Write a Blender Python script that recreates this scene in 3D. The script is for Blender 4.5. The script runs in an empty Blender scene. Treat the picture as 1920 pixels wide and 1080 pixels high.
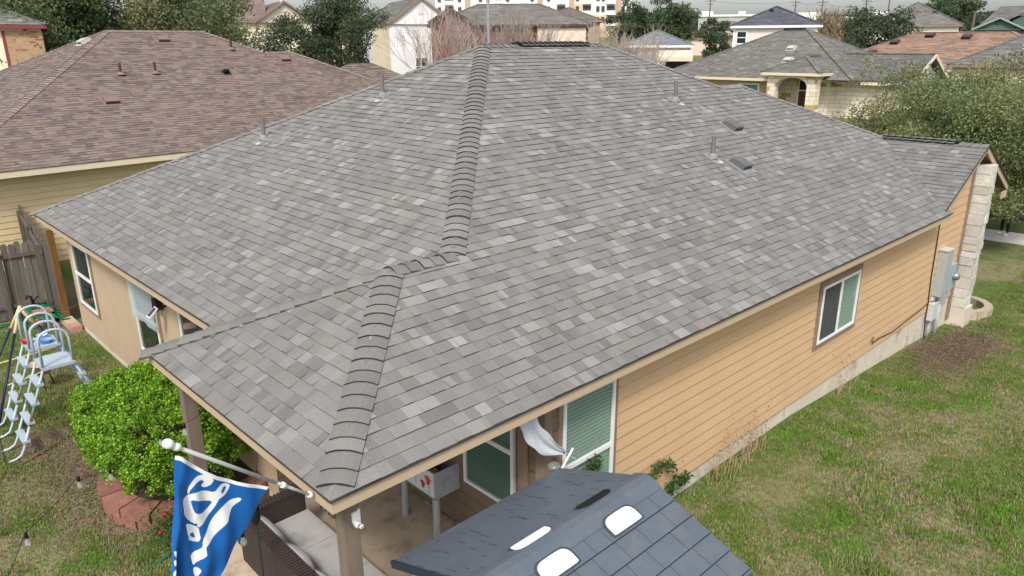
import bpy, math, random
import numpy as np
from mathutils import Vector, Matrix

# ------------------------------------------------------------------ camera, sky, sun, exposure
scene = bpy.context.scene
COL = scene.collection
RNG = random.Random(7)
NR = np.random.default_rng(7)
R = math.radians


def cam_setup():
    yaw, pitch, roll = 0.8102, -0.3201, -0.0054
    cy, sy, cp, sp = math.cos(yaw), math.sin(yaw), math.cos(pitch), math.sin(pitch)
    f = Vector((cp * cy, cp * sy, sp))
    r = Vector((sy, -cy, 0))
    u = r.cross(f)
    c, s = math.cos(roll), math.sin(roll)
    rr = c * r + s * u
    uu = -s * r + c * u
    cam = bpy.data.cameras.new('camera')
    cam.sensor_width = 36
    cam.lens = 1384.9 / 1920 * 36
    cam.clip_start = 0.05
    cam.clip_end = 4000
    o = bpy.data.objects.new('camera', cam)
    m = Matrix((rr, uu, -f)).transposed().to_4x4()
    m.translation = Vector((-2.4284, -4.6643, 6.2102))
    o.matrix_world = m
    COL.objects.link(o)
    scene.camera = o


cam_setup()
SUN_ELEV, SUN_AZ = R(50), R(218)          # azimuth of the direction TO the sun, from +x towards +y
world = bpy.data.worlds.new('World')
scene.world = world
world.use_nodes = True
wn = world.node_tree.nodes
wl = world.node_tree.links
sky = wn.new('ShaderNodeTexSky')
sky.sky_type = 'NISHITA'
sky.sun_disc = False
sky.sun_elevation = SUN_ELEV
sky.sun_rotation = R(90) - SUN_AZ
sky.air_density = 1.0
sky.dust_density = 3.0
sky.ozone_density = 1.0
hs = wn.new('ShaderNodeHueSaturation')
hs.inputs['Saturation'].default_value = 0.48
hs.inputs['Value'].default_value = 1.15
wl.new(sky.outputs[0], hs.inputs['Color'])
wl.new(hs.outputs[0], wn['Background'].inputs['Color'])
wn['Background'].inputs['Strength'].default_value = 0.13
sun = bpy.data.lights.new('sun', 'SUN')
sun.energy = 2.1
sun.angle = R(11)
sun.color = (1.0, 0.96, 0.9)
so = bpy.data.objects.new('sun', sun)
sd = Vector((math.cos(SUN_ELEV) * math.cos(SUN_AZ), math.cos(SUN_ELEV) * math.sin(SUN_AZ), math.sin(SUN_ELEV)))
so.rotation_euler = sd.to_track_quat('Z', 'Y').to_euler()
so.location = (0, 0, 60)
COL.objects.link(so)
scene.view_settings.view_transform = 'Standard'
scene.view_settings.look = 'None'
scene.view_settings.exposure = 0.5
scene.view_settings.gamma = 1.0

# ------------------------------------------------------------------ helpers


def lin(r, g, b, k=1.0):
    def f(c):
        c /= 255
        return (c / 12.92 if c <= 0.04045 else ((c + 0.055) / 1.055) ** 2.4) * k
    return (f(r), f(g), f(b), 1.0)


MATS = {}


def mat(name, color=(0.5, 0.5, 0.5, 1), rough=0.8, noise=0.12, scale=6.0, fine=0.0, fscale=120.0, metal=0.0,
        spec=0.3, attr=False, bump=0.0, bscale=80.0, stain=None, stain_scale=1.2, stain_lo=0.55, stain_hi=0.75, stretch=None):
    """Principled material with layered noise; attr=True multiplies by the face attribute Col."""
    if name in MATS:
        return MATS[name]
    m = bpy.data.materials.new(name)
    m.use_nodes = True
    n, l = m.node_tree.nodes, m.node_tree.links
    p = n['Principled BSDF']
    p.inputs['Roughness'].default_value = rough
    p.inputs['Metallic'].default_value = metal
    p.inputs['Specular IOR Level'].default_value = spec
    tc = n.new('ShaderNodeTexCoord')
    co = tc.outputs['Object']
    if stretch:
        mp = n.new('ShaderNodeMapping')
        mp.inputs['Scale'].default_value = stretch
        l.new(co, mp.inputs['Vector'])
        co = mp.outputs[0]
    if attr:
        a = n.new('ShaderNodeAttribute')
        a.attribute_name = 'Col'
        base = a.outputs['Color']
    else:
        rgb = n.new('ShaderNodeRGB')
        rgb.outputs[0].default_value = color
        base = rgb.outputs[0]

    def mul(base, sc, amt, detail=4.0):
        t = n.new('ShaderNodeTexNoise')
        t.inputs['Scale'].default_value = sc
        t.inputs['Detail'].default_value = detail
        l.new(co, t.inputs['Vector'])
        mr = n.new('ShaderNodeMapRange')
        mr.inputs['From Min'].default_value = 0.25
        mr.inputs['From Max'].default_value = 0.75
        mr.inputs['To Min'].default_value = 1 - amt
        mr.inputs['To Max'].default_value = 1 + amt
        l.new(t.outputs[0], mr.inputs['Value'])
        mx = n.new('ShaderNodeMix')
        mx.data_type = 'RGBA'
        mx.blend_type = 'MULTIPLY'
        mx.inputs['Factor'].default_value = 1.0
        l.new(base, mx.inputs['A'])
        l.new(mr.outputs[0], mx.inputs['B'])
        return mx.outputs['Result'], t.outputs[0]
    if noise:
        base, _ = mul(base, scale, noise)
    if fine:
        base, _ = mul(base, fscale, fine, 2.0)
    if stain:
        t = n.new('ShaderNodeTexNoise')
        t.inputs['Scale'].default_value = stain_scale
        t.inputs['Detail'].default_value = 6
        t.inputs['Roughness'].default_value = 0.65
        l.new(co, t.inputs['Vector'])
        mr = n.new('ShaderNodeMapRange')
        mr.inputs['From Min'].default_value = stain_lo
        mr.inputs['From Max'].default_value = stain_hi
        l.new(t.outputs[0], mr.inputs['Value'])
        mx = n.new('ShaderNodeMix')
        mx.data_type = 'RGBA'
        l.new(mr.outputs[0], mx.inputs['Factor'])
        l.new(base, mx.inputs['A'])
        mx.inputs['B'].default_value = stain
        base = mx.outputs['Result']
    l.new(base, p.inputs['Base Color'])
    if bump:
        t = n.new('ShaderNodeTexNoise')
        t.inputs['Scale'].default_value = bscale
        t.inputs['Detail'].default_value = 4
        l.new(co, t.inputs['Vector'])
        b = n.new('ShaderNodeBump')
        b.inputs['Strength'].default_value = bump
        b.inputs['Distance'].default_value = 0.02
        l.new(t.outputs[0], b.inputs['Height'])
        l.new(b.outputs[0], p.inputs['Normal'])
    MATS[name] = m
    return m


def glass_mat(name, tint, alpha=0.45, rough=0.03):
    if name in MATS:
        return MATS[name]
    m = bpy.data.materials.new(name)
    m.use_nodes = True
    n, l = m.node_tree.nodes, m.node_tree.links
    p = n['Principled BSDF']
    p.inputs['Base Color'].default_value = tint
    p.inputs['Roughness'].default_value = rough
    p.inputs['Specular IOR Level'].default_value = 0.7
    tr = n.new('ShaderNodeBsdfTransparent')
    tr.inputs['Color'].default_value = (0.93, 0.975, 0.95, 1)
    mx = n.new('ShaderNodeMixShader')
    mx.inputs[0].default_value = alpha
    l.new(tr.outputs[0], mx.inputs[1])
    l.new(p.outputs[0], mx.inputs[2])
    l.new(mx.outputs[0], n['Material Output'].inputs['Surface'])
    MATS[name] = m
    return m


def leaf_mat(name, trans=0.25, rough=0.55):
    if name in MATS:
        return MATS[name]
    m = bpy.data.materials.new(name)
    m.use_nodes = True
    n, l = m.node_tree.nodes, m.node_tree.links
    p = n['Principled BSDF']
    p.inputs['Roughness'].default_value = rough
    p.inputs['Specular IOR Level'].default_value = 0.25
    a = n.new('ShaderNodeAttribute')
    a.attribute_name = 'Col'
    l.new(a.outputs['Color'], p.inputs['Base Color'])
    t = n.new('ShaderNodeBsdfTranslucent')
    l.new(a.outputs['Color'], t.inputs['Color'])
    mx = n.new('ShaderNodeMixShader')
    mx.inputs[0].default_value = trans
    l.new(p.outputs[0], mx.inputs[1])
    l.new(t.outputs[0], mx.inputs[2])
    l.new(mx.outputs[0], n['Material Output'].inputs['Surface'])
    MATS[name] = m
    return m


def V(*a):
    return np.array(a, float)


def unit(v):
    v = np.asarray(v, float)
    return v / np.linalg.norm(v)


class MB:
    """Collects polygons; build() links them as ONE mesh object."""

    def __init__(self):
        self.v, self.f, self.m, self.c = [], [], [], []

    def poly(self, pts, m=0, c=(1, 1, 1)):
        i = len(self.v)
        self.v += [tuple(float(x) for x in p) for p in pts]
        self.f.append(tuple(range(i, i + len(pts))))
        self.m.append(m)
        self.c.append(c)

    def box(self, a, b, m=0, c=(1, 1, 1), fr=None, bev=0.0):
        """axis box from a to b, optionally mapped through frame fr=(O,X,Y,Z)"""
        x0, y0, z0 = a
        x1, y1, z1 = b
        P = [(x0, y0, z0), (x1, y0, z0), (x1, y1, z0), (x0, y1, z0), (x0, y0, z1), (x1, y0, z1), (x1, y1, z1), (x0, y1, z1)]
        if fr is not None:
            O, X, Y, Z = [np.asarray(t, float) for t in fr]
            P = [O + X * p[0] + Y * p[1] + Z * p[2] for p in P]
        for q in ((0, 3, 2, 1), (4, 5, 6, 7), (0, 1, 5, 4), (1, 2, 6, 5), (2, 3, 7, 6), (3, 0, 4, 7)):
            self.poly([P[k] for k in q], m, c)

    def beam(self, p, q, w, h, m=0, c=(1, 1, 1), up=(0, 0, 1)):
        p, q = np.asarray(p, float), np.asarray(q, float)
        d = unit(q - p)
        up = np.asarray(up, float)
        if abs(d @ up) > 0.98:
            up = V(1, 0, 0)
        s = unit(np.cross(d, up))
        t = np.cross(s, d)
        self.box((0, -w / 2, -h / 2), (np.linalg.norm(q - p), w / 2, h / 2), m, c, (p, d, s, t))

    def tube(self, pts, rad, seg=8, m=0, c=(1, 1, 1), cap=True):
        pts = [np.asarray(p, float) for p in pts]
        n = len(pts)
        rads = rad if isinstance(rad, (list, tuple, np.ndarray)) else [rad] * n
        rings = []
        prev = None
        for i in range(n):
            d = pts[min(i + 1, n - 1)] - pts[max(i - 1, 0)]
            d = unit(d) if np.linalg.norm(d) > 1e-9 else V(0, 0, 1)
            if prev is None:
                a = V(0, 0, 1) if abs(d[2]) < 0.9 else V(1, 0, 0)
                s = unit(np.cross(d, a))
            else:
                s = prev - d * (prev @ d)
                s = unit(s) if np.linalg.norm(s) > 1e-6 else unit(np.cross(d, V(0.3, 0.5, 0.8)))
            prev = s
            t = np.cross(d, s)
            i0 = len(self.v)
            for k in range(seg):
                an = 2 * math.pi * k / seg
                self.v.append(tuple(pts[i] + rads[i] * (math.cos(an) * s + math.sin(an) * t)))
            rings.append(i0)
        for i in range(n - 1):
            a, b = rings[i], rings[i + 1]
            for k in range(seg):
                k2 = (k + 1) % seg
                self.f.append((a + k, a + k2, b + k2, b + k))
                self.m.append(m)
                self.c.append(c)
        if cap:
            self.f.append(tuple(rings[0] + k for k in reversed(range(seg))))
            self.m.append(m)
            self.c.append(c)
            self.f.append(tuple(rings[-1] + k for k in range(seg)))
            self.m.append(m)
            self.c.append(c)

    def lathe(self, o, prof, seg=16, m=0, c=(1, 1, 1), axis=(0, 0, 1)):
        """profile of (r, h) revolved about axis through o"""
        o = np.asarray(o, float)
        z = unit(axis)
        x = unit(np.cross(z, V(0.3, 0.9, 0.1) if abs(z[2]) > 0.9 else V(0, 0, 1)))
        y = np.cross(z, x)
        rings = []
        for r, h in prof:
            rings.append(len(self.v))
            for k in range(seg):
                an = 2 * math.pi * k / seg
                self.v.append(tuple(o + z * h + r * (math.cos(an) * x + math.sin(an) * y)))
        for i in range(len(prof) - 1):
            a, b = rings[i], rings[i + 1]
            for k in range(seg):
                k2 = (k + 1) % seg
                self.f.append((a + k, a + k2, b + k2, b + k))
                self.m.append(m)
                self.c.append(c)

    def grid(self, P, m=0, c=(1, 1, 1), mf=None):
        """P[i][j] grid of points"""
        i0 = len(self.v)
        ni, nj = len(P), len(P[0])
        for row in P:
            for p in row:
                self.v.append(tuple(float(x) for x in p))
        for i in range(ni - 1):
            for j in range(nj - 1):
                self.f.append((i0 + i * nj + j, i0 + (i + 1) * nj + j, i0 + (i + 1) * nj + j + 1, i0 + i * nj + j + 1))
                self.m.append(mf(i, j) if mf else m)
                self.c.append(c)

    def build(self, name, mats, parent=None, smooth=False, world=True, bevel=0.0, solid=0.0):
        if not isinstance(mats, (list, tuple)):
            mats = [mats]
        me = bpy.data.meshes.new(name)
        v = np.array(self.v, float).reshape(-1, 3)
        if parent is not None and world:
            v = v - np.array(parent['_o'])
        me.from_pydata(v.tolist(), [], self.f)
        for mm in mats:
            me.materials.append(mm)
        me.polygons.foreach_set('material_index', self.m)
        at = me.attributes.new('Col', 'FLOAT_COLOR', 'FACE')
        cc = np.ones((len(self.f), 4), np.float32)
        cc[:, :3] = np.array(self.c, np.float32)[:, :3]
        at.data.foreach_set('color', cc.ravel())
        if smooth:
            me.polygons.foreach_set('use_smooth', [True] * len(self.f))
        me.update()
        o = bpy.data.objects.new(name, me)
        COL.objects.link(o)
        if parent is not None:
            o.parent = parent if parent.type == 'EMPTY' or True else None
            if parent.type != 'EMPTY':
                o['_o'] = parent['_o']
            else:
                o['_o'] = parent['_o']
        else:
            o['_o'] = (0.0, 0.0, 0.0)
        if bevel:
            b = o.modifiers.new('bevel', 'BEVEL')
            b.width = bevel
            b.segments = 2
        if solid:
            b = o.modifiers.new('solid', 'SOLIDIFY')
            b.thickness = solid
        return o


def tag(o, label=None, cat=None, group=None, kind=None):
    if label:
        o['label'] = label
    if cat:
        o['category'] = cat
    if group:
        o['group'] = group
    if kind:
        o['kind'] = kind
    return o


def thing(name, label, cat, loc=(0, 0, 0), group=None, rotz=0.0):
    o = bpy.data.objects.new(name, None)
    o.empty_display_size = 0.2
    o.location = loc
    o.rotation_euler = (0, 0, rotz)
    o['_o'] = tuple(float(x) for x in loc)
    COL.objects.link(o)
    return tag(o, label, cat, group)


def copy_thing(o, loc=None, rotz=None, label=None):
    def rec(s, par):
        c = s.copy()
        COL.objects.link(c)
        if par is not None:
            c.parent = par
        for ch in s.children:
            rec(ch, c)
        return c
    c = rec(o, None)
    if loc is not None:
        c.location = loc
    if rotz is not None:
        c.rotation_euler = (0, 0, rotz)
    if label:
        c['label'] = label
    return c


def fast_mesh(name, verts, faces, cols, material, parent=None, smooth=False):
    """numpy mesh of equal-sided faces with one colour a face"""
    me = bpy.data.meshes.new(name)
    nv, nf, k = len(verts), len(faces), faces.shape[1]
    if parent is not None:
        verts = verts - np.array(parent['_o'])
    me.vertices.add(nv)
    me.vertices.foreach_set('co', verts.astype(np.float32).ravel())
    me.loops.add(nf * k)
    me.loops.foreach_set('vertex_index', faces.astype(np.int32).ravel())
    me.polygons.add(nf)
    me.polygons.foreach_set('loop_start', np.arange(0, nf * k, k, dtype=np.int32))
    me.polygons.foreach_set('loop_total', np.full(nf, k, np.int32))
    me.materials.append(material)
    at = me.attributes.new('Col', 'FLOAT_COLOR', 'FACE')
    cc = np.ones((nf, 4), np.float32)
    cc[:, :3] = cols
    at.data.foreach_set('color', cc.ravel())
    me.update(calc_edges=True)
    me.validate()
    o = bpy.data.objects.new(name, me)
    COL.objects.link(o)
    if parent is not None:
        o.parent = parent
        o['_o'] = parent['_o']
    return o


def vnoise(x, y, seed=0, octaves=4, scale=1.0):
    """smooth value noise, numpy"""
    out = np.zeros_like(np.asarray(x, float))
    amp, tot = 1.0, 0.0
    for o in range(octaves):
        s = scale * 2 ** o
        X, Y = np.asarray(x) * s + 17.3 * o + seed * 3.7, np.asarray(y) * s - 9.1 * o + seed * 1.9
        xi, yi = np.floor(X), np.floor(Y)
        fx, fy = X - xi, Y - yi
        fx, fy = fx * fx * (3 - 2 * fx), fy * fy * (3 - 2 * fy)

        def h(a, b):
            t = np.sin(a * 127.1 + b * 311.7 + seed * 74.7 + o * 13.1) * 43758.5453
            return t - np.floor(t)
        v = (h(xi, yi) * (1 - fx) + h(xi + 1, yi) * fx) * (1 - fy) + (h(xi, yi + 1) * (1 - fx) + h(xi + 1, yi + 1) * fx) * fy
        out = out + amp * v
        tot += amp
        amp *= 0.55
    return out / tot


def terrain(x, y):
    x, y = np.asarray(x, float), np.asarray(y, float)
    r = np.hypot(x - 8, y - 5)
    h = np.interp(r, [0, 20, 40, 62, 90, 130, 200, 400, 1500, 4000], [0, 0, 1.3, 2.3, 2.8, 4.0, 7.2, 14.0, 45, 45])
    w = np.clip((10 - y) / 6, 0, 1)
    dip = -0.06 * np.clip(x - 9, 0, 11) * w * np.clip((46 - x) / 14, 0, 1)
    return h + dip


# ------------------------------------------------------------------ shingles, siding, caps

GREY_PAL = [((0.174, 0.167, 0.157), 5), ((0.190, 0.183, 0.172), 8), ((0.205, 0.198, 0.186), 7), ((0.194, 0.191, 0.180), 3),
            ((0.226, 0.219, 0.206), 4), ((0.266, 0.261, 0.245), 2), ((0.212, 0.197, 0.177), 2), ((0.158, 0.152, 0.143), 2)]
BROWN_PAL = [((0.172, 0.130, 0.114), 5), ((0.198, 0.150, 0.131), 6), ((0.150, 0.116, 0.104), 4), ((0.215, 0.160, 0.126), 3),
             ((0.128, 0.102, 0.095), 2), ((0.208, 0.162, 0.146), 3)]


def scaled(pal, f):
    return [((a[0] * f[0], a[1] * f[1], a[2] * f[2]), w) for a, w in pal]


STONE_ROOF_PAL = scaled(GREY_PAL, (0.82, 0.80, 0.77))
SLATE_PAL = scaled(GREY_PAL, (0.46, 0.49, 0.62))
ORANGE_PAL = [((0.27, 0.165, 0.115), 4), ((0.31, 0.20, 0.14), 4), ((0.23, 0.145, 0.105), 3), ((0.30, 0.22, 0.17), 3), ((0.20, 0.15, 0.12), 2)]
MAUVE_PAL = [((0.195, 0.142, 0.128), 3), ((0.18, 0.13, 0.118), 3), ((0.215, 0.155, 0.14), 2)]


def pick(pal, rng):
    t = sum(w for _, w in pal)
    r = rng.random() * t
    for c, w in pal:
        r -= w
        if r <= 0:
            return c
    return pal[-1][0]


def shingle_plane(mb, O, U, Vd, bands, pal, exposure=0.14, tab=(0.06, 0.22), thick=(0.006, 0.014), seed=1, mtop=0, mbutt=1):
    """Courses of overlapping shingles on one roof plane. O origin, U along the eave, Vd up the slope (units);
    bands: (v0, v1, L0, L1, R0, R1) = extent along U at v0 and v1."""
    rng = random.Random(seed)
    O, U, Vd = np.asarray(O, float), unit(U), unit(Vd)
    N = np.cross(U, Vd)
    if N[2] < 0:
        N = -N

    def P(u, v, h):
        return O + U * u + Vd * v + N * h
    vmax = max(b[1] for b in bands)
    rows = int(math.ceil(vmax / exposure))
    for b in bands:
        mb.poly([P(b[2], b[0], -0.004), P(b[4], b[0], -0.004), P(b[5], b[1], -0.004), P(b[3], b[1], -0.004)], mbutt, (0.2, 0.2, 0.2))
    for r in range(rows):
        v0, v1 = r * exposure, (r + 1) * exposure
        us = [x for b in bands if b[0] < v1 and b[1] > v0 for x in b[2:6]]
        if not us:
            continue
        u0, u1 = min(us), max(us)
        cuts = [u0]
        cur = None
        while cuts[-1] < u1:
            w = rng.uniform(*tab)
            cuts.append(min(cuts[-1] + w, u1))
        tabs = []
        for a, c in zip(cuts[:-1], cuts[1:]):
            if cur is None or rng.random() < 0.9:
                cur = pick(pal, rng)
            k = rng.uniform(0.93, 1.07)
            tabs.append((a, c, tuple(x * k for x in cur), thick[0] if rng.random() < 0.5 else thick[1], rng.uniform(-0.0025, 0.0025)))
        for b in bands:
            a, c = max(v0, b[0]), min(v1, b[1])
            if c - a < 1e-5:
                continue

            def ext(v):
                t = (v - b[0]) / (b[1] - b[0])
                return b[2] + (b[3] - b[2]) * t, b[4] + (b[5] - b[4]) * t
            La, Ra = ext(a)
            Lc, Rc = ext(c)
            for t0, t1, col, hb, jit in tabs:
                bl, br = min(max(t0, La), Ra), min(max(t1, La), Ra)
                tl, tr = min(max(t0, Lc), Rc), min(max(t1, Lc), Rc)
                if br - bl < 1e-5 and tr - tl < 1e-5:
                    continue
                ha = hb * (1 - (a - v0) / exposure)
                hc = hb * (1 - (c - v0) / exposure) + 0.0004
                aj = a + jit if a == v0 else a
                q = [P(bl, aj, ha), P(br, aj, ha), P(tr, c, hc), P(tl, c, hc)]
                if br - bl < 1e-5:
                    q = [q[0], q[2], q[3]]
                elif tr - tl < 1e-5:
                    q = [q[0], q[1], q[2]]
                mb.poly(q, mtop, col)
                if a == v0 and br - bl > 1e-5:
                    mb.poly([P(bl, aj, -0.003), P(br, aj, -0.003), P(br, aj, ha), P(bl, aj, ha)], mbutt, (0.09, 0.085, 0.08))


def cap_line(mb, P0, P1, d1, d2, pal, exposure=0.165, width=0.168, lift=0.029, seed=3, lift0=0.0, mtop=0, mbutt=1, vent=None):
    """overlapping curved caps from the low end P0 to P1; d1, d2 = unit directions down either side"""
    rng = random.Random(seed)
    P0, P1 = np.asarray(P0, float), np.asarray(P1, float)
    L = np.linalg.norm(P1 - P0)
    D = (P1 - P0) / L
    d1, d2 = unit(d1), unit(d2)
    up = unit(-(d1 + d2)) if np.linalg.norm(d1 + d2) > 0.05 else V(0, 0, 1)
    if up[2] < 0:
        up = -up
    n = max(1, int(round(L / exposure)))
    e = L / n
    ts = [-1, -0.66, -0.34, -0.12, 0.12, 0.34, 0.66, 1]

    def prof(s, h):
        out = []
        for t in ts:
            w = abs(t) * width
            d = d1 if t < 0 else d2
            rd = 0.020 * math.exp(-(t / 0.30) ** 2) + 0.012 * t * t          # rounded over the ridge
            out.append(P0 + D * s + d * w + up * (h - rd + 0.012))
        return out
    for i in range(n):
        s0, s1 = i * e + rng.uniform(-0.014, 0.014), min((i + 1.3) * e, L)
        base = pick(pal, rng)
        k = rng.uniform(0.92, 1.06)
        col = tuple(x * k for x in base)
        hl = lift0 + rng.uniform(-0.003, 0.006)
        if vent and vent[0] <= (i + 0.5) * e <= vent[1]:
            hl = 0.05
        lo, hi = prof(s0, lift + hl), prof(s1, 0.004 + hl)
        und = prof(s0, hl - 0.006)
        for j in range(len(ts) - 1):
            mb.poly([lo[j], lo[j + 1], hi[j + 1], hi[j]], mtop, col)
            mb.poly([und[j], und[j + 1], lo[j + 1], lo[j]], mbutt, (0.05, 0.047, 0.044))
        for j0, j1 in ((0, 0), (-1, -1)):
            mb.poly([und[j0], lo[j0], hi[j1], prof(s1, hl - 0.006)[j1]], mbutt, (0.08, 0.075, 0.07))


def lap_wall(mb, O, U, N, z0, z1, uL, uR, exposure=0.178, proud=0.011, m=0, mj_shade=None, joints=0, seed=5):
    """lap siding; uL/uR functions of z (absolute) give the extent along U"""
    rng = random.Random(seed)
    O, U, N = np.asarray(O, float), unit(U), unit(N)
    fL = uL if callable(uL) else (lambda z: uL)
    fR = uR if callable(uR) else (lambda z: uR)

    def P(u, z, h):
        return np.array([O[0] + U[0] * u + N[0] * h, O[1] + U[1] * u + N[1] * h, z])
    z = z0
    while z < z1 - 1e-6:
        zt = min(z + exposure, z1)
        a, b, c, d = fL(z), fR(z), fR(zt), fL(zt)
        if b - a > 0.01 or c - d > 0.01:
            k = rng.uniform(0.985, 1.015)
            mb.poly([P(a, z, proud), P(b, z, proud), P(c, zt, 0.002), P(d, zt, 0.002)], m, (k, k, k))
            mb.poly([P(a, z, 0), P(b, z, 0), P(b, z, proud), P(a, z, proud)], m, (0.75, 0.75, 0.75))
            if mj_shade is not None:  # dark strip at each board's lower edge, drawn as the lap shadow line
                mb.poly([P(a, z - 0.003, proud + 0.0012), P(b, z - 0.003, proud + 0.0012), P(b, z + 0.0045, proud + 0.0012), P(a, z + 0.0045, proud + 0.0012)], mj_shade, (0.5, 0.5, 0.5))
            for j in range(joints):
                if rng.random() < 0.5 and b - a > 1:
                    u = rng.uniform(a + 0.3, b - 0.3)
                    mb.poly([P(u, z, proud + 0.002), P(u + 0.008, z, proud + 0.002), P(u + 0.008, zt, 0.0045), P(u, zt, 0.0045)], m if mj_shade is None else mj_shade, (0.55, 0.5, 0.45))
        z = zt


def window(parent, O, U, N, w, h, mframe, mpane, mtrim=None, trim=0.09, kind='hung', blind=None, world=True, mscreen=None, fw=0.045):
    """window > trim, frame, pane, blind ; O = lower left corner on the wall face"""
    O, U, N = np.asarray(O, float), unit(U), unit(N)
    Z = V(0, 0, 1)
    fr = (O, U, N, Z)
    f = MB()
    d = 0.045
    f.box((0, 0.0, 0), (fw, d, h), 0, fr=fr)
    f.box((w - fw, 0.0, 0), (w, d, h), 0, fr=fr)
    f.box((fw, 0.0, 0), (w - fw, d, fw), 0, fr=fr)
    f.box((fw, 0.0, h - fw), (w - fw, d, h), 0, fr=fr)
    if kind == 'hung':
        f.box((fw, 0.0, h * 0.5 - 0.03), (w - fw, d - 0.006, h * 0.5 + 0.03), 0, fr=fr)
    elif kind == 'slider':
        f.box((w * 0.5 - 0.035, 0.0, fw), (w * 0.5 + 0.035, d - 0.004, h - fw), 0, fr=fr)
    wo = f.build('window', mframe, parent, world=world)
    p = MB()
    p.box((fw, 0.014, fw), (w - fw, 0.020, h - fw), 0, fr=fr)
    p.build('pane', mpane, wo, world=world)
    if mtrim is not None:
        t = MB()
        pr = 0.028
        t.box((-trim, 0.0, -trim), (-0.001, pr, h + trim), 0, fr=fr)
        t.box((w + 0.001, 0.0, -trim), (w + trim, pr, h + trim), 0, fr=fr)
        t.box((-0.001, 0.0, -trim), (w + 0.001, pr, -0.001), 0, fr=fr)
        t.box((-0.001, 0.0, h + 0.001), (w + 0.001, pr, h + trim), 0, fr=fr)
        t.build('trim', mtrim, wo, world=world)
    if blind is not None:
        b = MB()
        n = int((h - 2 * fw) / 0.05)
        for k in range(n):
            z = fw + (k + 0.5) * (h - 2 * fw) / n
            b.poly([O + U * (fw + 0.01) + N * 0.011 + Z * (z - 0.019), O + U * (w - fw - 0.01) + N * 0.011 + Z * (z - 0.019),
                    O + U * (w - fw - 0.01) + N * 0.004 + Z * (z + 0.019), O + U * (fw + 0.01) + N * 0.004 + Z * (z + 0.019)], 0)
        b.box((fw, 0.0012, fw), (w - fw, 0.003, h - fw), 1, fr=fr)
        b.build('blind', [blind, mat('blind_backing', lin(92, 112, 102, 0.6), 0.9, 0.05)], wo, world=world)
    if mscreen is not None:
        s = MB()
        s.box((fw, 0.024, fw), (w * 0.5 - 0.035, 0.027, h - fw), 0, fr=fr)
        s.build('insect_screen', mscreen, wo, world=world)
    return wo


# ------------------------------------------------------------------ materials
M_SH = mat('asphalt_shingle', rough=0.95, noise=0.09, scale=1.1, fine=0.34, fscale=150, attr=True, spec=0.15, bump=0.25, bscale=260)
M_SHB = mat('shingle_edge', rough=0.95, noise=0.1, attr=True, spec=0.1)
M_SHF = mat('far_shingle', rough=0.95, noise=0.12, scale=0.7, fine=0.18, fscale=14, attr=True, spec=0.15)
M_TAN = mat('tan_siding', lin(210, 175, 136, 0.92), 0.7, 0.05, 1.3, 0.05, 30, attr=False, stain=lin(196, 164, 130, 0.88), stain_scale=0.9, stain_lo=0.6, stain_hi=0.85)
M_TANJ_SHADE = mat('siding_joint_lap_shade', lin(166, 136, 104), 0.8, 0.05)  # darker tan for painted lap shadow lines and the board end joints
M_STUCCO = mat('beige_panel_siding', lin(188, 166, 138, 0.95), 0.85, 0.06, 2.0, 0.08, 90, stain=lin(170, 140, 106), stain_scale=1.4, stain_lo=0.58, stain_hi=0.8, bump=0.1)
M_FASCIA = mat('fascia_paint', lin(190, 168, 142, 0.95), 0.7, 0.05, 3)
M_SOFFIT = mat('soffit_paint', lin(150, 126, 98, 0.8), 0.8, 0.05)
M_TRIM = mat('taupe_trim', lin(142, 122, 106, 0.9), 0.75, 0.12, 5)
M_BROWNWALL = mat('taupe_siding', lin(128, 110, 92, 0.9), 0.75, 0.06)
M_CONC = mat('concrete', lin(206, 196, 178, 0.95), 0.9, 0.10, 2.5, 0.10, 60, stain=lin(150, 138, 120, 0.8), stain_scale=1.8, bump=0.15)
M_PATIO = mat('patio_concrete', lin(186, 168, 146, 1.0), 0.9, 0.14, 1.6, 0.10, 50, stain=lin(136, 114, 92, 0.9), stain_scale=2.3, stain_lo=0.5, stain_hi=0.75, bump=0.1)
M_WHITE = mat('white_vinyl', (0.78, 0.78, 0.77, 1), 0.45, 0.03)
M_PANE = glass_mat('window_glass', (0.035, 0.075, 0.06, 1), 0.22)
M_PANED = glass_mat('dark_window_glass', (0.02, 0.035, 0.032, 1), 0.8)
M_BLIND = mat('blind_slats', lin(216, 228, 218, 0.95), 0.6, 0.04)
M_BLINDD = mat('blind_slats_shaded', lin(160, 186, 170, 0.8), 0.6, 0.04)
M_SCREEN = glass_mat('insect_screen', (0.07, 0.08, 0.078, 1), 0.68, 0.9)
M_STONEW = None
M_GREYM = mat('grey_metal', lin(150, 152, 152, 0.8), 0.5, 0.08, metal=0.2)
M_VENT = mat('vent_plastic', lin(110, 110, 110, 0.8), 0.6, 0.1, 12)
M_LEAD = mat('pipe_flashing', lin(150, 150, 148, 0.75), 0.7, 0.15, 15)
M_PIPE = mat('vent_pipe_paint', lin(120, 117, 113, 0.85), 0.6, 0.1, 15)
M_BLACK = mat('black_plastic', (0.012, 0.012, 0.013, 1), 0.5, 0.05)
M_WOODPOST = mat('painted_post', lin(130, 116, 104, 0.8), 0.8, 0.15, 3, 0.12, 40, stretch=(3, 3, 0.4))
M_OLDWOOD = mat('weathered_fence', rough=0.95, noise=0.28, scale=4, fine=0.2, fscale=30, attr=True, stretch=(6, 6, 0.5))
M_BARK = mat('bark', lin(92, 80, 68, 0.7), 0.95, 0.25, 8)
M_TWIG = mat('pale_twig', lin(184, 170, 158, 0.85), 0.9, 0.15, 8)
M_TWIGR = mat('reddish_twig', lin(160, 148, 140, 0.85), 0.9, 0.15, 8)
M_LEAF = leaf_mat('leaf', 0.38)
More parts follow.
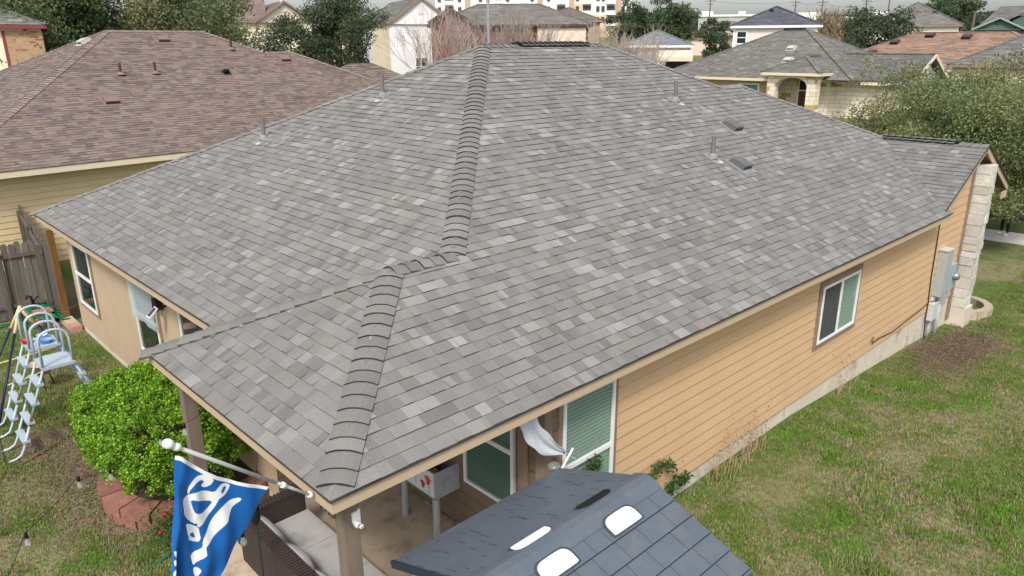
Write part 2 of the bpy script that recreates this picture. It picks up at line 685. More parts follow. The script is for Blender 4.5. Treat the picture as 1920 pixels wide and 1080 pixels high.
M_LEAFB = leaf_mat('bush_leaf', 0.22, 0.4)
M_GRASS = leaf_mat('grass_blade', 0.3, 0.7)


def stone_mat(name, c1, c2, mortar, acc, scale=2.4, bw=0.42, bh=0.2):
    if name in MATS:
        return MATS[name]
    m = bpy.data.materials.new(name)
    m.use_nodes = True
    n, l = m.node_tree.nodes, m.node_tree.links
    p = n['Principled BSDF']
    p.inputs['Roughness'].default_value = 0.9
    tc = n.new('ShaderNodeTexCoord')
    sep = n.new('ShaderNodeSeparateXYZ')
    l.new(tc.outputs['Object'], sep.inputs[0])
    ad = n.new('ShaderNodeMath')
    ad.operation = 'ADD'
    l.new(sep.outputs['X'], ad.inputs[0])
    l.new(sep.outputs['Y'], ad.inputs[1])
    cb = n.new('ShaderNodeCombineXYZ')
    l.new(ad.outputs[0], cb.inputs['X'])
    l.new(sep.outputs['Z'], cb.inputs['Y'])
    b = n.new('ShaderNodeTexBrick')
    b.inputs['Color1'].default_value = c1
    b.inputs['Color2'].default_value = c2
    b.inputs['Mortar'].default_value = mortar
    b.inputs['Scale'].default_value = 1.0
    b.inputs['Brick Width'].default_value = bw
    b.inputs['Row Height'].default_value = bh
    b.inputs['Mortar Size'].default_value = bh * 0.06
    b.inputs['Bias'].default_value = -0.15
    b.offset_frequency = 2
    b.squash = 0.7
    b.squash_frequency = 3
    l.new(cb.outputs[0], b.inputs['Vector'])
    # accent stones: a second brick texture with the same layout picks a few bricks
    b2 = n.new('ShaderNodeTexBrick')
    for k in ('Scale', 'Brick Width', 'Row Height', 'Mortar Size'):
        b2.inputs[k].default_value = b.inputs[k].default_value
    b2.inputs['Color1'].default_value = (0, 0, 0, 1)
    b2.inputs['Color2'].default_value = (1, 1, 1, 1)
    b2.inputs['Mortar'].default_value = (0, 0, 0, 1)
    b2.offset_frequency, b2.squash, b2.squash_frequency = 2, 0.7, 3
    l.new(cb.outputs[0], b2.inputs['Vector'])
    mr = n.new('ShaderNodeMapRange')
    mr.inputs['From Min'].default_value = 0.84
    mr.inputs['From Max'].default_value = 0.86
    l.new(b2.outputs['Color'], mr.inputs['Value'])
    mx = n.new('ShaderNodeMix')
    mx.data_type = 'RGBA'
    l.new(mr.outputs[0], mx.inputs['Factor'])
    l.new(b.outputs['Color'], mx.inputs['A'])
    mx.inputs['B'].default_value = acc
    t = n.new('ShaderNodeTexNoise')
    t.inputs['Scale'].default_value = 7
    t.inputs['Detail'].default_value = 6
    l.new(tc.outputs['Object'], t.inputs['Vector'])
    m2 = n.new('ShaderNodeMix')
    m2.data_type = 'RGBA'
    m2.blend_type = 'MULTIPLY'
    m2.inputs['Factor'].default_value = 0.22
    l.new(mx.outputs['Result'], m2.inputs['A'])
    l.new(t.outputs[0], m2.inputs['B'])
    l.new(m2.outputs['Result'], p.inputs['Base Color'])
    bp = n.new('ShaderNodeBump')
    bp.inputs['Strength'].default_value = 0.5
    bp.inputs['Distance'].default_value = 0.03
    l.new(b.outputs['Fac'], bp.inputs['Height'])
    bp.invert = True
    l.new(bp.outputs[0], p.inputs['Normal'])
    MATS[name] = m
    return m


M_LIME = stone_mat('limestone_blocks', lin(246, 238, 222, 1.0), lin(228, 214, 190, 1.0), lin(206, 192, 168, 0.9), lin(206, 166, 104, 0.9), bw=0.7, bh=0.27)
M_BRICK = stone_mat('tan_brick', lin(205, 172, 132, 0.8), lin(190, 146, 108, 0.8), lin(205, 190, 165, 0.8), lin(176, 112, 86, 0.8), bw=0.4, bh=0.13)
M_REDBRICK = stone_mat('red_brick', lin(140, 84, 72, 0.8), lin(120, 66, 58, 0.8), lin(150, 120, 108, 0.8), lin(96, 56, 50, 0.8), bw=0.4, bh=0.13)

# ------------------------------------------------------------------ ground


def axis(fine0, fine1, step, far):
    a = list(np.arange(fine0, fine1 + 1e-6, step))
    s, x = step, fine1
    while x < far:
        s *= 1.35
        x += s
        a.append(x)
    s, x = step, fine0
    while x > -far * 0.35:
        s *= 1.35
        x -= s
        a.insert(0, x)
    return np.array(a)


def lawn_field(x, y):
    """0 = bare soil, ~0.5 straw, 1 = green"""
    g = 0.55 * vnoise(x, y, 3, 5, 0.55) + 0.45 * vnoise(x, y, 8, 4, 2.1)
    return g - 0.045 * (np.asarray(x) < 2.2) * (np.asarray(y) > 2)


def ground_cols(x, y):
    g = lawn_field(x, y)
    green = np.clip((g - 0.39) / 0.15, 0, 1)
    fine = vnoise(x, y, 21, 3, 5.0)
    soil = np.array([0.190, 0.142, 0.096])
    straw = np.array([0.300, 0.245, 0.155])
    grass = np.array([0.115, 0.160, 0.040])
    gdark = np.array([0.065, 0.105, 0.028])
    c = soil[None] * (1 - fine[:, None]) + straw[None] * fine[:, None]
    gg = grass[None] * fine[:, None] + gdark[None] * (1 - fine[:, None])
    green = 0.35 + 0.62 * green
    c = c * (1 - green[:, None]) + gg * green[:, None]
    # bare, trodden soil in the back yard and beside the meters
    for (bx, by, rx, ry) in ((-0.45, 8.6, 0.8, 0.7), (-0.2, 7.3, 0.7, 0.6), (15.3, -0.5, 2.6, 0.9), (-0.35, 5.2, 0.7, 0.9), (-1.0, 10.4, 0.6, 0.5)):
        d = np.hypot((x - bx) / rx, (y - by) / ry) + 1.1 * (vnoise(x, y, 5, 4, 1.6) - 0.5)
        w = np.clip((1.15 - d) / 0.75, 0, 1)[:, None]
        c = c * (1 - w) + (soil * 0.9)[None] * w
    return c


def make_ground():
    xs, ys = axis(-4, 27, 0.16, 3500), axis(-7, 16, 0.16, 3500)
    X, Y = np.meshgrid(xs, ys, indexing='ij')
    Z = terrain(X, Y)
    near = (X > -4.1) & (X < 27) & (Y > -7.1) & (Y < 16)
    Z = Z + near * 0.035 * (vnoise(X, Y, 12, 4, 1.2) - 0.5) - near * 0.01
    nx, ny = X.shape
    v = np.stack([X, Y, Z], -1).reshape(-1, 3)
    idx = np.arange(nx * ny).reshape(nx, ny)
    f = np.stack([idx[:-1, :-1], idx[1:, :-1], idx[1:, 1:], idx[:-1, 1:]], -1).reshape(-1, 4)
    me = bpy.data.meshes.new('ground')
    me.from_pydata(v.tolist(), [], f.tolist())
    at = me.attributes.new('Col', 'FLOAT_COLOR', 'POINT')
    cc = np.ones((len(v), 4), np.float32)
    cc[:, :3] = ground_cols(v[:, 0], v[:, 1])
    at.data.foreach_set('color', cc.ravel())
    me.polygons.foreach_set('use_smooth', [True] * len(f))
    me.materials.append(mat('lawn_ground', rough=1.0, noise=0.30, scale=9, fine=0.35, fscale=45, attr=True, spec=0.05, bump=0.8, bscale=40))
    o = bpy.data.objects.new('ground', me)
    COL.objects.link(o)
    tag(o, kind='structure')


make_ground()


def blades(name, n, xr, yr, mask, hgt, label, seed, width=0.006):
    rng = np.random.default_rng(seed)
    x, y = rng.uniform(*xr, n), rng.uniform(*yr, n)
    g = lawn_field(x, y)
    keep = mask(x, y) & (rng.random(n) < np.clip(0.55 + (g - 0.38) * 5, 0.38, 1.0))
    x, y, g = x[keep], y[keep], g[keep]
    n = len(x)
    k = 3
    X, Y = np.repeat(x, k), np.repeat(y, k)
    G = np.repeat(g, k)
    N = n * k
    X = X + rng.normal(0, 0.012, N)
    Y = Y + rng.normal(0, 0.012, N)
    Z = terrain(X, Y) - 0.02
    an = rng.uniform(0, 2 * np.pi, N)
    tuft = np.clip((vnoise(X, Y, 31, 3, 1.6) - 0.5) * 4, 0, 1)
    H = hgt * rng.uniform(0.5, 1.25, N) * (0.75 + 1.0 * tuft)
    lean = rng.uniform(0.2, 1.1, N)
    dx, dy = np.cos(an), np.sin(an)
    w = width * rng.uniform(0.7, 1.5, N) * 1.3
    a = np.stack([X - dy * w, Y + dx * w, Z], -1)
    b = np.stack([X + dy * w, Y - dx * w, Z], -1)
    c = np.stack([X + dx * H * lean, Y + dy * H * lean, Z + 0.02 + H * np.sqrt(np.maximum(0.1, 1 - 0.5 * lean ** 2))], -1)
    v = np.stack([a, b, c], 1).reshape(-1, 3)
    f = np.arange(3 * N).reshape(-1, 3)
    green = np.clip((G - 0.40) / 0.16, 0, 1)
    fine = vnoise(X, Y, 44, 3, 4.5)
    isg = rng.random(N) < np.clip(0.54 + 0.38 * green + 1.0 * (fine - 0.5), 0.05, 0.97)
    gc = np.stack([rng.uniform(0.105, 0.24, N), rng.uniform(0.175, 0.32, N), rng.uniform(0.026, 0.075, N)], -1)
    wk = np.clip((vnoise(X, Y, 52, 2, 2.6) - 0.62) * 8, 0, 1)[:, None]
    gc = gc * (1 - wk) + gc * np.array([[0.85, 1.15, 0.7]]) * wk
    sc = np.stack([rng.uniform(0.29, 0.50, N), rng.uniform(0.235, 0.41, N), rng.uniform(0.145, 0.26, N)], -1)
    col = np.where(isg[:, None], gc, sc)
    o = fast_mesh(name, v, f, col, M_GRASS)
    tag(o, label, 'grass', kind='stuff')


def m_right(x, y):
    d = (y < 0.30) & ~((x < 2.7) & (y > -2.5))
    soil = np.hypot((x - 15.3) / 2.6, (y + 0.5) / 0.9) + 1.1 * (vnoise(x, y, 5, 4, 1.6) - 0.5) > 0.4 + 0.75 * np.random.default_rng(3).random(len(x))
    return d & soil & ~((x > 16.9) & (y > -0.2) & (x < 18.5))


def m_left(x, y):
    ok = ((x < 1.33) & (y > 4.3)) | (x < -0.1)
    for (bx, by, rx, ry) in ((-0.45, 8.6, 0.8, 0.7), (-0.2, 7.3, 0.7, 0.6), (-0.35, 5.2, 0.7, 0.9)):
        ok &= np.hypot((x - bx) / rx, (y - by) / ry) + 1.1 * (vnoise(x, y, 5, 4, 1.6) - 0.5) > 0.35 + 0.75 * np.random.default_rng(3).random(len(x))
    return ok


blades('lawn_grass', 230000, (3.5, 27.5), (-6.5, 0.3), m_right, 0.045, 'patchy green and straw coloured lawn along the tan siding wall', 41)
blades('lawn_grass', 110000, (-3.0, 1.35), (3.0, 15.3), m_left, 0.04, 'thin patchy grass of the back yard by the beige rear wall', 42)


def slab(name, x0, x1, y0, y1, z, m, th=0.1, kind='structure', n=24):
    """a sheet that follows the terrain"""
    mb = MB()
    ys = np.linspace(y0, y1, n)
    xs = np.linspace(x0, x1, 4)
    P = [[(x, y, float(terrain(x, y)) + z) for y in ys] for x in xs]
    mb.grid(P)
    for e in (xs[0], xs[-1]):
        mb.grid([[(e, y, float(terrain(e, y)) + z) for y in ys], [(e, y, float(terrain(e, y)) + z - th) for y in ys]])
    for e in (ys[0], ys[-1]):
        mb.grid([[(x, e, float(terrain(x, e)) + z) for x in xs], [(x, e, float(terrain(x, e)) + z - th) for x in xs]])
    o = mb.build(name, m)
    return tag(o, kind=kind)


slab('sidewalk', 27.95, 29.2, -40, 60, 0.05, mat('pale_pavement', lin(222, 218, 208, 0.95), 0.9, 0.08, 2, 0.05, 50))
slab('street', 31.2, 39.5, -60, 90, 0.03, mat('asphalt', (0.055, 0.055, 0.056, 1), 0.9, 0.15, 1.2, 0.12, 60))

# ------------------------------------------------------------------ the grey-roofed house
W, X1, D, LR, S, XE, XG, HG, XB, YK = 4.235, 0.905, 13.976, 11.615, 0.4913, 14.7, 17.093, 2.473, 14.50, 5.02
Z0 = 2.75
SL = math.hypot(1, S)
XF = XG + HG
OY = 0.10
WALLY, WALLX = 0.36, 1.36
house = thing('grey_roof_house', 'single storey house with grey shingle hip roof, tan lap siding and white stone corner pillar', 'house', (1.4, 0.36, 0))
vx, vy = unit((1, 0, S)), unit((0, 1, S))


def build_roof():
    mb = MB()
    h = D / 2
    gx = XG - HG
    # right slope (rises in +y); u = x, v = y*SL
    b = lambda y0, y1, l0, l1, r0, r1: (y0 * SL, y1 * SL, l0, l1, r0, r1)
    xa = LR + h - YK
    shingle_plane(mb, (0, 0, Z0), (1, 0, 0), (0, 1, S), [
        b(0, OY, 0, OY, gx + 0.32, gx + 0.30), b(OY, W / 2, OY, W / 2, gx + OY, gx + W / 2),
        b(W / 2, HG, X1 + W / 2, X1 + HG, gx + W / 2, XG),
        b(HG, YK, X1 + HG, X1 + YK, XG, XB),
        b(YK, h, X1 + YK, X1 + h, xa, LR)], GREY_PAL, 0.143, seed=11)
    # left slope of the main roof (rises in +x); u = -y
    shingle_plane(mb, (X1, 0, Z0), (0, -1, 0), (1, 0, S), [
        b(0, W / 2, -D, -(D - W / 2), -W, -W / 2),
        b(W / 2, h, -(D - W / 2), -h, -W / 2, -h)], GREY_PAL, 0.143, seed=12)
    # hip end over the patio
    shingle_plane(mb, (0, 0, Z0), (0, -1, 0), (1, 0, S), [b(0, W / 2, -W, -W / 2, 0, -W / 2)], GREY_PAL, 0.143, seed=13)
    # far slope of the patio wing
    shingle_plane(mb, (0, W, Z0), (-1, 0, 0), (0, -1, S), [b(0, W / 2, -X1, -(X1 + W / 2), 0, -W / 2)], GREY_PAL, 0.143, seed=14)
    # gable near slope (rises in +x), u = -y; its shade is in the darker, bluer palette
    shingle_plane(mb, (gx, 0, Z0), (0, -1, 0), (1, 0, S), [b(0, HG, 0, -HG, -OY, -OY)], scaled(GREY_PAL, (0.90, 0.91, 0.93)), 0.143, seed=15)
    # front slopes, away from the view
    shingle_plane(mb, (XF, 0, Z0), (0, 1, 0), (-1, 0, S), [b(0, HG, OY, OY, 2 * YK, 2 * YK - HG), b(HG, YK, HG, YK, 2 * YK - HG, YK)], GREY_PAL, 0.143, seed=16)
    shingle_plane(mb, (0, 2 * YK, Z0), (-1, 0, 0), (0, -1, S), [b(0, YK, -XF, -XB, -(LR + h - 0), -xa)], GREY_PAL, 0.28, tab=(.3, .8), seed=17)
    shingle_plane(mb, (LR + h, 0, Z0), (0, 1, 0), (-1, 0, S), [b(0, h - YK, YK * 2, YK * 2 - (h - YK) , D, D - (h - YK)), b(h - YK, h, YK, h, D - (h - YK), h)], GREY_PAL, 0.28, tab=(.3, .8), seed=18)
    shingle_plane(mb, (0, D, Z0), (-1, 0, 0), (0, -1, S), [b(0, h, -(LR + h), -LR, -X1, -(X1 + h))], GREY_PAL, 0.28, tab=(.3, .8), seed=19)
    roof = mb.build('roof', [M_SH, M_SHB], house)
    # caps
    CP = [((0.192, 0.182, 0.168), 1), ((0.208, 0.198, 0.183), 1), ((0.178, 0.170, 0.158), 1)]

    def z(d):
        return Z0 + S * d
    nR, nL = unit((0, -S, 1)), unit((-S, 0, 1))

    def side(H, n, toward):
        d = unit(np.cross(H, n))
        return d if d @ np.asarray(toward, float) > 0 else -d
    lines = [
        ((0.11, 0.11, z(0.11)), (W / 2, W / 2, z(W / 2)), nL, nR, (0, 1, 0), (1, -1, 0), None),
        ((0, W, Z0), (W / 2, W / 2, z(W / 2)), unit((0, S, 1)), nL, (0, 1, 0), (-1, -1, 0), None),
        ((W / 2, W / 2, z(W / 2)), (X1 + W / 2, W / 2, z(W / 2)), unit((0, S, 1)), nR, (0, 1, 0), (0, -1, 0), None),
        ((X1 + W / 2, W / 2, z(W / 2)), (X1 + h, h, z(h)), nL, nR, (-1, 1, 0), (1, -1, 0), None),
        ((X1, D, Z0), (X1 + h, h, z(h)), unit((0, S, 1)), nL, (1, 1, 0), (-1, -1, 0), None),
        ((X1 + h, h, z(h)), (LR, h, z(h)), unit((0, S, 1)), nR, (0, 1, 0), (0, -1, 0), (0.9, 3.1)),
        ((xa, YK, z(YK)), (LR, h, z(h)), unit((S, 0, 1)), nR, (1, 1, 0), (-1, -1, 0), None),
        ((XB, YK, z(YK)), (xa, YK, z(YK)), unit((0, S, 1)), nR, (0, 1, 0), (0, -1, 0), None),
        ((XG, HG, z(HG)), (XB, YK, z(YK)), unit((S, 0, 1)), nR, (1, 1, 0), (-1, -1, 0), None),
        ((XG, OY, z(HG)), (XG, HG, z(HG)), unit((S, 0, 1)), nL, (1, 0, 0), (-1, 0, 0), (0.6, 2.3)),
    ]
    for i, (a, c, n1, n2, t1, t2, vent) in enumerate(lines):
        H = unit(np.array(c) - np.array(a))
        cm = MB()
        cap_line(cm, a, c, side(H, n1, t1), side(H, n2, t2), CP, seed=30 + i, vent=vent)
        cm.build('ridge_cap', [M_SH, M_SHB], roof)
        if vent:
            vb = MB()
            A, B = np.array(a) + H * vent[0], np.array(a) + H * vent[1]
            vb.beam(A + V(0, 0, 0.015), B + V(0, 0, 0.015), 0.26, 0.055, 0)
            vb.build('ridge_vent', M_BLACK, roof)
    return roof


roof = build_roof()


def build_fascia():
    h0 = Z0 - 0.145
    f = MB()
    t = 0.03
    ov = 0.02
    zt = Z0 - 0.012
    gx = XG - HG
    f.box((ov, ov, h0), (gx + 0.26, ov + t, zt))                   # right eave
    f.box((ov, ov + t, h0), (ov + t, W - ov, zt))                  # patio hip end
    f.box((ov + t, W - ov - t, h0), (X1 + ov, W - ov, zt))         # patio far side
    f.box((X1 + ov, W - ov, h0), (X1 + ov + t, D - ov, zt))        # left eave
    f.box((X1 + ov + t, D - ov - t, h0), (LR + D / 2, D - ov, zt))
    # rake boards of the gable
    for s in (-1, 1):
        a = V(XG + s * HG, OY + 0.02, Z0 - 0.085)
        b = V(XG, OY + 0.02, Z0 + S * HG - 0.085)
        d = unit(b - a)
        n = V(0, 1, 0)
        k = np.cross(d, n) * (1 if np.cross(d, n)[2] > 0 else -1)
        f.box((0, 0, -0.075), (np.linalg.norm(b - a) - 0.0, 0.035, 0.07), fr=(a, d, n, k))
    f.box((XF - 0.035, OY + 0.06, Z0 - 0.16), (XF - 0.005, 2 * YK, zt - 0.002))
    f.box((XF - 0.42, OY + 0.022, Z0 - 0.33), (XF - 0.006, OY + 0.053, Z0 - 0.155))   # boxed return at the foot of the far rake
    f.build('fascia', M_FASCIA, house)
    e = MB()
    zt2 = Z0 - 0.010
    e.box((-0.002, -0.004, zt2 - 0.012), (gx + 0.31, ov - 0.002, zt2 + 0.004))
    e.box((-0.004, ov, zt2 - 0.012), (ov - 0.002, W, zt2 + 0.004))
    e.box((X1 - 0.004, W, zt2 - 0.012), (X1 + ov - 0.002, D, zt2 + 0.004))
    for s in (-1, 1):
        a = V(XG + s * (HG + 0.01), OY - 0.012, Z0 - 0.008)
        b = V(XG, OY - 0.012, Z0 + S * HG - 0.004)
        e.beam(a, b, 0.02, 0.022)
    e.build('drip_edge', mat('dark_drip_edge', lin(70, 62, 58), 0.6, 0.1), house)
    s_ = MB()
    zs = h0 + 0.015
    s_.box((ov + t, ov + t, zs), (3.0, W - ov - t, zs + 0.01))                       # patio ceiling
    s_.box((3.0, ov + t, zs), (gx, WALLY + 0.02, zs + 0.01))
    s_.box((X1 + ov + t, W - ov - t, zs), (WALLX + 0.05, D - ov - t, zs + 0.01))
    # sloping soffit under the gable overhang
    for sgn in (-1, 1):
        a, b = V(XG + sgn * (HG - 0.02), 0, Z0 - 0.11), V(XG, 0, Z0 + S * HG - 0.11)
        y0, y1 = OY + 0.06, (WALLY + 0.02 if sgn < 0 else 2.0)
        q = [V(a[0], y0, a[2]), V(b[0], y0, b[2]), V(b[0], y1, b[2]), V(a[0], y1, a[2])]
        s_.poly(q)
    s_.build('soffit', M_SOFFIT, house)


build_fascia()


def build_walls():
    zs = Z0 - 0.132
    w = MB()
    gx = XG - HG
    zf0 = 0.26
    lap_wall(w, (0, WALLY, 0), (1, 0, 0), (0, -1, 0), zf0, Z0 - 0.15, 3.025, XG + 0.12, joints=3, mj_shade=1, seed=2)
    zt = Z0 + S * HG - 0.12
    lap_wall(w, (0, WALLY, 0), (1, 0, 0), (0, -1, 0), Z0 - 0.15, zt, lambda z: max(gx - 0.1, XG - HG + (z - (Z0 - 0.12)) / S), lambda z: XG + 0.1, mj_shade=1, seed=3)
    o = w.build('siding_wall', [M_TAN, M_TANJ_SHADE], house)
    # patio walls
    p = MB()
    lap_wall(p, (2.855, 0, 0), (0, -1, 0), (-1, 0, 0), 0.10, zs, -W + 0.2, -WALLY - 0.02, mj_shade=1, seed=4)
    lap_wall(p, (0, W - 0.15, 0), (1, 0, 0), (0, -1, 0), 0.10, zs, WALLX, 2.855, mj_shade=1, seed=4)
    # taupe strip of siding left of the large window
    lap_wall(p, (0, WALLY - 0.006, 0), (1, 0, 0), (0, -1, 0), 0.3, zs, 2.86, 3.02, mj_shade=1, seed=4)
    p.build('patio_wall', [M_BROWNWALL, mat('taupe_lap_shade', lin(74, 62, 52), 0.8, 0.05)], house)  # second material paints the shadow lines of the laps
    for a, b2 in (((2.80, WALLY - 0.04, 0.05), (2.92, WALLY - 0.014, zs)), ((2.80, WALLY - 0.012, 0.05), (2.83, WALLY + 0.1, zs)),
                  ((2.82, 0.61, 0.1), (2.84, 0.77, zs)), ((XG + 0.11, 0.31, -0.35), (XG + 0.21, WALLY, 3.45))):
        c = MB()
        c.box(a, b2)
        c.build('corner_trim', M_TRIM, house)
    # left wall: flat textured panel siding
    l = MB()
    l.box((WALLX, W - 0.15, 0.12), (WALLX + 0.12, D - 0.36, zs))
    l.build('panel_wall', M_STUCCO, house)
    # back and front walls
    b = MB()
    b.box((WALLX + 0.12, D - 0.48, 0.1), (LR + D / 2 - 0.4, D - 0.36, zs))
    b.box((17.20, 2.6, -0.3), (17.32, D - 0.48, zs))
    b.build('outer_wall', M_STUCCO, house)
    # foundation
    f = MB()
    f.box((2.9, WALLY + 0.012, -0.9), (XG + 0.35, WALLY + 0.3, zf0 - 0.002))
    f.box((WALLX + 0.01, W - 0.1, -0.5), (WALLX + 0.3, D - 0.37, 0.118))
    f.build('foundation', M_CONC, house)
    # stone pillar at the front corner
    s = MB()
    rng = random.Random(5)
    z = -0.02
    px0, px1, py0, py1 = 17.33, 17.80, 0.03, 0.36
    while z < 3.44:
        hh = rng.uniform(0.16, 0.3)
        z2 = min(z + hh, 3.46)
        # near end face: one or two stones; long face: two or three stones, each slightly proud and tilted
        cuts = sorted([px0] + [px0 + (px1 - px0) * t for t in ([rng.uniform(0.35, 0.65)] if rng.random() < 0.7 else [0.33, 0.7])] + [px1])
        for i, (a, b2) in enumerate(zip(cuts[:-1], cuts[1:])):
            j = rng.uniform(0, 0.035)
            jx = rng.uniform(0, 0.03) if i == 0 else -0.004
            k = rng.uniform(0.45, 0.63)
            kk = (k, k * rng.uniform(0.93, 0.97), k * rng.uniform(0.80, 0.90))
            s.box((a + 0.006 - jx, py0 - j, z + 0.006), (b2 - 0.006, py1, z2 - 0.006), 0, kk)
        z = z2
    s.box((px0 + 0.02, py0 + 0.02, -0.02), (px1 - 0.02, py1, 3.45), 1)
    s.build('stone_pillar', [mat('limestone_pillar', rough=0.9, noise=0.14, scale=7, fine=0.1, fscale=40, attr=True, bump=0.5, bscale=22), M_CONC], house, bevel=0.012)
    pf = MB()
    pf.box((px0 - 0.02, py0 - 0.06, -1.1), (px1 + 0.02, py1 + 0.1, -0.025))
    pf.build('pillar_footing', M_CONC, house, bevel=0.01)
    st = MATS['limestone_pillar']
    # patio slab
    ps = MB()
    ps.box((0.12, 0.12, -0.1), (2.9, W - 0.1, 0.05))
    ps.build('patio_slab', M_PATIO, house)
    # posts
    for (x, y) in ((0.30, 0.30), (0.30, 3.92)):
        q = MB()
        q.box((x - 0.075, y - 0.075, 0.05), (x + 0.075, y + 0.075, zs))
        q.build('patio_post', M_WOODPOST, house, bevel=0.006)


build_walls()

# windows of the house
window(house, (9.66, WALLY - 0.011, 1.17), (1, 0, 0), (0, -1, 0), 1.52, 1.06, M_WHITE, M_PANE, M_TRIM, 0.09, 'slider', M_BLIND, mscreen=M_SCREEN)
window(house, (3.10, WALLY - 0.011, 0.62), (1, 0, 0), (0, -1, 0), 0.92, 1.80, M_WHITE, M_PANE, M_TRIM, 0.07, 'hung', M_BLIND)
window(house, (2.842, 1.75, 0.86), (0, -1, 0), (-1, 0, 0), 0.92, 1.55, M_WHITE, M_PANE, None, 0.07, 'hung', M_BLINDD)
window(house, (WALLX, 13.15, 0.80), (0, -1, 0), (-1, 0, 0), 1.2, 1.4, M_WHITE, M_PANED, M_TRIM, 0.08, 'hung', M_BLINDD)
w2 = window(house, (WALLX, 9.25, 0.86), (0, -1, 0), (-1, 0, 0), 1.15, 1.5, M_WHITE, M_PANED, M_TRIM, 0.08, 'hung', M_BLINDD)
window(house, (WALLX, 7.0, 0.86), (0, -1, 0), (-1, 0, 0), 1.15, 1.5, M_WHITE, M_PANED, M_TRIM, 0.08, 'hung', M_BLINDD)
film = MB()
P = []
for i in range(9):
    row = []
    for j in range(9):
        u, z = 9.30 - i * 1.25 / 8, 1.52 + j * 0.95 / 8
        row.append((WALLX - 0.05 - 0.02 * RNG.random() - (0.02 if i in (0, 8) else 0), u + RNG.uniform(-.015, .015), z + RNG.uniform(-.02, .02)))
    P.append(row)
film.grid(P)
fo = film.build('plastic_film', glass_mat('cloudy_film', (0.62, 0.70, 0.74, 1), 0.6, 0.25), w2, smooth=True)
fo['label'] = 'cloudy plastic sheet taped over the upper sash'

# vents and pipes on the roof (fixed to the house)


def roof_pipe(x, y, kind, parent=house, n=None, z=None, hgt=0.42, mpipe=M_PIPE, mfl=M_LEAD, r=0.042, dn=None):
    if z is None:
        z = Z0 + S * (y if kind == 'R' else x - X1)
        n = unit((0, -S, 1)) if kind == 'R' else unit((-S, 0, 1))
        dn = unit((0, -1, -S)) if kind == 'R' else unit((-1, 0, -S))
    n, dn = np.asarray(n, float), np.asarray(dn, float)
    o = V(x, y, z)
    a = np.cross(n, dn)
    p = MB()
    p.tube([o - V(0, 0, 0.05), o + V(0, 0, hgt)], r, 12)
    p.tube([o + V(0, 0, hgt), o + V(0, 0, hgt + 0.002)], r * 0.75, 12)
    pp = p.build('vent_pipe', mpipe, parent, smooth=False)
    f = MB()
    f.box((-0.17, -0.13, 0.012), (0.21, 0.13, 0.017), fr=(o, dn, a, n))
    f.lathe(o, [(0.10, 0.0), (0.085, 0.05), (0.055, 0.09), (0.044, 0.10)], 12)
    f.build('pipe_flashing', mfl, pp)
    s = MB()
    pts = [o + dn * (0.17 + 0.045 * math.cos(t)) + a * (0.04 + 0.065 * math.sin(t)) * (1 + 0.15 * math.sin(3 * t)) + n * 0.021 for t in np.linspace(0, 2 * math.pi, 14)[:-1]]
    s.poly(pts)
    s.build('sealant', mat('white_sealant', lin(196, 198, 196, 0.85), 0.6, 0.1, 20), pp)


roof_pipe(5.95, 7.75, 'L')
roof_pipe(4.28, 9.52, 'L')
roof_pipe(11.22, 4.62, 'R')
roof_pipe(9.91, 2.82, 'R')


def roof_vent(o, n, dn, parent, mtop, mdark, sx=0.34, sy=0.26, hh=0.12, world=True, mfl=None):
    n, dn, o = unit(n), unit(dn), np.asarray(o, float)
    a = np.cross(n, dn)
    m = MB()
    fr = (o, dn, a, n)
    # hooded box vent: open downslope, top tapers back to the roof
    pr = [(-sx / 2, 0.012), (-sx / 2 + 0.03, hh * 0.75), (-sx * 0.1, hh), (sx / 2 - 0.02, hh), (sx / 2, hh * 0.9), (sx / 2, hh * 0.55)]
    A = [o + dn * u - a * sy / 2 + n * h for u, h in pr]
    B = [o + dn * u + a * sy / 2 + n * h for u, h in pr]
    for i in range(len(pr) - 1):
        m.poly([A[i], B[i], B[i + 1], A[i + 1]], 0)
    m.poly([*A, o + dn * sx / 2 - a * sy / 2 + n * 0.012], 0)
    m.poly([*reversed(B), o + dn * sx / 2 + a * sy / 2 + n * 0.012][::-1], 0)
    m.box((sx / 2 - 0.05, -sy / 2 + 0.005, 0.012), (sx / 2 - 0.04, sy / 2 - 0.005, hh * 0.85), 1, fr=fr)
    m.box((-sx / 2 - 0.05, -sy / 2 - 0.07, 0.010), (sx / 2 + 0.12, sy / 2 + 0.07, 0.014), 2, fr=fr)
    return m.build('roof_vent', [mtop, mdark, mfl or mtop], parent, world=world)


nR, dR = (0, -S, 1), (0, -1, -S)
for (x, y) in ((11.80, 3.58), (10.38, 2.52)):
    roof_vent((x, y, Z0 + S * y), nR, dR, house, M_VENT, M_BLACK, 0.36, 0.30, 0.12, mfl=M_LEAD)

# meters and boxes on the right wall


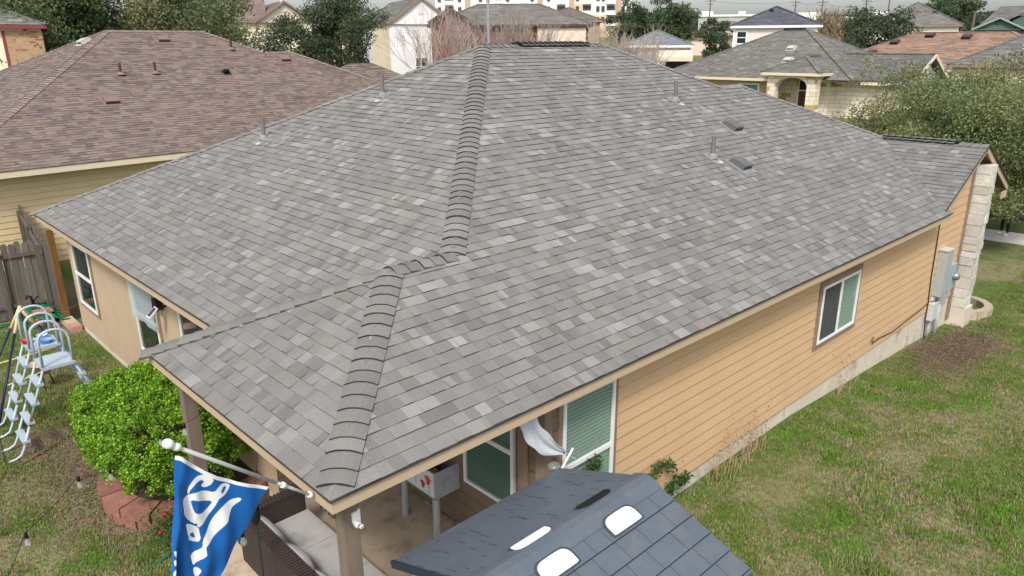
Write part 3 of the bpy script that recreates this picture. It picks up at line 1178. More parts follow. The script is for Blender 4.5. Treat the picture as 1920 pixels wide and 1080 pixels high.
def wall_boxes():
    y = WALLY - 0.012
    def bx(name, x0, x1, z0, z1, d, m, bev=0.01, par=house):
        b = MB()
        b.box((x0, y - d, z0), (x1, y, z1))
        return b.build(name, m, par, bevel=bev)
    gm = mat('panel_grey', lin(178, 184, 182, 0.8), 0.5, 0.06, 6)
    gb = mat('meter_blue_grey', lin(168, 186, 192, 0.8), 0.5, 0.06, 6)
    gw = mat('box_off_white', lin(208, 208, 204, 0.85), 0.55, 0.06, 6)
    e = bx('electrical_panel', 15.72, 16.08, 0.62, 1.72, 0.20, gm)
    c = MB()
    c.box((15.70, y - 0.215, 1.70), (16.10, y, 1.725))
    c.box((16.081, y - 0.19, 0.66), (16.09, y - 0.02, 1.66))
    c.build('panel_cover', mat('panel_light', lin(206, 206, 198, 0.8), 0.5, 0.05), e)
    mt = bx('meter_box', 16.42, 16.80, 0.60, 1.22, 0.14, gb)
    d = MB()
    d.lathe((16.66, y - 0.14, 0.92), [(0.10, 0.0), (0.10, 0.05), (0.085, 0.10), (0.06, 0.125), (0.0, 0.13)], 16, axis=(0, -1, 0))
    d.build('meter_dial', mat('meter_glass', lin(150, 156, 160, 0.7), 0.15, 0.3, 20, metal=0.3), mt)
    bx('cable_box', 16.28, 16.56, 0.22, 0.55, 0.10, gm)
    bx('phone_box', 15.60, 15.98, 0.05, 0.45, 0.13, gw, 0.02)
    bx('junction_box', 15.72, 15.84, 0.50, 0.60, 0.06, gw)
    p = MB()
    p.tube([(15.74, y - 0.05, 0.06), (15.74, y - 0.05, -0.5)], 0.03, 8)
    p.tube([(16.20, y - 0.07, 0.30), (16.20, y - 0.07, -0.55)], 0.045, 8)
    p.tube([(16.06, y - 0.06, 0.62), (16.02, y - 0.06, 0.44)], 0.03, 8)
    p.tube([(16.36, y - 0.06, 0.60), (16.40, y - 0.05, 0.2), (16.32, y - 0.05, -0.1), (16.22, y - 0.05, -0.2)], 0.015, 6)
    p.build('conduit', gm, house, smooth=True)
    k = MB()
    k.tube([(15.36, y - 0.012, 2.58), (15.40, y - 0.014, 1.8), (15.44, y - 0.013, 1.1), (15.55, y - 0.015, 0.5), (15.53, y - 0.02, 0.1), (15.52, y - 0.05, -0.3), (15.66, y - 0.06, -0.46)], 0.014, 6)
    k.tube([(15.60, y - 0.02, 0.5), (15.0, y - 0.022, 0.44), (14.2, y - 0.02, 0.40), (13.5, y - 0.022, 0.36), (12.7, y - 0.02, 0.42), (12.35, y - 0.03, 0.42), (12.3, y - 0.03, 0.5), (12.38, y - 0.03, 0.55)], 0.010, 6)
    k.build('cable', mat('dark_cable', lin(70, 56, 48), 0.7, 0.1), house, smooth=True)


wall_boxes()


# floodlights, solar lamp, brackets
def fixtures():
    m = MB()
    o = V(1.9, W - 0.17, 1.95)
    m.tube([o, o + V(-0.05, -0.22, 0.02)], 0.03, 8)
    for s in (-1, 1):
        b = o + V(-0.05 + 0.09 * s, -0.22, 0.0)
        m.lathe(b, [(0.0, -0.02), (0.05, 0.0), (0.06, 0.10), (0.085, 0.17), (0.07, 0.17)], 12, axis=(s * 0.4, -0.6, -0.5))
    m.build('floodlight', mat('lamp_grey', lin(96, 96, 94, 0.8), 0.45, 0.1), house, smooth=True)
    s = MB()
    fr = (V(WALLX - 0.22, 7.62, 2.05), unit((0, -1, 0)), unit((-1, 0, -0.9)), unit((-0.9, 0, 1)))
    s.box((-0.07, -0.10, 0), (0.07, 0.10, 0.02), 0, fr=fr)
    s.box((-0.055, -0.085, 0.0205), (0.055, 0.085, 0.024), 1, fr=fr)
    s.beam((WALLX, 7.62, 2.12), (WALLX - 0.22, 7.62, 2.05), 0.03, 0.03, 2)
    s.box((WALLX - 0.12, 7.75, 2.02), (WALLX, 7.93, 2.2), 2)
    s.build('solar_lamp', [M_WHITE, mat('solar_cell', (0.03, 0.035, 0.045, 1), 0.25, 0.1), M_BLACK], house)
    w = MB()
    w.tube([(WALLX - 0.02, 8.0, 1.05), (WALLX - 0.1, 7.9, 1.28), (WALLX - 0.09, 7.78, 1.30), (WALLX - 0.02, 7.7, 1.1)], 0.011, 6)
    w.build('wire_hook', M_BLACK, house, smooth=True)
    w = MB()
    w.tube([(WALLX - 0.02, 7.3, 1.62), (WALLX - 0.07, 7.2, 1.66), (WALLX - 0.07, 7.14, 1.58)], 0.009, 6)
    w.build('wire_hook', M_BLACK, house, smooth=True)
    # hooks on the corner post
    c = MB()
    c.box((0.20, 0.36, 2.30), (0.222, 0.45, 2.46), 0)
    c.lathe((0.20, 0.40, 2.42), [(0, 0), (0.03, 0.01), (0.035, 0.05), (0.02, 0.08)], 10, 0, axis=(-1, 0, 0))
    c.build('lamp_bracket', mat('lamp_grey', lin(96, 96, 94, 0.8)), house, smooth=True)
    c = MB()
    c.box((0.36, 0.206, 2.24), (0.376, 0.224, 2.40))
    c.box((0.30, 0.212, 2.28), (0.36, 0.2245, 2.38))
    c.lathe((0.33, 0.21, 2.27), [(0.0, 0), (0.028, 0.0), (0.028, 0.04), (0.018, 0.05)], 10, axis=(0, -1, 0))
    c.lathe((0.36, 0.21, 2.24), [(0.0, 0), (0.022, 0.0), (0.022, 0.04), (0.014, 0.05)], 10, axis=(0, -1, 0))
    c.build('pole_bracket', M_WHITE, house)


fixtures()

# ------------------------------------------------------------------ flag on the corner of the patio roof


def pip(px, py, poly):
    inside = np.zeros(px.shape, bool)
    n = len(poly)
    j = n - 1
    for i in range(n):
        xi, yi = poly[i]
        xj, yj = poly[j]
        c = ((yi > py) != (yj > py)) & (px < (xj - xi) * (py - yi) / (yj - yi + 1e-12) + xi)
        inside ^= c
        j = i
    return inside


def chaikin(p, n=2):
    p = np.array(p, float)
    for _ in range(n):
        q = np.roll(p, -1, 0)
        p = np.stack([0.75 * p + 0.25 * q, 0.25 * p + 0.75 * q], 1).reshape(-1, 2)
    return p.tolist()


def make_flag():
    base = V(0.0, 0.30, 2.66)
    H = V(-0.98162, -0.19084, 0)
    N = V(0.19084, -0.98162, 0)            # towards the lawn

    def P(a, z, d=0.0):
        return base + H * a + V(0, 0, z) + N * d
    t = thing('flag', 'blue flag with white script lettering hanging from a white pole', 'flag', tuple(base))
    p = MB()
    A, B = P(0.0, 0.0), P(1.08, 0.99)
    p.tube([A, A + (B - A) * 0.30], 0.0125, 12)
    p.tube([A + (B - A) * 0.30, B], 0.0145, 12)
    p.build('pole', mat('pole_metal', lin(206, 206, 204, 0.8), 0.35, 0.04, 20, metal=0.2), t, smooth=True)
    d = unit(B - A)
    f = MB()
    f.lathe(B, [(0.0145, -0.06), (0.027, -0.05), (0.028, -0.02), (0.018, -0.005), (0.018, 0.0), (0.030, 0.015), (0.036, 0.04), (0.030, 0.065), (0.014, 0.08), (0, 0.082)], 14, axis=tuple(d))
    f.build('finial', M_WHITE, t, smooth=True)
    f = MB()
    f.lathe(A + d * 0.36, [(0.016, -0.02), (0.024, -0.018), (0.024, 0.018), (0.016, 0.02)], 12, axis=tuple(d))
    f.build('clip', M_WHITE, t, smooth=True)
    f = MB()
    f.lathe(A + d * 0.03, [(0.014, -0.02), (0.026, -0.018), (0.026, 0.018), (0.014, 0.02)], 12, axis=tuple(d))
    f.build('clip', M_WHITE, t, smooth=True)
    top = [(1.078, 0.915), (1.048, 0.897), (0.969, 0.795), (0.885, 0.693), (0.796, 0.602), (0.653, 0.483), (0.398, 0.301)]
    bot = [(1.3, -0.084), (0.989, -0.306)]
    white = [[(1.032, .587), (1.028, .626), (1.005, .655), (.972, .679), (.937, .683), (.893, .671), (.862, .642), (.832, .603), (.847, .575), (.879, .563), (.909, .57), (.925, .593), (.916, .607), (.9, .607), (.905, .628), (.923, .64), (.948, .64), (.979, .631), (1.001, .617), (1.018, .6), (1.023, .58)],
             [(1.03, .577), (.993, .576), (.945, .562), (.889, .533), (.838, .493), (.808, .522), (.769, .534), (.702, .487), (.717, .457), (.758, .43), (.801, .427), (.817, .425), (.837, .393), (.881, .348), (.932, .318), (.97, .297), (.996, .292), (1.009, .31), (.999, .328), (1.02, .336), (1.049, .371), (1.069, .431), (1.063, .469), (1.069, .535), (1.059, .56), (1.037, .574)],
             [(1.07, .362), (1.035, .334), (.996, .292), (.996, .243), (.993, .192), (1.014, .175), (1.046, .198), (1.074, .226), (1.071, .246), (1.072, .289)],
             [(.66, .354), (.641, .335), (.654, .317), (.711, .305), (.738, .282), (.764, .241), (.773, .213), (.835, .194), (.892, .163), (.951, .122), (.973, .113), (.976, .077), (.976, .043), (1.0, .036), (1.037, .027), (1.075, .008), (1.075, .058), (1.077, .092), (1.045, .109), (.992, .12), (.987, .177), (.945, .228), (.896, .28), (.848, .323), (.801, .356), (.735, .368)],
             [(1.08, -.005), (1.053, -.01), (1.028, -.051), (1.042, -.075), (1.069, -.085), (1.081, -.093), (1.087, -.045)],
             [(1.217, .255), (1.186, .222), (1.178, .2), (1.187, .147), (1.212, .137), (1.24, .144), (1.229, .191), (1.215, .176), (1.208, .193), (1.219, .211)],
             [(1.249, .113), (1.211, .115), (1.191, .118), (1.198, .074), (1.242, .038), (1.262, .046)]]
    holes = [[(1.019, .536), (.965, .495), (.91, .459), (.861, .433), (.877, .405), (.911, .387), (.952, .386), (.999, .408), (1.013, .435), (1.018, .485)],
             [(.792, .454), (.784, .483), (.758, .501), (.741, .491), (.746, .473), (.767, .457)],
             [(1.062, .256), (1.037, .278), (1.027, .24), (1.026, .215), (1.041, .227)]]
    ni, nj = 190, 230
    u = np.linspace(0, 1, ni)
    v = np.linspace(0, 1, nj)
    ta = np.array(top)
    L = np.concatenate([[0], np.cumsum(np.hypot(*np.diff(ta, axis=0).T))])
    L /= L[-1]
    tx, tz = np.interp(u, L, ta[:, 0]), np.interp(u, L, ta[:, 1])
    bx = bot[0][0] + (bot[1][0] - bot[0][0]) * u
    bz = bot[0][1] + (bot[1][1] - bot[0][1]) * u
    a = tx[:, None] * (1 - v) + bx[:, None] * v
    z = tz[:, None] * (1 - v) + bz[:, None] * v
    U, Vv = np.meshgrid(u, v, indexing='ij')
    # folds: a gathered pleat down the outer edge, soft waves elsewhere, radiating from the inner corner
    dep = 0.050 * np.sin(U * 21 + 0.6) * np.exp(-((U - 0.10) / 0.16) ** 2) * (0.25 + Vv)
    dep += 0.018 * np.sin(U * 9 + Vv * 3.0) * (0.2 + Vv) + 0.010 * np.sin((U * 1.2 - Vv * 0.9) * 16)
    dep += 0.012 * np.sin((1 - U) * 6 + Vv * 11) * (U > 0.3) * Vv
    wm = np.zeros(a.shape, bool)
    for pl in white:
        wm |= pip(a, z, chaikin(pl))
    for pl in holes:
        wm &= ~pip(a, z, chaikin(pl, 1))
    wm |= Vv < 0.030
    wm &= ~((U > 0.0) & (U < 0.02) & (Vv > 0.03))
    mb = MB()
    Pt = [[P(a[i, j], z[i, j], dep[i, j]) for j in range(nj)] for i in range(ni)]
    mb.grid(Pt, mf=lambda i, j: 1 if wm[i, j] else 0)
    mb.build('banner', [mat('flag_blue', lin(22, 98, 176, 0.9), 0.6, 0.06, 5, spec=0.3), mat('flag_white', (0.80, 0.81, 0.83, 1), 0.6, 0.03)], t, smooth=True)


make_flag()

# ------------------------------------------------------------------ resin shed beside the patio


def make_shed():
    x0, x1 = 0.48, 2.56
    yl, yr, ye = -0.14, -2.30, -1.22
    ze, zr = 2.0, 2.4
    t = thing('shed', 'resin garden shed with dark blue grey roof beside the patio', 'shed', (1.5, -1.22, 0))
    mroof = mat('resin_roof', lin(94, 103, 113, 0.85), 0.5, 0.10, 1.5, 0.07, 60, spec=0.4, stain=lin(112, 114, 116, 0.85), stain_scale=3.5, stain_lo=0.5, stain_hi=0.8, bump=0.08, bscale=30)
    mline = mat('resin_groove', lin(48, 55, 66, 0.85), 0.7, 0.05)
    msky = mat('skylight_plastic', (0.80, 0.82, 0.82, 1), 0.35, 0.04)
    mwall = mat('resin_wall', lin(206, 200, 186, 0.85), 0.6, 0.06, 3)
    w = MB()
    w.box((x0 + 0.10, yr + 0.10, 0), (x1 - 0.08, yl - 0.10, ze - 0.02))
    for x in (x0 + 0.10, x1 - 0.10):
        w.poly([(x, yr + 0.1, ze - 0.02), (x, yl - 0.1, ze - 0.02), (x, ye, zr - 0.05)])
    w.build('wall', mwall, t)
    rng = random.Random(4)
    for side, y in (('L', yl), ('R', yr)):
        r = MB()
        O = V(x0, y, ze)
        U = V(1, 0, 0)
        Vd = unit((0, ye - y, zr - ze))
        N = np.cross(U, Vd)
        if N[2] < 0:
            N = -N
        Ls = math.hypot(ye - y, zr - ze)
        fr = (O, U, Vd, N)
        r.box((0, -0.03, -0.03), (x1 - x0, Ls, 0.0), 0, fr=fr)
        r.box((-0.03, -0.04, -0.06), (0.0, Ls, 0.004), 1, fr=fr)
        r.box((x1 - x0, -0.04, -0.05), (x1 - x0 + 0.01, Ls, 0.0), 0, fr=fr)
        if side == 'R':
            rows = [0, 0.21, 0.42, 0.63, 0.83]
            for i, v0 in enumerate(rows):
                v1 = rows[i + 1] if i < len(rows) - 1 else Ls - 0.14
                # each course is a tilted overlapping panel
                r.poly([O + Vd * v0 + N * 0.016, O + U * (x1 - x0) + Vd * v0 + N * 0.016, O + U * (x1 - x0) + Vd * v1 + N * 0.004, O + Vd * v1 + N * 0.004], 0)
                r.poly([O + Vd * v0 + N * 0.0, O + U * (x1 - x0) + Vd * v0 + N * 0.0, O + U * (x1 - x0) + Vd * v0 + N * 0.016, O + Vd * v0 + N * 0.016], 1)
                r.box((0, v0 - 0.007, 0.0), (x1 - x0, v0, 0.006), 1, fr=fr)
                u = rng.uniform(0.1, 0.4)
                while u < x1 - x0 - 0.05:
                    h0, h1 = 0.017, 0.0055
                    r.poly([O + U * u + Vd * v0 + N * h0, O + U * (u + 0.005) + Vd * v0 + N * h0, O + U * (u + 0.005) + Vd * v1 + N * h1, O + U * u + Vd * v1 + N * h1], 1)
                    u += rng.uniform(0.20, 0.36)
            r.box((0, Ls - 0.15, 0.006), (x1 - x0 + 0.005, Ls - 0.135, 0.008), 1, fr=fr)
        else:
            # short embossed dashes of the shingle pattern
            rows = 11
            for i in range(rows):
                v0 = 0.06 + i * (Ls - 0.22) / rows
                u = rng.uniform(0, 0.3)
                while u < x1 - x0 - 0.1:
                    l = rng.uniform(0.05, 0.16)
                    # in this slope the dashes run up and down the slope
                    vv = v0 + rng.uniform(-.03, .03)
                    r.poly([O + U * u + Vd * vv + N * 0.002, O + U * (u + 0.006) + Vd * vv + N * 0.002, O + U * (u + 0.006) + Vd * (vv + l) + N * 0.002, O + U * u + Vd * (vv + l) + N * 0.002], 1)
                    u += rng.uniform(0.28, 0.6)
        r.build('roof', [mroof, mline], t)

        def sky_panel(uc, vc, su, sv, m, name='skylight', frame=True):
            c = O + U * uc + Vd * vc + N * 0.018
            pts, ptf = [], []
            for k in range(28):
                th = 2 * math.pi * k / 28
                ex = 0.55 if math.sin(th) < 0 else 1.0
                cu = math.copysign(abs(math.cos(th)) ** (0.15 if math.sin(th) < 0 else 0.42), math.cos(th))
                sv_ = math.copysign(abs(math.sin(th)) ** (0.15 if math.sin(th) < 0 else 0.85), math.sin(th)) * (0.8 if math.sin(th) < 0 else 1.15)
                pts.append((cu * su / 2, sv_ * sv / 2))
            s = MB()
            top = [c + U * a + Vd * b + N * 0.012 for a, b in pts]
            low = [c + U * a * 1.04 + Vd * b * 1.06 - N * 0.014 for a, b in pts]
            s.poly(top, 0)
            for k in range(28):
                s.poly([low[k], low[(k + 1) % 28], top[(k + 1) % 28], top[k]], 0)
            so_ = s.build(name, m, t)
            f = MB()
            f.poly([c + U * a * 1.15 + Vd * b * 1.22 + N * 0.004 for a, b in pts], 0)
            f.build('frame', mat('resin_groove2', lin(66, 74, 86, 0.8), 0.6, 0.05), so_)
        if side == 'R':
            sky_panel(1.46, 0.93, 0.36, 0.17, msky)
            sky_panel(0.64, 0.93, 0.36, 0.17, msky)
        else:
            sky_panel(0.70, 1.02, 0.40, 0.12, msky)
            sky_panel(1.48, 1.02, 0.40, 0.11, M_BLACK, 'open_skylight')
    c = MB()
    pr = [(-0.16, zr - 0.045), (-0.10, zr - 0.012), (-0.04, zr + 0.012), (0.04, zr + 0.012), (0.10, zr - 0.012), (0.15, zr - 0.035)]
    c.grid([[(x, ye + y, z) for (y, z) in pr] for x in (x0 - 0.02, x1 + 0.012)])
    c.build('ridge_cap', mroof, t)


make_shed()

# ------------------------------------------------------------------ patio furniture


def pillow_mesh(mb, O, X, Y, Z, sx, sy, sz, m=0, n=9, sag=0.0, rng=None, pw=0.35):
    rng = rng or random.Random(1)
    for s in (1, -1):
        P = []
        for i in range(n):
            row = []
            for j in range(n):
                u, v = -1 + 2 * i / (n - 1), -1 + 2 * j / (n - 1)
                h = (max(0.0, (1 - u ** 4) * (1 - v ** 4))) ** pw
                wob = 1 + 0.10 * math.sin(3.1 * u + 2 * v + sag * 7)
                row.append(np.asarray(O) + np.asarray(X) * u * sx / 2 + np.asarray(Y) * v * sy / 2 + np.asarray(Z) * (s * h * sz / 2 * wob - sag * u * u * 0.05))
            P.append(row if s > 0 else row[::-1])
        mb.grid(P, m)


def make_sofa():
    t = thing('patio_sofa', 'dark brown wicker sofa with pale grey cushions on the patio', 'sofa', (0.9, 2.0, 0.05))
    mw = mat('wicker', lin(74, 62, 58, 0.8), 0.8, 0.35, 55, 0.25, 140, bump=0.8, bscale=90)
    mc = mat('grey_cushion', lin(186, 184, 180, 0.8), 0.9, 0.06, 5, 0.05, 60, stain=lin(160, 156, 150, 0.8), stain_scale=4)
    mp = mat('pale_pillow', lin(190, 190, 190, 0.8), 0.9, 0.05, 6)
    f = MB()
    f.box((0.46, 0.75, 0.05), (1.30, 3.30, 0.32))
    f.build('seat_frame', mw, t, bevel=0.02)
    b = MB()
    b.box((0.42, 0.75, 0.33), (0.56, 3.30, 0.80))
    b.build('backrest', mw, t, bevel=0.025)
    a = MB()
    a.box((0.57, 3.17, 0.33), (1.30, 3.31, 0.74))
    a.build('armrest', mw, t, bevel=0.025)
    tr = MB()
    n = 52
    for k in range(n):          # braided top edge
        y = 0.78 + k * 2.5 / n
        tr.box((0.405, y, 0.79), (0.565, y + 0.03, 0.825))
    for k in range(14):
        x = 0.59 + k * 0.05
        tr.box((x, 3.16, 0.73), (x + 0.032, 3.32, 0.765))
    tr.build('braided_edge', mw, t, bevel=0.008)
    for k in range(3):
        c = MB()
        y0 = 1.0 + k * 0.72
        c.box((0.70, y0 + 0.005, 0.325), (1.31, y0 + 0.715, 0.46))
        c.build('seat_cushion', mc, t, bevel=0.035)
    rng = random.Random(9)
    for k in range(3):
        c = MB()
        y0 = 1.32 + k * 0.70
        O = V(0.66 + rng.uniform(-.01, .03), y0, 0.60)
        pillow_mesh(c, O, V(0, 1, 0), unit((-0.25, 0, 1)), unit((1, 0, 0.25)), 0.69, 0.40, 0.14, sag=rng.uniform(0, 1), n=13)
        c.build('back_cushion', mp, t, smooth=True)


make_sofa()


def make_planter():
    t = thing('raised_planter', 'white painted planter box on log legs with colourful handprints, full of toys', 'planter', (2.66, 2.38, 0.05))
    mw = mat('planter_paint', lin(188, 196, 200, 0.85), 0.8, 0.12, 5, 0.1, 40, stain=lin(150, 156, 158, 0.8), stain_scale=5)
    mwh = mat('planter_white', lin(222, 224, 222, 0.85), 0.75, 0.05, 5)
    ml = mat('peeling_log', lin(186, 190, 192, 0.8), 0.85, 0.15, 6, 0.15, 30, stain=lin(120, 124, 124, 0.8), stain_scale=9, stain_lo=.5, stretch=(1, 1, 0.25))
    x0, x1, y0, y1, z0, z1 = 2.44, 2.96, 1.90, 2.72, 0.66, 1.04
    for (x, y) in ((x0 + 0.06, y0 + 0.06), (x1 - 0.06, y0 + 0.06), (x0 + 0.06, y1 - 0.06), (x1 - 0.06, y1 - 0.06)):
        l = MB()
        l.tube([(x, y, 0.05), (x + 0.004, y, 0.5), (x, y, 1.0)], [0.053, 0.050, 0.048], 14)
        l.build('leg', ml, t, smooth=False)
    e = MB()
    e.box((x0, y0, z0), (x1, y0 + 0.02, z1))
    e.box((x0, y1 - 0.02, z0), (x1, y1, z1))
    e.box((x1 - 0.02, y0 + 0.02, z0), (x1, y1 - 0.02, z1))
    e.box((x0 + 0.02, y0 + 0.02, z0 + 0.02), (x1 - 0.02, y1 - 0.02, z0 + 0.05))
    e.build('box', mw, t)
    s = MB()
    nb = 6
    for k in range(nb):
        ya = y0 + 0.02 + k * (y1 - y0 - 0.04) / nb
        s.box((x0, ya + 0.002, z0 + 0.02), (x0 + 0.02, ya + (y1 - y0 - 0.04) / nb - 0.002, z1))
    so_ = s.build('painted_side', mwh, t)
    g = MB()
    g.box((x0 - 0.003, y0, z0), (x0 + 0.018, y1, z0 + 0.018))
    g.build('green_edge', mat('green_paint', lin(36, 150, 84), 0.6, 0.1), so_)
    mats = [mat('red_paint', lin(206, 60, 50), 0.6, 0.1), mat('violet_paint', lin(150, 70, 170), 0.6, 0.1), mat('navy_paint', lin(48, 44, 120), 0.6, 0.1), mat('green_stem', lin(60, 140, 90), 0.6, 0.1), mat('crimson_paint', lin(176, 36, 60), 0.6, 0.1)]
    h = MB()

    def blob(yc, zc, ry, rz, m, n=10):
        h.poly([(x0 - 0.004 - 0.0004 * m, yc + ry * math.cos(2 * math.pi * k / n), zc + rz * math.sin(2 * math.pi * k / n)) for k in range(n)], m)

    def hand(yc, zc, s_, m):
        blob(yc, zc, 0.030 * s_, 0.034 * s_, m)
        for k in range(5):
            an = R(40 + 25 * k)
            p, q = (yc + 0.03 * s_ * math.cos(an), zc + 0.03 * s_ * math.sin(an)), (yc + 0.075 * s_ * math.cos(an), zc + 0.08 * s_ * math.sin(an))
            n_ = (-math.sin(an) * 0.007 * s_, math.cos(an) * 0.007 * s_)
            xx = x0 - 0.0045 - 0.0004 * m
            h.poly([(xx, p[0] + n_[0], p[1] + n_[1]), (xx, q[0] + n_[0], q[1] + n_[1]), (xx, q[0] - n_[0], q[1] - n_[1]), (xx, p[0] - n_[0], p[1] - n_[1])], m)
    for yy, zz, k_, m_ in ((2.03, 0.87, 1.25, 0), (2.14, 0.78, 1.0, 4), (2.29, 0.93, 1.0, 1), (2.43, 0.92, 0.85, 2)):
        h = MB()
        hand(yy, zz, k_, m_)
        h.build('handprint', mats, so_)
    h = MB()
    for (yy, za, zb) in ((2.01, 0.70, 0.83), (2.29, 0.74, 0.88), (2.43, 0.76, 0.86), (2.56, 0.76, 0.9)):
        h = MB()
        h.poly([(x0 - 0.0042, yy, za), (x0 - 0.0042, yy + 0.007, za), (x0 - 0.0042, yy + 0.007, zb), (x0 - 0.0042, yy, zb)], 3)
        h.build('painted_stem', mats, so_)
    # toys in the box
    rng = random.Random(12)
    for lab, c, (tx, ty) in (('blue toy block cluster in the planter box', lin(40, 90, 180), (2.74, 2.02)), ('yellow toy heap beside a blue one in the planter box', lin(190, 165, 60), (2.60, 2.10)), ('dark toy tangle at the back of the planter box', lin(40, 40, 46), (2.70, 2.32))):
        k = MB()
        for _ in range(9):
            o = V(tx + rng.uniform(-.06, .06), ty + rng.uniform(-.06, .06), 0.88 + rng.uniform(0, .08))
            an = rng.uniform(0, 3)
            k.box((-.035, -.02, -.015), (.035, .02, .015), fr=(o, V(math.cos(an), math.sin(an), 0.2), V(-math.sin(an), math.cos(an), 0), unit((rng.uniform(-.4, .4), 0, 1))))
        for _ in range(5):
            o = V(tx + rng.uniform(-.07, .07), ty + rng.uniform(-.07, .07), 0.86)
            k.tube([o, o + V(rng.uniform(-.06, .06), rng.uniform(-.06, .06), 0.1)], 0.012, 6)
        k.box((tx - .07, ty - .07, 0.712), (tx + .07, ty + .07, 0.86))
        o = k.build('toy_pile', mat('toy_' + lab.split()[0], c, 0.5, 0.2, 20))
        tag(o, lab, 'toy')


make_planter()


def small_patio():
    # black torch lamp on a pole behind the sofa
    t = thing('torch_lamp', 'black torch lamp on a slim pole behind the wicker sofa', 'lamp', (0.20, 2.08, 0))
    p = MB()
    p.tube([(0.20, 2.08, 0), (0.20, 2.08, 1.38)], 0.013, 8)
    p.build('pole', mat('dark_pole', lin(58, 62, 66, 0.8), 0.5, 0.1), t)
    h = MB()
    h.lathe((0.20, 2.08, 1.34), [(0.012, 0.0), (0.03, 0.02), (0.05, 0.07), (0.052, 0.10), (0.052, 0.22), (0.045, 0.25), (0, 0.26)], 12)
    h.build('lamp_head', M_BLACK, t, smooth=True)
    # grey shade cloth sagging under the eave
    A, B = V(2.30, 0.12, 2.62), V(2.93, 0.10, 1.90)
    mb = MB()
    P = []
    D_ = unit(B - A)
    W_ = unit(np.cross(D_, V(0.60, 0.64, -0.48)))
    Q_ = np.cross(W_, D_)
    for i in range(20):
        s = i / 19
        row = []
        c = A + (B - A) * s + W_ * (-0.07 * math.sin(math.pi * s)) + V(0, 0, -0.03 * math.sin(math.pi * s))
        wd = 0.115 * (1 - 0.15 * s) * (1 - max(0, (s - 0.55) / 0.47) ** 1.6)
        for j in range(13):
            u = -1 + 2 * j / 12
            row.append(c + W_ * (u * wd) + Q_ * (0.05 * (1 - u * u) + 0.016 * math.sin(7 * u + 3 * s)) + W_ * (0.012 * math.sin(16 * s) * (abs(u) > 0.9)))
        P.append(row)
    mb.grid(P)
    o = mb.build('shade_cloth', mat('grey_cloth', lin(206, 210, 216, 0.9), 0.8, 0.05, 8), None, smooth=True, solid=0.006)
    t = tag(o, 'loose grey shade cloth sagging from the eave before the large window', 'cloth')
    r = MB()
    r.tube([(2.78, 0.06, 1.78), (2.98, 0.06, 1.98)], 0.013, 8)
    r.tube([(2.92, 0.10, 1.92), (2.99, 0.09, 1.86), (3.06, 0.09, 1.80)], 0.004, 5)
    r.build('rod', M_WHITE, t)
    g = thing('garden_lamp', 'small clear glass garden lamp on a post behind the shed', 'lamp', (2.68, 0.06, 0))
    p = MB()
    p.tube([(2.68, 0.06, 0), (2.68, 0.06, 1.84)], 0.012, 8)
    p.build('post', M_BLACK, g)
    p = MB()
    p.lathe((2.68, 0.06, 1.83), [(0.02, 0), (0.06, 0.02), (0.075, 0.05), (0.07, 0.075), (0.04, 0.085), (0, 0.086)], 14)
    p.build('glass_head', glass_mat('clear_glass', (0.3, 0.32, 0.31, 1), 0.35, 0.08), g, smooth=True)


small_patio()


def string_lights():
    pts_sets = [([(-2.2, 1.6, 1.9), (-1.70, 2.78, 1.85), (-1.05, 3.59, 1.80), (-0.75, 3.56, 1.78), (-0.18, 3.57, 1.98), (-0.10, 2.93, 2.34), (0.04, 2.6, 2.60)], [1, 2, 3, 4, 5], 'string of clear bulbs hung across the back yard to the patio eave'),
                ([(0.04, 1.4, 2.60), (-0.25, 0.9, 2.45), (-0.50, 0.60, 2.42), (-0.8, 0.35, 2.4)], [2], 'short string of clear bulbs hanging below the blue flag')]
    mg = glass_mat('bulb_glass', (0.5, 0.5, 0.48, 1), 0.4, 0.1)
    for pts, idx, lab in pts_sets:
        t = thing('string_lights', lab, 'string lights', pts[0])
        c = MB()
        full = []
        for a, b in zip(pts[:-1], pts[1:]):
            a, b = V(*a), V(*b)
            for k in range(6):
                s = k / 6
                full.append(a + (b - a) * s - V(0, 0, 0.03 * math.sin(math.pi * s)))
        full.append(V(*pts[-1]))
        c.tube(full, 0.0035, 5)
        c.build('cord', M_BLACK, t)
        for i in idx:
            p = V(*pts[i])
            b = MB()
            b.lathe(p - V(0, 0, 0.155), [(0.0, 0), (0.018, 0.006), (0.028, 0.028), (0.028, 0.045), (0.016, 0.08), (0.014, 0.10)], 12)
            bo = b.build('bulb', mg, t, smooth=True)
            s = MB()
            s.lathe(p - V(0, 0, 0.06), [(0.0, 0), (0.017, 0.001), (0.017, 0.045), (0.008, 0.06), (0, 0.06)], 10)
            s.build('socket', M_BLACK, bo, smooth=True)


string_lights()

# ------------------------------------------------------------------ back yard things


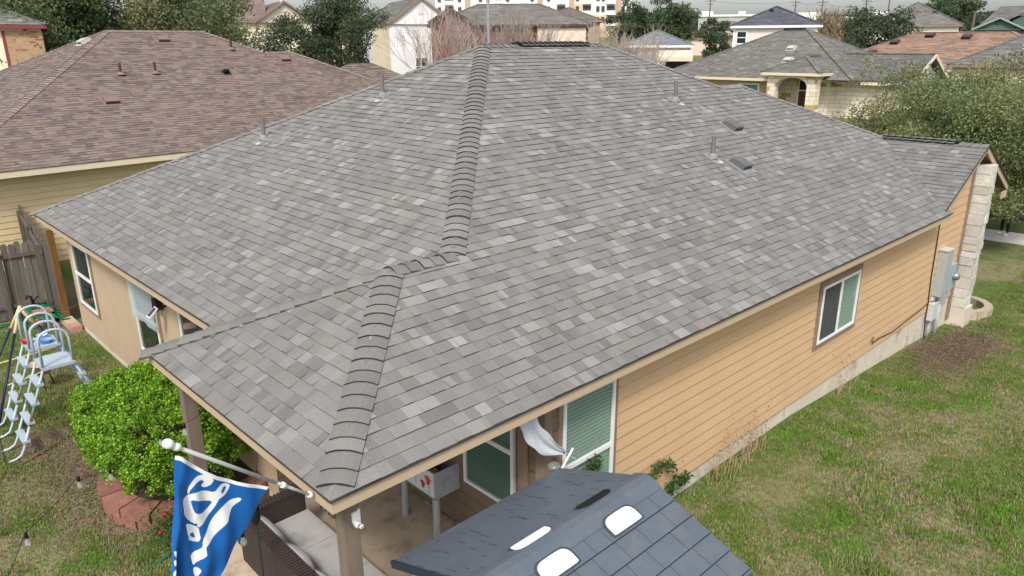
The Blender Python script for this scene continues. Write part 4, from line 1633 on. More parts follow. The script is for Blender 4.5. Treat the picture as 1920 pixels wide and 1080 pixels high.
def pool_ladder():
    mp = mat('ladder_plastic', lin(176, 190, 200, 0.85), 0.5, 0.08, 8, 0.05, 40)
    mt = mat('ladder_tube', lin(180, 196, 206, 0.85), 0.4, 0.06, 8)
    mr = mat('rusty_tube', lin(126, 84, 60, 0.8), 0.85, 0.3, 12)
    t = thing('pool_ladder', 'grey blue pool ladder with empty platform, nearer of the two', 'ladder', (-0.28, 8.35, 0), 'pool ladders in the back yard')
    zp = 1.42
    y0, y1 = 8.10, 8.60
    xf, xb = -0.50, -0.07
    for y in (y0, y1):
        r = MB()
        pts = [V(xf, y, zp - 0.03), V(xf + 0.01, y, zp + 0.42)]
        for k in range(9):
            an = math.pi - math.pi * k / 8
            pts.append(V((xf + xb) / 2 + (xb - xf) / 2 * 0.95 * math.cos(an), y, zp + 0.44 + 0.14 * math.sin(an)))
        pts += [V(xb, y, zp + 0.40), V(xb, y, zp - 0.03)]
        r.tube(pts, 0.021, 10)
        r.build('handrail', mt, t, smooth=True)
    p = MB()
    p.box((xf - 0.02, y0 - 0.03, zp - 0.05), (xb + 0.02, y1 + 0.03, zp))
    p.build('platform', mp, t, bevel=0.012)
    for sgn, xt, xe in ((-1, xf, -0.98), (1, xb, 0.42)):
        for y in (y0 + 0.02, y1 - 0.02):
            l = MB()
            A, B = V(xt, y, zp - 0.04), V(xe, y, 0.16)
            l.tube([A, A + (B - A) * 0.55], 0.019, 8)
            low = A + (B - A) * 0.55
            l.tube([low, low + (B - low) * 0.35], 0.020, 8, 1 if (sgn < 0 and y < y0 + 0.1) else 0)
            l.tube([low + (B - low) * 0.35, B, B + V(sgn * 0.05, 0, -0.09), B + V(sgn * 0.13, 0, -0.13), B + V(sgn * 0.24, 0, -0.14)], 0.020, 8, 0)
            l.build('leg', [mt, mr], t, smooth=True)
        for k in range(4):
            s = (k + 0.75) / 4.2
            c = V(xt, 0, zp - 0.04) + V(xe - xt, 0, 0.16 - zp + 0.04) * s
            b = MB()
            b.box((c[0] - 0.055, y0 - 0.01, c[2] - 0.035), (c[0] + 0.055, y1 + 0.01, c[2] + 0.005))
            b.box((c[0] - 0.045, y0 + 0.03, c[2] + 0.005), (c[0] + 0.045, y1 - 0.03, c[2] + 0.012))
            b.build('tread', mp, t, bevel=0.01)
    copy_thing(t, loc=(-0.20, 9.34, 0), label='grey blue pool ladder with bowls on its platform, farther of the two')
    t.location = (-0.28 + 0.05, 8.34, 0)
    # bowls on the farther platform
    def bowl(x, y, c, lab, r, m=None):
        b = MB()
        b.lathe((x, y, zp + 0.001), [(0, 0), (r * 0.7, 0), (r, 0.07), (r * 1.06, 0.072), (r * 0.95, 0.066), (r * 0.68, 0.015), (0, 0.012)], 18)
        tag(b.build('bowl', mat('bowl_' + lab.split()[0], c, 0.4, 0.05), None, smooth=True), lab, 'bowl')
    bowl(-0.15, 9.21, lin(120, 165, 215), 'blue plastic bowl on the farther ladder platform', 0.10)
    bowl(-0.39, 9.41, lin(205, 70, 64), 'red plastic bowl on the farther ladder platform', 0.08)
    bowl(-0.14, 9.49, lin(170, 196, 224), 'pale blue plastic bowl on the ladder platform behind a blue one', 0.085)


pool_ladder()


def swing_frame():
    t = thing('swing_frame', 'navy blue tubular A-frame stand with yellow foam tops behind the ladders', 'swing frame', (-0.2, 10.4, 0))
    mn = mat('navy_tube', lin(28, 38, 72, 0.9), 0.45, 0.1, 8)
    my = mat('foam_yellow', lin(228, 205, 150, 0.85), 0.8, 0.08, 8)
    for (ya, yb) in ((9.55, 10.35), (10.7, 11.0)):
        pass
    A = V(-0.22, 10.55, 1.72)
    A2 = V(-0.16, 10.85, 1.66)
    feet = [(A, V(-1.05, 9.55, 0)), (A2, V(-1.15, 10.75, 0)), (A, V(0.67, 10.2, 0)), (A2, V(0.68, 11.0, 0))]
    for top, ft in feet:
        l = MB()
        m_ = top + (ft - top) * 0.22
        l.tube([m_, ft], 0.022, 8)
        lo = l.build('leg', mn, t, smooth=True)
        f = MB()
        f.tube([top + V(0, 0, 0.01), top + (ft - top) * 0.06, m_], 0.027, 8)
        f.build('foam_sleeve', my, lo, smooth=True)
    c = MB()
    c.tube([A, A2], 0.03, 8)
    c.build('top_bar', my, t, smooth=True)
    for (a, b, s) in ((0, 2, 0.66), (1, 3, 0.58)):
        k = MB()
        p = feet[a][0] + (feet[a][1] - feet[a][0]) * s
        q = feet[b][0] + (feet[b][1] - feet[b][0]) * s
        k.tube([p, q], 0.013, 6)
        k.build('cross_bar', my, t, smooth=True)
    k = MB()
    k.tube([A + V(0.02, 0.05, 0), A + V(0.03, 0.06, -0.35), A + V(0.05, 0.02, -0.45), A + V(0.08, 0.06, -0.3)], 0.012, 6)
    k.build('strap', M_BLACK, t)


swing_frame()


def back_yard():
    # pink tub on black legs
    t = thing('plastic_tub', 'pale pink plastic tub standing on black legs behind the ladders', 'tub', (-0.05, 10.75, 0))
    b = MB()
    b.lathe((-0.05, 10.75, 0.32), [(0, 0.0), (0.13, 0.0), (0.21, 0.20), (0.225, 0.205), (0.2, 0.19), (0.12, 0.02), (0, 0.02)], 16)
    b.build('basin', mat('pink_plastic', lin(226, 188, 176, 0.9), 0.5, 0.05), t, smooth=True)
    for an in (0.4, 2.5, 4.4):
        l = MB()
        l.tube([(-0.05 + 0.1 * math.cos(an), 10.75 + 0.1 * math.sin(an), 0.34), (-0.05 + 0.17 * math.cos(an), 10.75 + 0.17 * math.sin(an), 0.0)], 0.014, 6)
        l.build('leg', M_BLACK, t)
    # rusty pipe, thin stake
    p = MB()
    p.tube([(-1.05, 7.9, 0.02), (-0.5, 8.22, 0.025), (0.05, 8.55, 0.02)], 0.018, 8)
    tag(p.build('steel_pipe', mat('rust_brown', lin(112, 84, 70, 0.8), 0.85, 0.2, 12), None, smooth=True), 'rusty brown pipe lying on the bare soil by the ladder feet', 'pipe')
    p = MB()
    p.tube([(-1.21, 8.04, -0.1), (-1.19, 8.2, 0.9)], 0.009, 6)
    tag(p.build('metal_stake', mat('stake_dark', lin(70, 58, 50, 0.8), 0.8, 0.2), None), 'thin dark stake standing in the soil left of the ladders', 'stake')
    # brick coloured planter with a black hand pump on it
    p = MB()
    p.box((0.66, 14.55, 0.0), (0.98, 14.82, 0.30))
    p.box((0.63, 14.52, 0.30), (1.01, 14.85, 0.335))
    tag(p.build('clay_planter', mat('terracotta', lin(176, 118, 100, 0.85), 0.85, 0.12, 8), None, bevel=0.012), 'square terracotta planter beside the tangled green hose', 'planter')
    p = MB()
    p.tube([(0.72, 15.0, 0), (0.72, 15.0, 0.45)], 0.05, 10)
    p.tube([(0.72, 15.0, 0.45), (0.70, 15.0, 0.62), (0.62, 15.0, 0.66), (0.60, 14.98, 0.58)], 0.028, 8)
    p.tube([(0.72, 15.0, 0.5), (0.84, 15.0, 0.6)], 0.02, 8)
    tag(p.build('hand_pump', M_BLACK, None, smooth=True), 'black hand pump standing behind the terracotta planter', 'pump')
    # tangled hose
    rng = random.Random(21)
    pts = []
    for k in range(260):
        an = k * 0.42
        r = 0.42 + 0.22 * math.sin(k * 0.37) + rng.uniform(-.03, .03)
        cx, cy = 1.02 - 0.10 * math.sin(k * 0.05), 14.95 + 0.25 * math.sin(k * 0.083)
        pts.append(V(min(cx + r * 0.55 * math.cos(an), 1.32), cy + r * 0.9 * math.sin(an), 0.03 + 0.22 * abs(math.sin(k * 0.21)) + 0.10 * (k % 7 == 0)))
    pts += [V(0.75 - 0.02 * k * 7, 14.35 + 0.05 * math.sin(k) + 0.06 * k, 0.03) for k in range(14)]
    h = MB()
    h.tube(pts, 0.017, 5)
    tag(h.build('garden_hose', mat('green_hose', lin(30, 128, 88, 0.8), 0.5, 0.1), None, smooth=True), 'long green hose lying tangled along the weathered fence', 'hose')
    h = MB()
    h.tube([(-0.95, 3.7, 0.015), (-0.6, 3.98, 0.02), (-0.2, 4.08, 0.02), (0.05, 4.3, 0.02), (0.1, 4.6, 0.02)], 0.014, 6)
    tag(h.build('garden_hose', MATS['green_hose'], None, smooth=True), 'short length of green hose on the soil by the red brick bed', 'hose')
    h = MB()
    h.tube([V(-1.2 + 0.13 * k, 15.05 + 0.10 * math.sin(k * 1.3), 0.02 + 0.03 * (k % 2)) for k in range(16)], 0.016, 6)
    h.tube([V(-1.2 + 0.13 * k, 15.22 + 0.08 * math.sin(k * 0.9 + 1), 0.03 + 0.03 * ((k + 1) % 2)) for k in range(16)], 0.016, 6)
    h.tube([V(0.75, 15.05 + 0.10 * math.sin(15 * 1.3), 0.05), V(0.85, 15.12, 0.06), V(0.75, 15.22 + 0.08 * math.sin(15 * 0.9 + 1), 0.03)], 0.016, 6)
    tag(h.build('garden_hose', MATS['green_hose'], None, smooth=True), 'doubled green hose stretched along the foot of the back fence', 'hose')
    # three edging blocks by the house corner
    for i, (y, c, lab) in enumerate(((14.35, lin(196, 176, 150), 'tan concrete edging block farthest along the beige wall corner'), (14.0, lin(186, 160, 140), 'tan concrete edging block between two others at the wall corner'), (13.68, lin(176, 132, 118), 'pinkish edging block nearest the window at the wall corner'))):
        b = MB()
        b.box((1.10, y - 0.15, 0.0), (1.32, y + 0.15, 0.15))
        tag(b.build('edging_block', mat('edging_%d' % i, c, 0.9, 0.15, 10), None, bevel=0.035), lab, 'block', 'edging blocks at the house corner')


back_yard()


def curb_block(an0, an1, r0, r1, z0, z1, c, m, mb, jit=0.0):
    n = 5
    for k in range(n):
        a, b = an0 + (an1 - an0) * k / n, an0 + (an1 - an0) * (k + 1) / n
        q = [(c[0] + r * math.cos(t), c[1] + r * math.sin(t)) for r, t in ((r0, a), (r1, a), (r1, b), (r0, b))]
        mb.poly([(x, y, z1) for x, y in q], 0, m)
        mb.poly([(q[1][0], q[1][1], z0), (q[2][0], q[2][1], z0), (q[2][0], q[2][1], z1), (q[1][0], q[1][1], z1)], 0, m)
        mb.poly([(q[3][0], q[3][1], z0), (q[0][0], q[0][1], z0), (q[0][0], q[0][1], z1), (q[3][0], q[3][1], z1)], 0, m)
        if k == 0:
            mb.poly([(q[0][0], q[0][1], z0), (q[1][0], q[1][1], z0), (q[1][0], q[1][1], z1), (q[0][0], q[0][1], z1)], 0, m)
        if k == n - 1:
            mb.poly([(q[2][0], q[2][1], z0), (q[3][0], q[3][1], z0), (q[3][0], q[3][1], z1), (q[2][0], q[2][1], z1)], 0, m)


def plant_bed():
    c = (0.82, 5.62)
    mr = mat('red_block', rough=0.9, noise=0.26, scale=9, fine=0.15, fscale=60, attr=True, bump=0.3, bscale=40)
    t = thing('brick_planter', 'round raised planter bed of red concrete blocks under the clipped bush', 'planter bed', (c[0], c[1], 0))
    rng = random.Random(2)
    for row in range(2):
        n = 17
        mb = MB()
        for k in range(n):
            a0 = 2 * math.pi * (k + 0.5 * row) / n + 0.014
            a1 = 2 * math.pi * (k + 1 + 0.5 * row) / n - 0.014
            kk = rng.uniform(0.75, 1.15)
            col = tuple(x * kk for x in lin(152, 106, 92, 0.8)[:3])
            curb_block(a0, a1, 1.0, 1.30 + 0.02 * row, 0.15 * row, 0.15 * row + 0.142, c, col, mb)
        mb.build('block_course', mr, t)
    s = MB()
    s.poly([(c[0] + 1.0 * math.cos(a), c[1] + 1.0 * math.sin(a), 0.22) for a in np.linspace(0, 2 * math.pi, 30)[:-1]])
    s.build('soil', mat('dark_soil', (0.07, 0.05, 0.035, 1), 1.0, 0.3, 20), t)
    # stone bed by the pillar
    t = thing('stone_border', 'curved border of tan stones around the grass by the white pillar', 'flower bed', (18.6, 0.3, -0.55))
    for k in range(9):
        an = R(-175 + 21 * k)
        x, y = 18.95 + 1.0 * math.cos(an), 0.75 + 0.85 * math.sin(an)
        z = float(terrain(x, y))
        b = MB()
        d = V(-math.sin(an), math.cos(an), 0)
        n_ = V(math.cos(an), math.sin(an), 0)
        b.box((-0.17, -0.10, -0.05), (0.17, 0.10, 0.16 + rng.uniform(0, .05)), fr=(V(x, y, z), d, n_, V(0, 0, 1)))
        b.build('stone', mat('border_stone', lin(186, 170, 146, 0.85), 0.9, 0.2, 8), t, bevel=0.03)
    b = MB()
    z = float(terrain(18.6, 1.2))
    b.box((18.2, 1.0, z + 0.25), (18.9, 1.25, z + 0.33))
    b.box((18.25, 1.02, z - 0.02), (18.32, 1.22, z + 0.248))
    b.box((18.78, 1.02, z - 0.02), (18.85, 1.22, z + 0.248))
    tag(b.build('garden_bench', mat('grey_plank', lin(150, 136, 116, 0.8), 0.9, 0.15, 8), None), 'low grey wooden bench behind the stone border by the pillar', 'bench')


plant_bed()

# ------------------------------------------------------------------ foliage


def leaf_quads(P, size, rng, aspect=0.55, flat=0.0):
    n = len(P)
    d = rng.normal(size=(n, 3))
    d[:, 2] *= (1 - flat)
    d /= np.linalg.norm(d, axis=1)[:, None]
    e = rng.normal(size=(n, 3))
    s = np.cross(d, e)
    s /= np.linalg.norm(s, axis=1)[:, None]
    L = (size * rng.uniform(0.6, 1.35, n))[:, None]
    a = P - d * L * 0.5
    b = P + s * L * aspect * 0.5
    c = P + d * L * 0.5
    e2 = P - s * L * aspect * 0.5
    v = np.stack([a, b, c, e2], 1).reshape(-1, 3)
    f = np.arange(4 * n).reshape(-1, 4)
    return v, f


def crown_points(rng, n, centers, radii, tone, shell=0.55):
    k = len(centers)
    w = radii.prod(axis=1) ** (2 / 3.0)
    idx = rng.choice(k, n, p=w / w.sum())
    d = rng.normal(size=(n, 3))
    d /= np.linalg.norm(d, axis=1)[:, None]
    r = shell + (1.12 - shell) * rng.random(n) ** 0.8
    r *= 1 + 0.12 * rng.normal(size=n)
    return centers[idx] + d * radii[idx] * r[:, None], tone[idx]


def make_tree(name, label, x, y, crown_c, crown_r, nclump, nleaf, leaf, col, seed, group=None, trunk_r=0.16, base_z=None, clump=0.30, sparse=0.0, shell=0.4, cat='tree', inner=0.35):
    rng = np.random.default_rng(seed)
    gz = float(terrain(x, y)) if base_z is None else base_z
    t = thing(name, label, cat, (x, y, gz), group)
    cc, cr = np.array(crown_c, float), np.array(crown_r, float)
    d = rng.normal(size=(nclump, 3))
    d /= np.linalg.norm(d, axis=1)[:, None]
    rad = inner + (1 - inner) * rng.random(nclump) ** 0.6
    lob = 0.78 + 0.42 * rng.random(nclump)
    C_ = cc + d * cr * (rad * lob)[:, None]
    C_[:, 2] = np.maximum(C_[:, 2], gz + 0.5)
    rr = cr.mean() * clump * rng.uniform(0.55, 1.25, nclump)
    RR = np.stack([rr * rng.uniform(0.9, 1.4, nclump), rr * rng.uniform(0.9, 1.4, nclump), rr * rng.uniform(0.6, 0.95, nclump)], -1)
    tone = rng.uniform(0.80, 1.22, nclump)
    hue = rng.normal(0, 0.06, nclump)
    P, tn = crown_points(rng, nleaf, C_, RR, np.stack([tone, hue], -1), shell)
    v, f = leaf_quads(P, np.full(len(P), leaf), rng)
    c = np.array(col)[None] * (tn[:, :1] * rng.uniform(0.86, 1.18, (len(P), 1)))
    c[:, 0] *= 1 + tn[:, 1] * 1.6
    fast_mesh('crown', v, f, c, M_LEAF, t)
    tr = MB()
    top = cc + V(0, 0, -cr[2] * 0.25)
    p0 = V(x, y, gz - 0.2)
    fork = p0 + (top - p0) * 0.45
    tr.tube([p0, p0 + (fork - p0) * 0.5 + V(0.06, 0.04, 0), fork], [trunk_r * 1.25, trunk_r, trunk_r * 0.85], 9)
    order = np.argsort(-rr)[:min(18, nclump)]
    for k in order:
        q = C_[k]
        mid = fork + (q - fork) * 0.5 + V(*(rng.normal(0, 0.08 * cr.mean(), 2)), 0.10 * cr.mean())
        tr.tube([fork, mid, q], [trunk_r * 0.5, trunk_r * 0.28, trunk_r * 0.08], 6, cap=False)
    tr.build('trunk', M_BARK, t, smooth=True)
    return t


def make_bush():
    rng = np.random.default_rng(77)
    t = thing('bush', 'large rounded bright green bush in the red block planter', 'bush', (0.72, 5.6, 0.2))
    n = 100000
    c0, r0 = V(0.54, 5.84, 0.86), V(0.98, 1.36, 0.74)
    # clumps of shoots over a boxy rounded body
    k = 800
    d = rng.normal(size=(k, 3))
    d[:, 2] = np.abs(d[:, 2]) * 1.0 - 0.25 * (rng.random(k) < 0.6)
    d /= np.linalg.norm(d, axis=1)[:, None]
    p = 3.8
    s = 1.0 / (np.abs(d) ** p).sum(1) ** (1 / p)
    C_ = c0 + d * s[:, None] * r0 * rng.uniform(0.80, 1.03, k)[:, None]
    C_[:, 2] = np.maximum(C_[:, 2], 0.30)
    RR = np.stack([rng.uniform(0.05, 0.115, k)] * 3, -1)
    P, tn = crown_points(rng, n, C_, RR, rng.uniform(0.75, 1.25, (k, 1)), 0.3)
    # undergrowth inside
    di = rng.normal(size=(9000, 3))
    di /= np.linalg.norm(di, axis=1)[:, None]
    si = 1.0 / (np.abs(di) ** p).sum(1) ** (1 / p)
    Pi = c0 + di * si[:, None] * r0 * rng.uniform(0.55, 0.86, 9000)[:, None]
    P = np.concatenate([P, Pi])
    tn = np.concatenate([tn, np.full((9000, 1), 0.7)])
    ok = P[:, 2] > 0.2
    P, tn = P[ok], tn[ok]
    v, f = leaf_quads(P, np.full(len(P), 0.040), rng, 0.6)
    kk = tn * rng.uniform(0.7, 1.35, (len(P), 1))
    yel = rng.random((len(P), 1))
    col = np.array([[0.075, 0.185, 0.018]]) * (1 - yel) + np.array([[0.265, 0.450, 0.034]]) * yel
    fast_mesh('foliage', v, f, col * kk, M_LEAFB, t)
    st = MB()
    for j in range(22):
        an, rd = rng.uniform(0, 6.28), rng.uniform(0.2, 0.8)
        a = V(0.72 + 0.25 * math.cos(an), 5.6 + 0.3 * math.sin(an), 0.2)
        b = c0 + V(r0[0] * rd * math.cos(an), r0[1] * rd * math.sin(an), rng.uniform(0, 0.4))
        st.tube([a, (a + b) / 2 + V(0, 0, .1), b], [0.022, 0.015, 0.006], 5)
    st.build('stems', M_BARK, t)
    # rose bush and leafy bits
    t = thing('rose_bush', 'small green rose bush with red blooms below the blue flag', 'bush', (-0.2, 4.62, 0))
    n = 900
    P = np.array([-0.02, 4.42, 0.22]) + rng.normal(size=(n, 3)) * np.array([0.17, 0.15, 0.13])
    P = P[P[:, 2] > 0.02]
    v, f = leaf_quads(P, np.full(len(P), 0.045), rng, 0.6)
    fast_mesh('foliage', v, f, np.array([[0.07, 0.13, 0.03]]) * rng.uniform(0.7, 1.6, (len(P), 1)), M_LEAF, t)
    fl = MB()
    fl.lathe((-0.04, 4.46, 0.36), [(0, 0), (0.03, 0.01), (0.04, 0.03), (0.03, 0.05), (0, 0.055)], 10)
    fl.build('bloom', mat('rose_red', lin(176, 26, 50), 0.6, 0.15, 40), t, smooth=True)
    fl = MB()
    fl.lathe((-0.16, 4.34, 0.20), [(0, 0), (0.025, 0.01), (0.033, 0.025), (0.025, 0.04), (0, 0.045)], 10)
    fl.build('bloom', MATS['rose_red'], t, smooth=True)


make_bush()


def litter():
    rng = np.random.default_rng(55)
    for (cx, cy, rx, ry, n, lab) in ((15.3, -0.45, 2.5, 0.8, 9000, 'brown mulch and dead leaves on the soil below the grey meter boxes'), (-0.4, 6.9, 0.9, 2.6, 5200, 'dead grass clods and leaf litter on the bare soil by the bush')):
        P = np.stack([cx + rng.normal(size=n) * rx * 0.5, cy + rng.normal(size=n) * ry * 0.5], -1)
        if cx > 5:
            P = P[P[:, 1] < 0.3]
        z = terrain(P[:, 0], P[:, 1]) + 0.015 + 0.02 * rng.random(len(P))
        v, f = leaf_quads(np.concatenate([P, z[:, None]], 1), np.full(len(P), 0.045), rng, 0.35, 0.75)
        t = rng.random((len(P), 1))
        c = np.array([[0.10, 0.065, 0.045]]) * (1 - t) + np.array([[0.30, 0.22, 0.15]]) * t
        tag(fast_mesh('leaf_litter', v, f, c, M_GRASS), lab, 'leaf litter', kind='stuff')


litter()


def wall_plants():
    rng = np.random.default_rng(5)
    # leafy vines between the shed and the wall
    for i, (pts, lab) in enumerate((
        ([(3.2, 0.2, 0), (3.3, 0.2, 0.9), (3.5, 0.24, 1.38), (3.62, 0.24, 1.45)], 'leafy dark green vine before the large window, behind the shed ridge'),
        ([(4.4, 0.2, 0), (4.6, 0.22, 0.6), (4.95, 0.26, 0.80), (5.35, 0.28, 0.66)], 'thin vine with dark leaves along the tan siding past the shed'),
        ([(4.9, 0.1, 0), (5.1, 0.2, 0.3), (5.4, 0.26, 0.36), (5.75, 0.28, 0.28)], 'low leafy green runner over the concrete footing past the shed'))):
        t = thing('vine', lab, 'plant', pts[0])
        s = MB()
        s.tube(pts, 0.006, 5)
        s.build('stem', M_BARK, t)
        pp = np.array(pts)
        n = (300, 190, 330)[i]
        seg = rng.uniform(1.2, 2.99, n)
        j = seg.astype(int)
        j = np.minimum(j, 2)
        fr = (seg - j)[:, None]
        P = pp[j] * (1 - fr) + pp[j + 1] * fr + rng.normal(size=(n, 3)) * np.array([0.06, 0.03, 0.05])
        v, f = leaf_quads(P, np.full(n, 0.06), rng, 0.6)
        fast_mesh('foliage', v, f, np.array([[0.055, 0.10, 0.028]]) * rng.uniform(0.6, 1.9, (n, 1)), M_LEAF, t)
    # dry weed stalks along the footing
    spots = [(6.45, 'dry brown weed stalks nearest the shed along the concrete footing'), (6.95, 'tall dry weed stalks between two clumps along the concrete footing'), (7.5, 'dry weed stalks with seed heads right of the tall clump'), (10.6, 'lone dry weed clump far along the concrete footing')]
    for x, lab in spots:
        t = thing('dry_weed', lab, 'weed', (x, 0.15, 0), 'dry weeds along the wall footing')
        s = MB()
        for k in range(15 if x < 10 else 9):
            p = V(x + rng.normal(0, 0.16), 0.16 + rng.normal(0, 0.06), -0.05)
            h = rng.uniform(0.25, 0.85) * (0.55 if x > 10 else 1)
            l = V(rng.normal(0, 0.12), min(rng.normal(0, 0.06), 0.05), h)
            q = p + l
            s.tube([p, p + l * 0.6 + V(0.02, 0, 0.02), q], [0.004, 0.003, 0.002], 4, cap=False)
            for b in range(4):
                e = p + l * rng.uniform(0.5, 1)
                s.tube([e, e + V(rng.normal(0, 0.05), rng.normal(0, 0.02), rng.uniform(0.02, 0.08))], [0.0028, 0.0018], 4, cap=False)
        s.build('stalks', mat('dry_stalk', lin(190, 160, 130, 0.85), 0.9, 0.2, 10), t)
        n = 90
        P = np.array([x, 0.13, 0.45]) + rng.normal(size=(n, 3)) * np.array([0.17, 0.05, 0.24])
        P = P[(P[:, 2] > 0.02) & (P[:, 1] < 0.32)]
        v, f = leaf_quads(P, np.full(len(P), 0.028), rng, 0.5)
        fast_mesh('leaves', v, f, np.array([[0.22, 0.14, 0.08]]) * rng.uniform(0.5, 1.2, (len(P), 1)), M_LEAF, t)


wall_plants()

OAK = (0.160, 0.195, 0.088)
OAKD = (0.092, 0.122, 0.064)
OAKL = (0.205, 0.235, 0.100)
G_OAK = 'live oaks behind the brown roofed house'
make_tree('oak_tree', 'dark green live oak at the left, behind the cream and brick house end', 9.2, 46.5, (9.2, 46.5, 7.0), (4.4, 4.4, 4.6), 70, 34000, 0.20, OAK, 101, G_OAK, 0.25)
make_tree('oak_tree', 'dense live oak between the brick house end and the broad oak', 12.2, 49.5, (12.2, 49.5, 7.6), (3.8, 3.8, 5.0), 60, 26000, 0.20, OAKD, 102, G_OAK, 0.25)
make_tree('oak_tree', 'broad round live oak rising over the brown roof ridge', 17.2, 46.0, (16.6, 45.6, 7.2), (3.9, 3.9, 4.1), 80, 40000, 0.19, (0.165, 0.200, 0.092), 103, G_OAK, 0.28)
make_tree('juniper_tree', 'low dark evergreen tree in front of the cream gabled house', 18.2, 33.9, (18.2, 33.9, 6.2), (2.1, 2.1, 1.5), 44, 16000, 0.13, OAKD, 104, None, 0.16)
make_tree('juniper_tree', 'tall dark evergreen tree in front of the white gabled house', 20.1, 32.4, (20.1, 32.4, 6.5), (1.9, 1.9, 2.4), 60, 22000, 0.13, (0.090, 0.122, 0.062), 105, None, 0.18)
make_tree('oak_tree', 'dark oak with rounded top beside the far apartment block', 81.8, 60.2, (81.8, 60.2, 8.2), (3.4, 3.4, 2.8), 40, 9000, 0.34, OAKD, 106, 'dark oaks beyond the main ridge', 0.3)
make_tree('oak_tree', 'tallest dark oak standing against the sky over the blue grey roof', 82.4, 53.8, (82.4, 54.6, 8.6), (2.7, 2.7, 3.4), 46, 10000, 0.32, OAKD, 107, 'dark oaks beyond the main ridge', 0.3)
make_tree('oak_tree', 'small dark tree left of the cream house with the slate roof', 66.0, 37.6, (66.0, 37.6, 6.4), (1.6, 1.6, 2.2), 28, 6000, 0.22, OAKD, 108, None, 0.2)
make_tree('oak_tree', 'wide dark tree behind the stone house roof', 71.0, 24.6, (71.0, 24.0, 6.7), (3.2, 3.2, 2.3), 50, 13000, 0.24, (0.085, 0.112, 0.062), 109, None, 0.25)
make_tree('oak_tree', 'dark tree behind the tall grey roof at upper right', 125, 35.5, (125, 35.5, 10.3), (3.6, 3.6, 2.4), 34, 6000, 0.4, OAKD, 110, None, 0.3)
G_BIG = 'live oaks at the front right corner'
make_tree('oak_tree', 'big olive green live oak overhanging the sidewalk at the right edge', 27.2, 2.6, (27.0, 2.4, 2.85), (3.1, 3.1, 2.6), 150, 95000, 0.095, OAKL, 111, G_BIG, 0.22, clump=0.26)
make_tree('oak_tree', 'airy pale green live oak in front of the white stone wall', 31.0, 7.4, (31.2, 7.2, 3.1), (2.3, 2.3, 2.2), 70, 12000, 0.11, (0.21, 0.23, 0.11), 112, G_BIG, 0.14, clump=0.24)
make_tree('oak_tree', 'dense dark live oak behind the big one, over the front walk', 35.5, 1.8, (35.5, 1.8, 2.9), (3.4, 3.4, 2.6), 80, 26000, 0.15, (0.15, 0.17, 0.08), 113, G_BIG, 0.22)


def bare_tree(label, x, y, h, spread, nst, m, seed, base_z=None, tw=0.016, depth=4, lean=0.0, group=None):
    rng = random.Random(seed)
    gz = float(terrain(x, y)) if base_z is None else base_z
    t = thing('bare_tree', label, 'tree', (x, y, gz), group)
    mb = MB()

    def grow(p, d, l, r, k):
        q = p + d * l
        mid = p + d * l * 0.5 + V(rng.gauss(0, 1), rng.gauss(0, 1), rng.gauss(0, .5)) * l * 0.04
        mb.tube([p, mid, q], [r, r * 0.85, r * 0.7], 4 if r < 0.03 else 6, cap=False)
        if k == 0:
            return
        n = rng.choice((2, 3, 3))
        for i in range(n):
            e = unit(d + V(rng.gauss(0, 1), rng.gauss(0, 1), rng.gauss(0, 0.6)) * spread + V(0, 0, 0.16))
            s = rng.uniform(0.45, 1.0) if i else 1.0
            grow(p + d * l * s if i else q, e, l * rng.uniform(0.62, 0.86), max(r * 0.62, tw * 0.5), k - 1)
    for s in range(nst):
        an = 2 * math.pi * s / nst + rng.uniform(-.3, .3)
        d = unit(V(math.cos(an) * 0.30, math.sin(an) * 0.30, 1))
        grow(V(x + 0.1 * math.cos(an), y + 0.1 * math.sin(an), gz - 0.1), d, h * 0.30, 0.04, depth)
    mb.build('branches', m, t)


G_BARE = 'bare winter trees beyond the main ridge'
bare_tree('leafless tree with spreading pale branches before the white gabled house', 26.6, 32.0, 8.2, 0.30, 5, M_TWIG, 201, depth=5, tw=0.016, group=G_BARE)
bare_tree('bushy leafless reddish tree left of the metal pole', 29.4, 32.2, 8.0, 0.20, 9, M_TWIGR, 202, depth=5, tw=0.016, group=G_BARE)
bare_tree('bushy leafless reddish tree right of the metal pole', 31.8, 29.8, 7.8, 0.20, 9, M_TWIGR, 203, depth=5, tw=0.016, group=G_BARE)
bare_tree('leafless grey tree just right of the beige siding wall', 41.0, 30.3, 6.4, 0.24, 8, M_TWIG, 204, depth=5, tw=0.018, group=G_BARE)
bare_tree('leafless pale tree in front of the blue grey roof', 42.2, 28.4, 5.9, 0.25, 8, M_TWIG, 205, depth=5, tw=0.018, group=G_BARE)
bare_tree('leafless brushy tree before the long orange building', 92, 38.0, 8.5, 0.3, 10, mat('olive_twig', lin(150, 134, 110, 0.75), 0.9, 0.15), 206, depth=4, tw=0.07, group=G_BARE)
bare_tree('leafless brushy tree beside the wide dark tree', 88, 33.0, 7.5, 0.3, 10, MATS['olive_twig'], 207, depth=4, tw=0.07, group=G_BARE)


# ------------------------------------------------------------------ roofs and houses of the neighbourhood


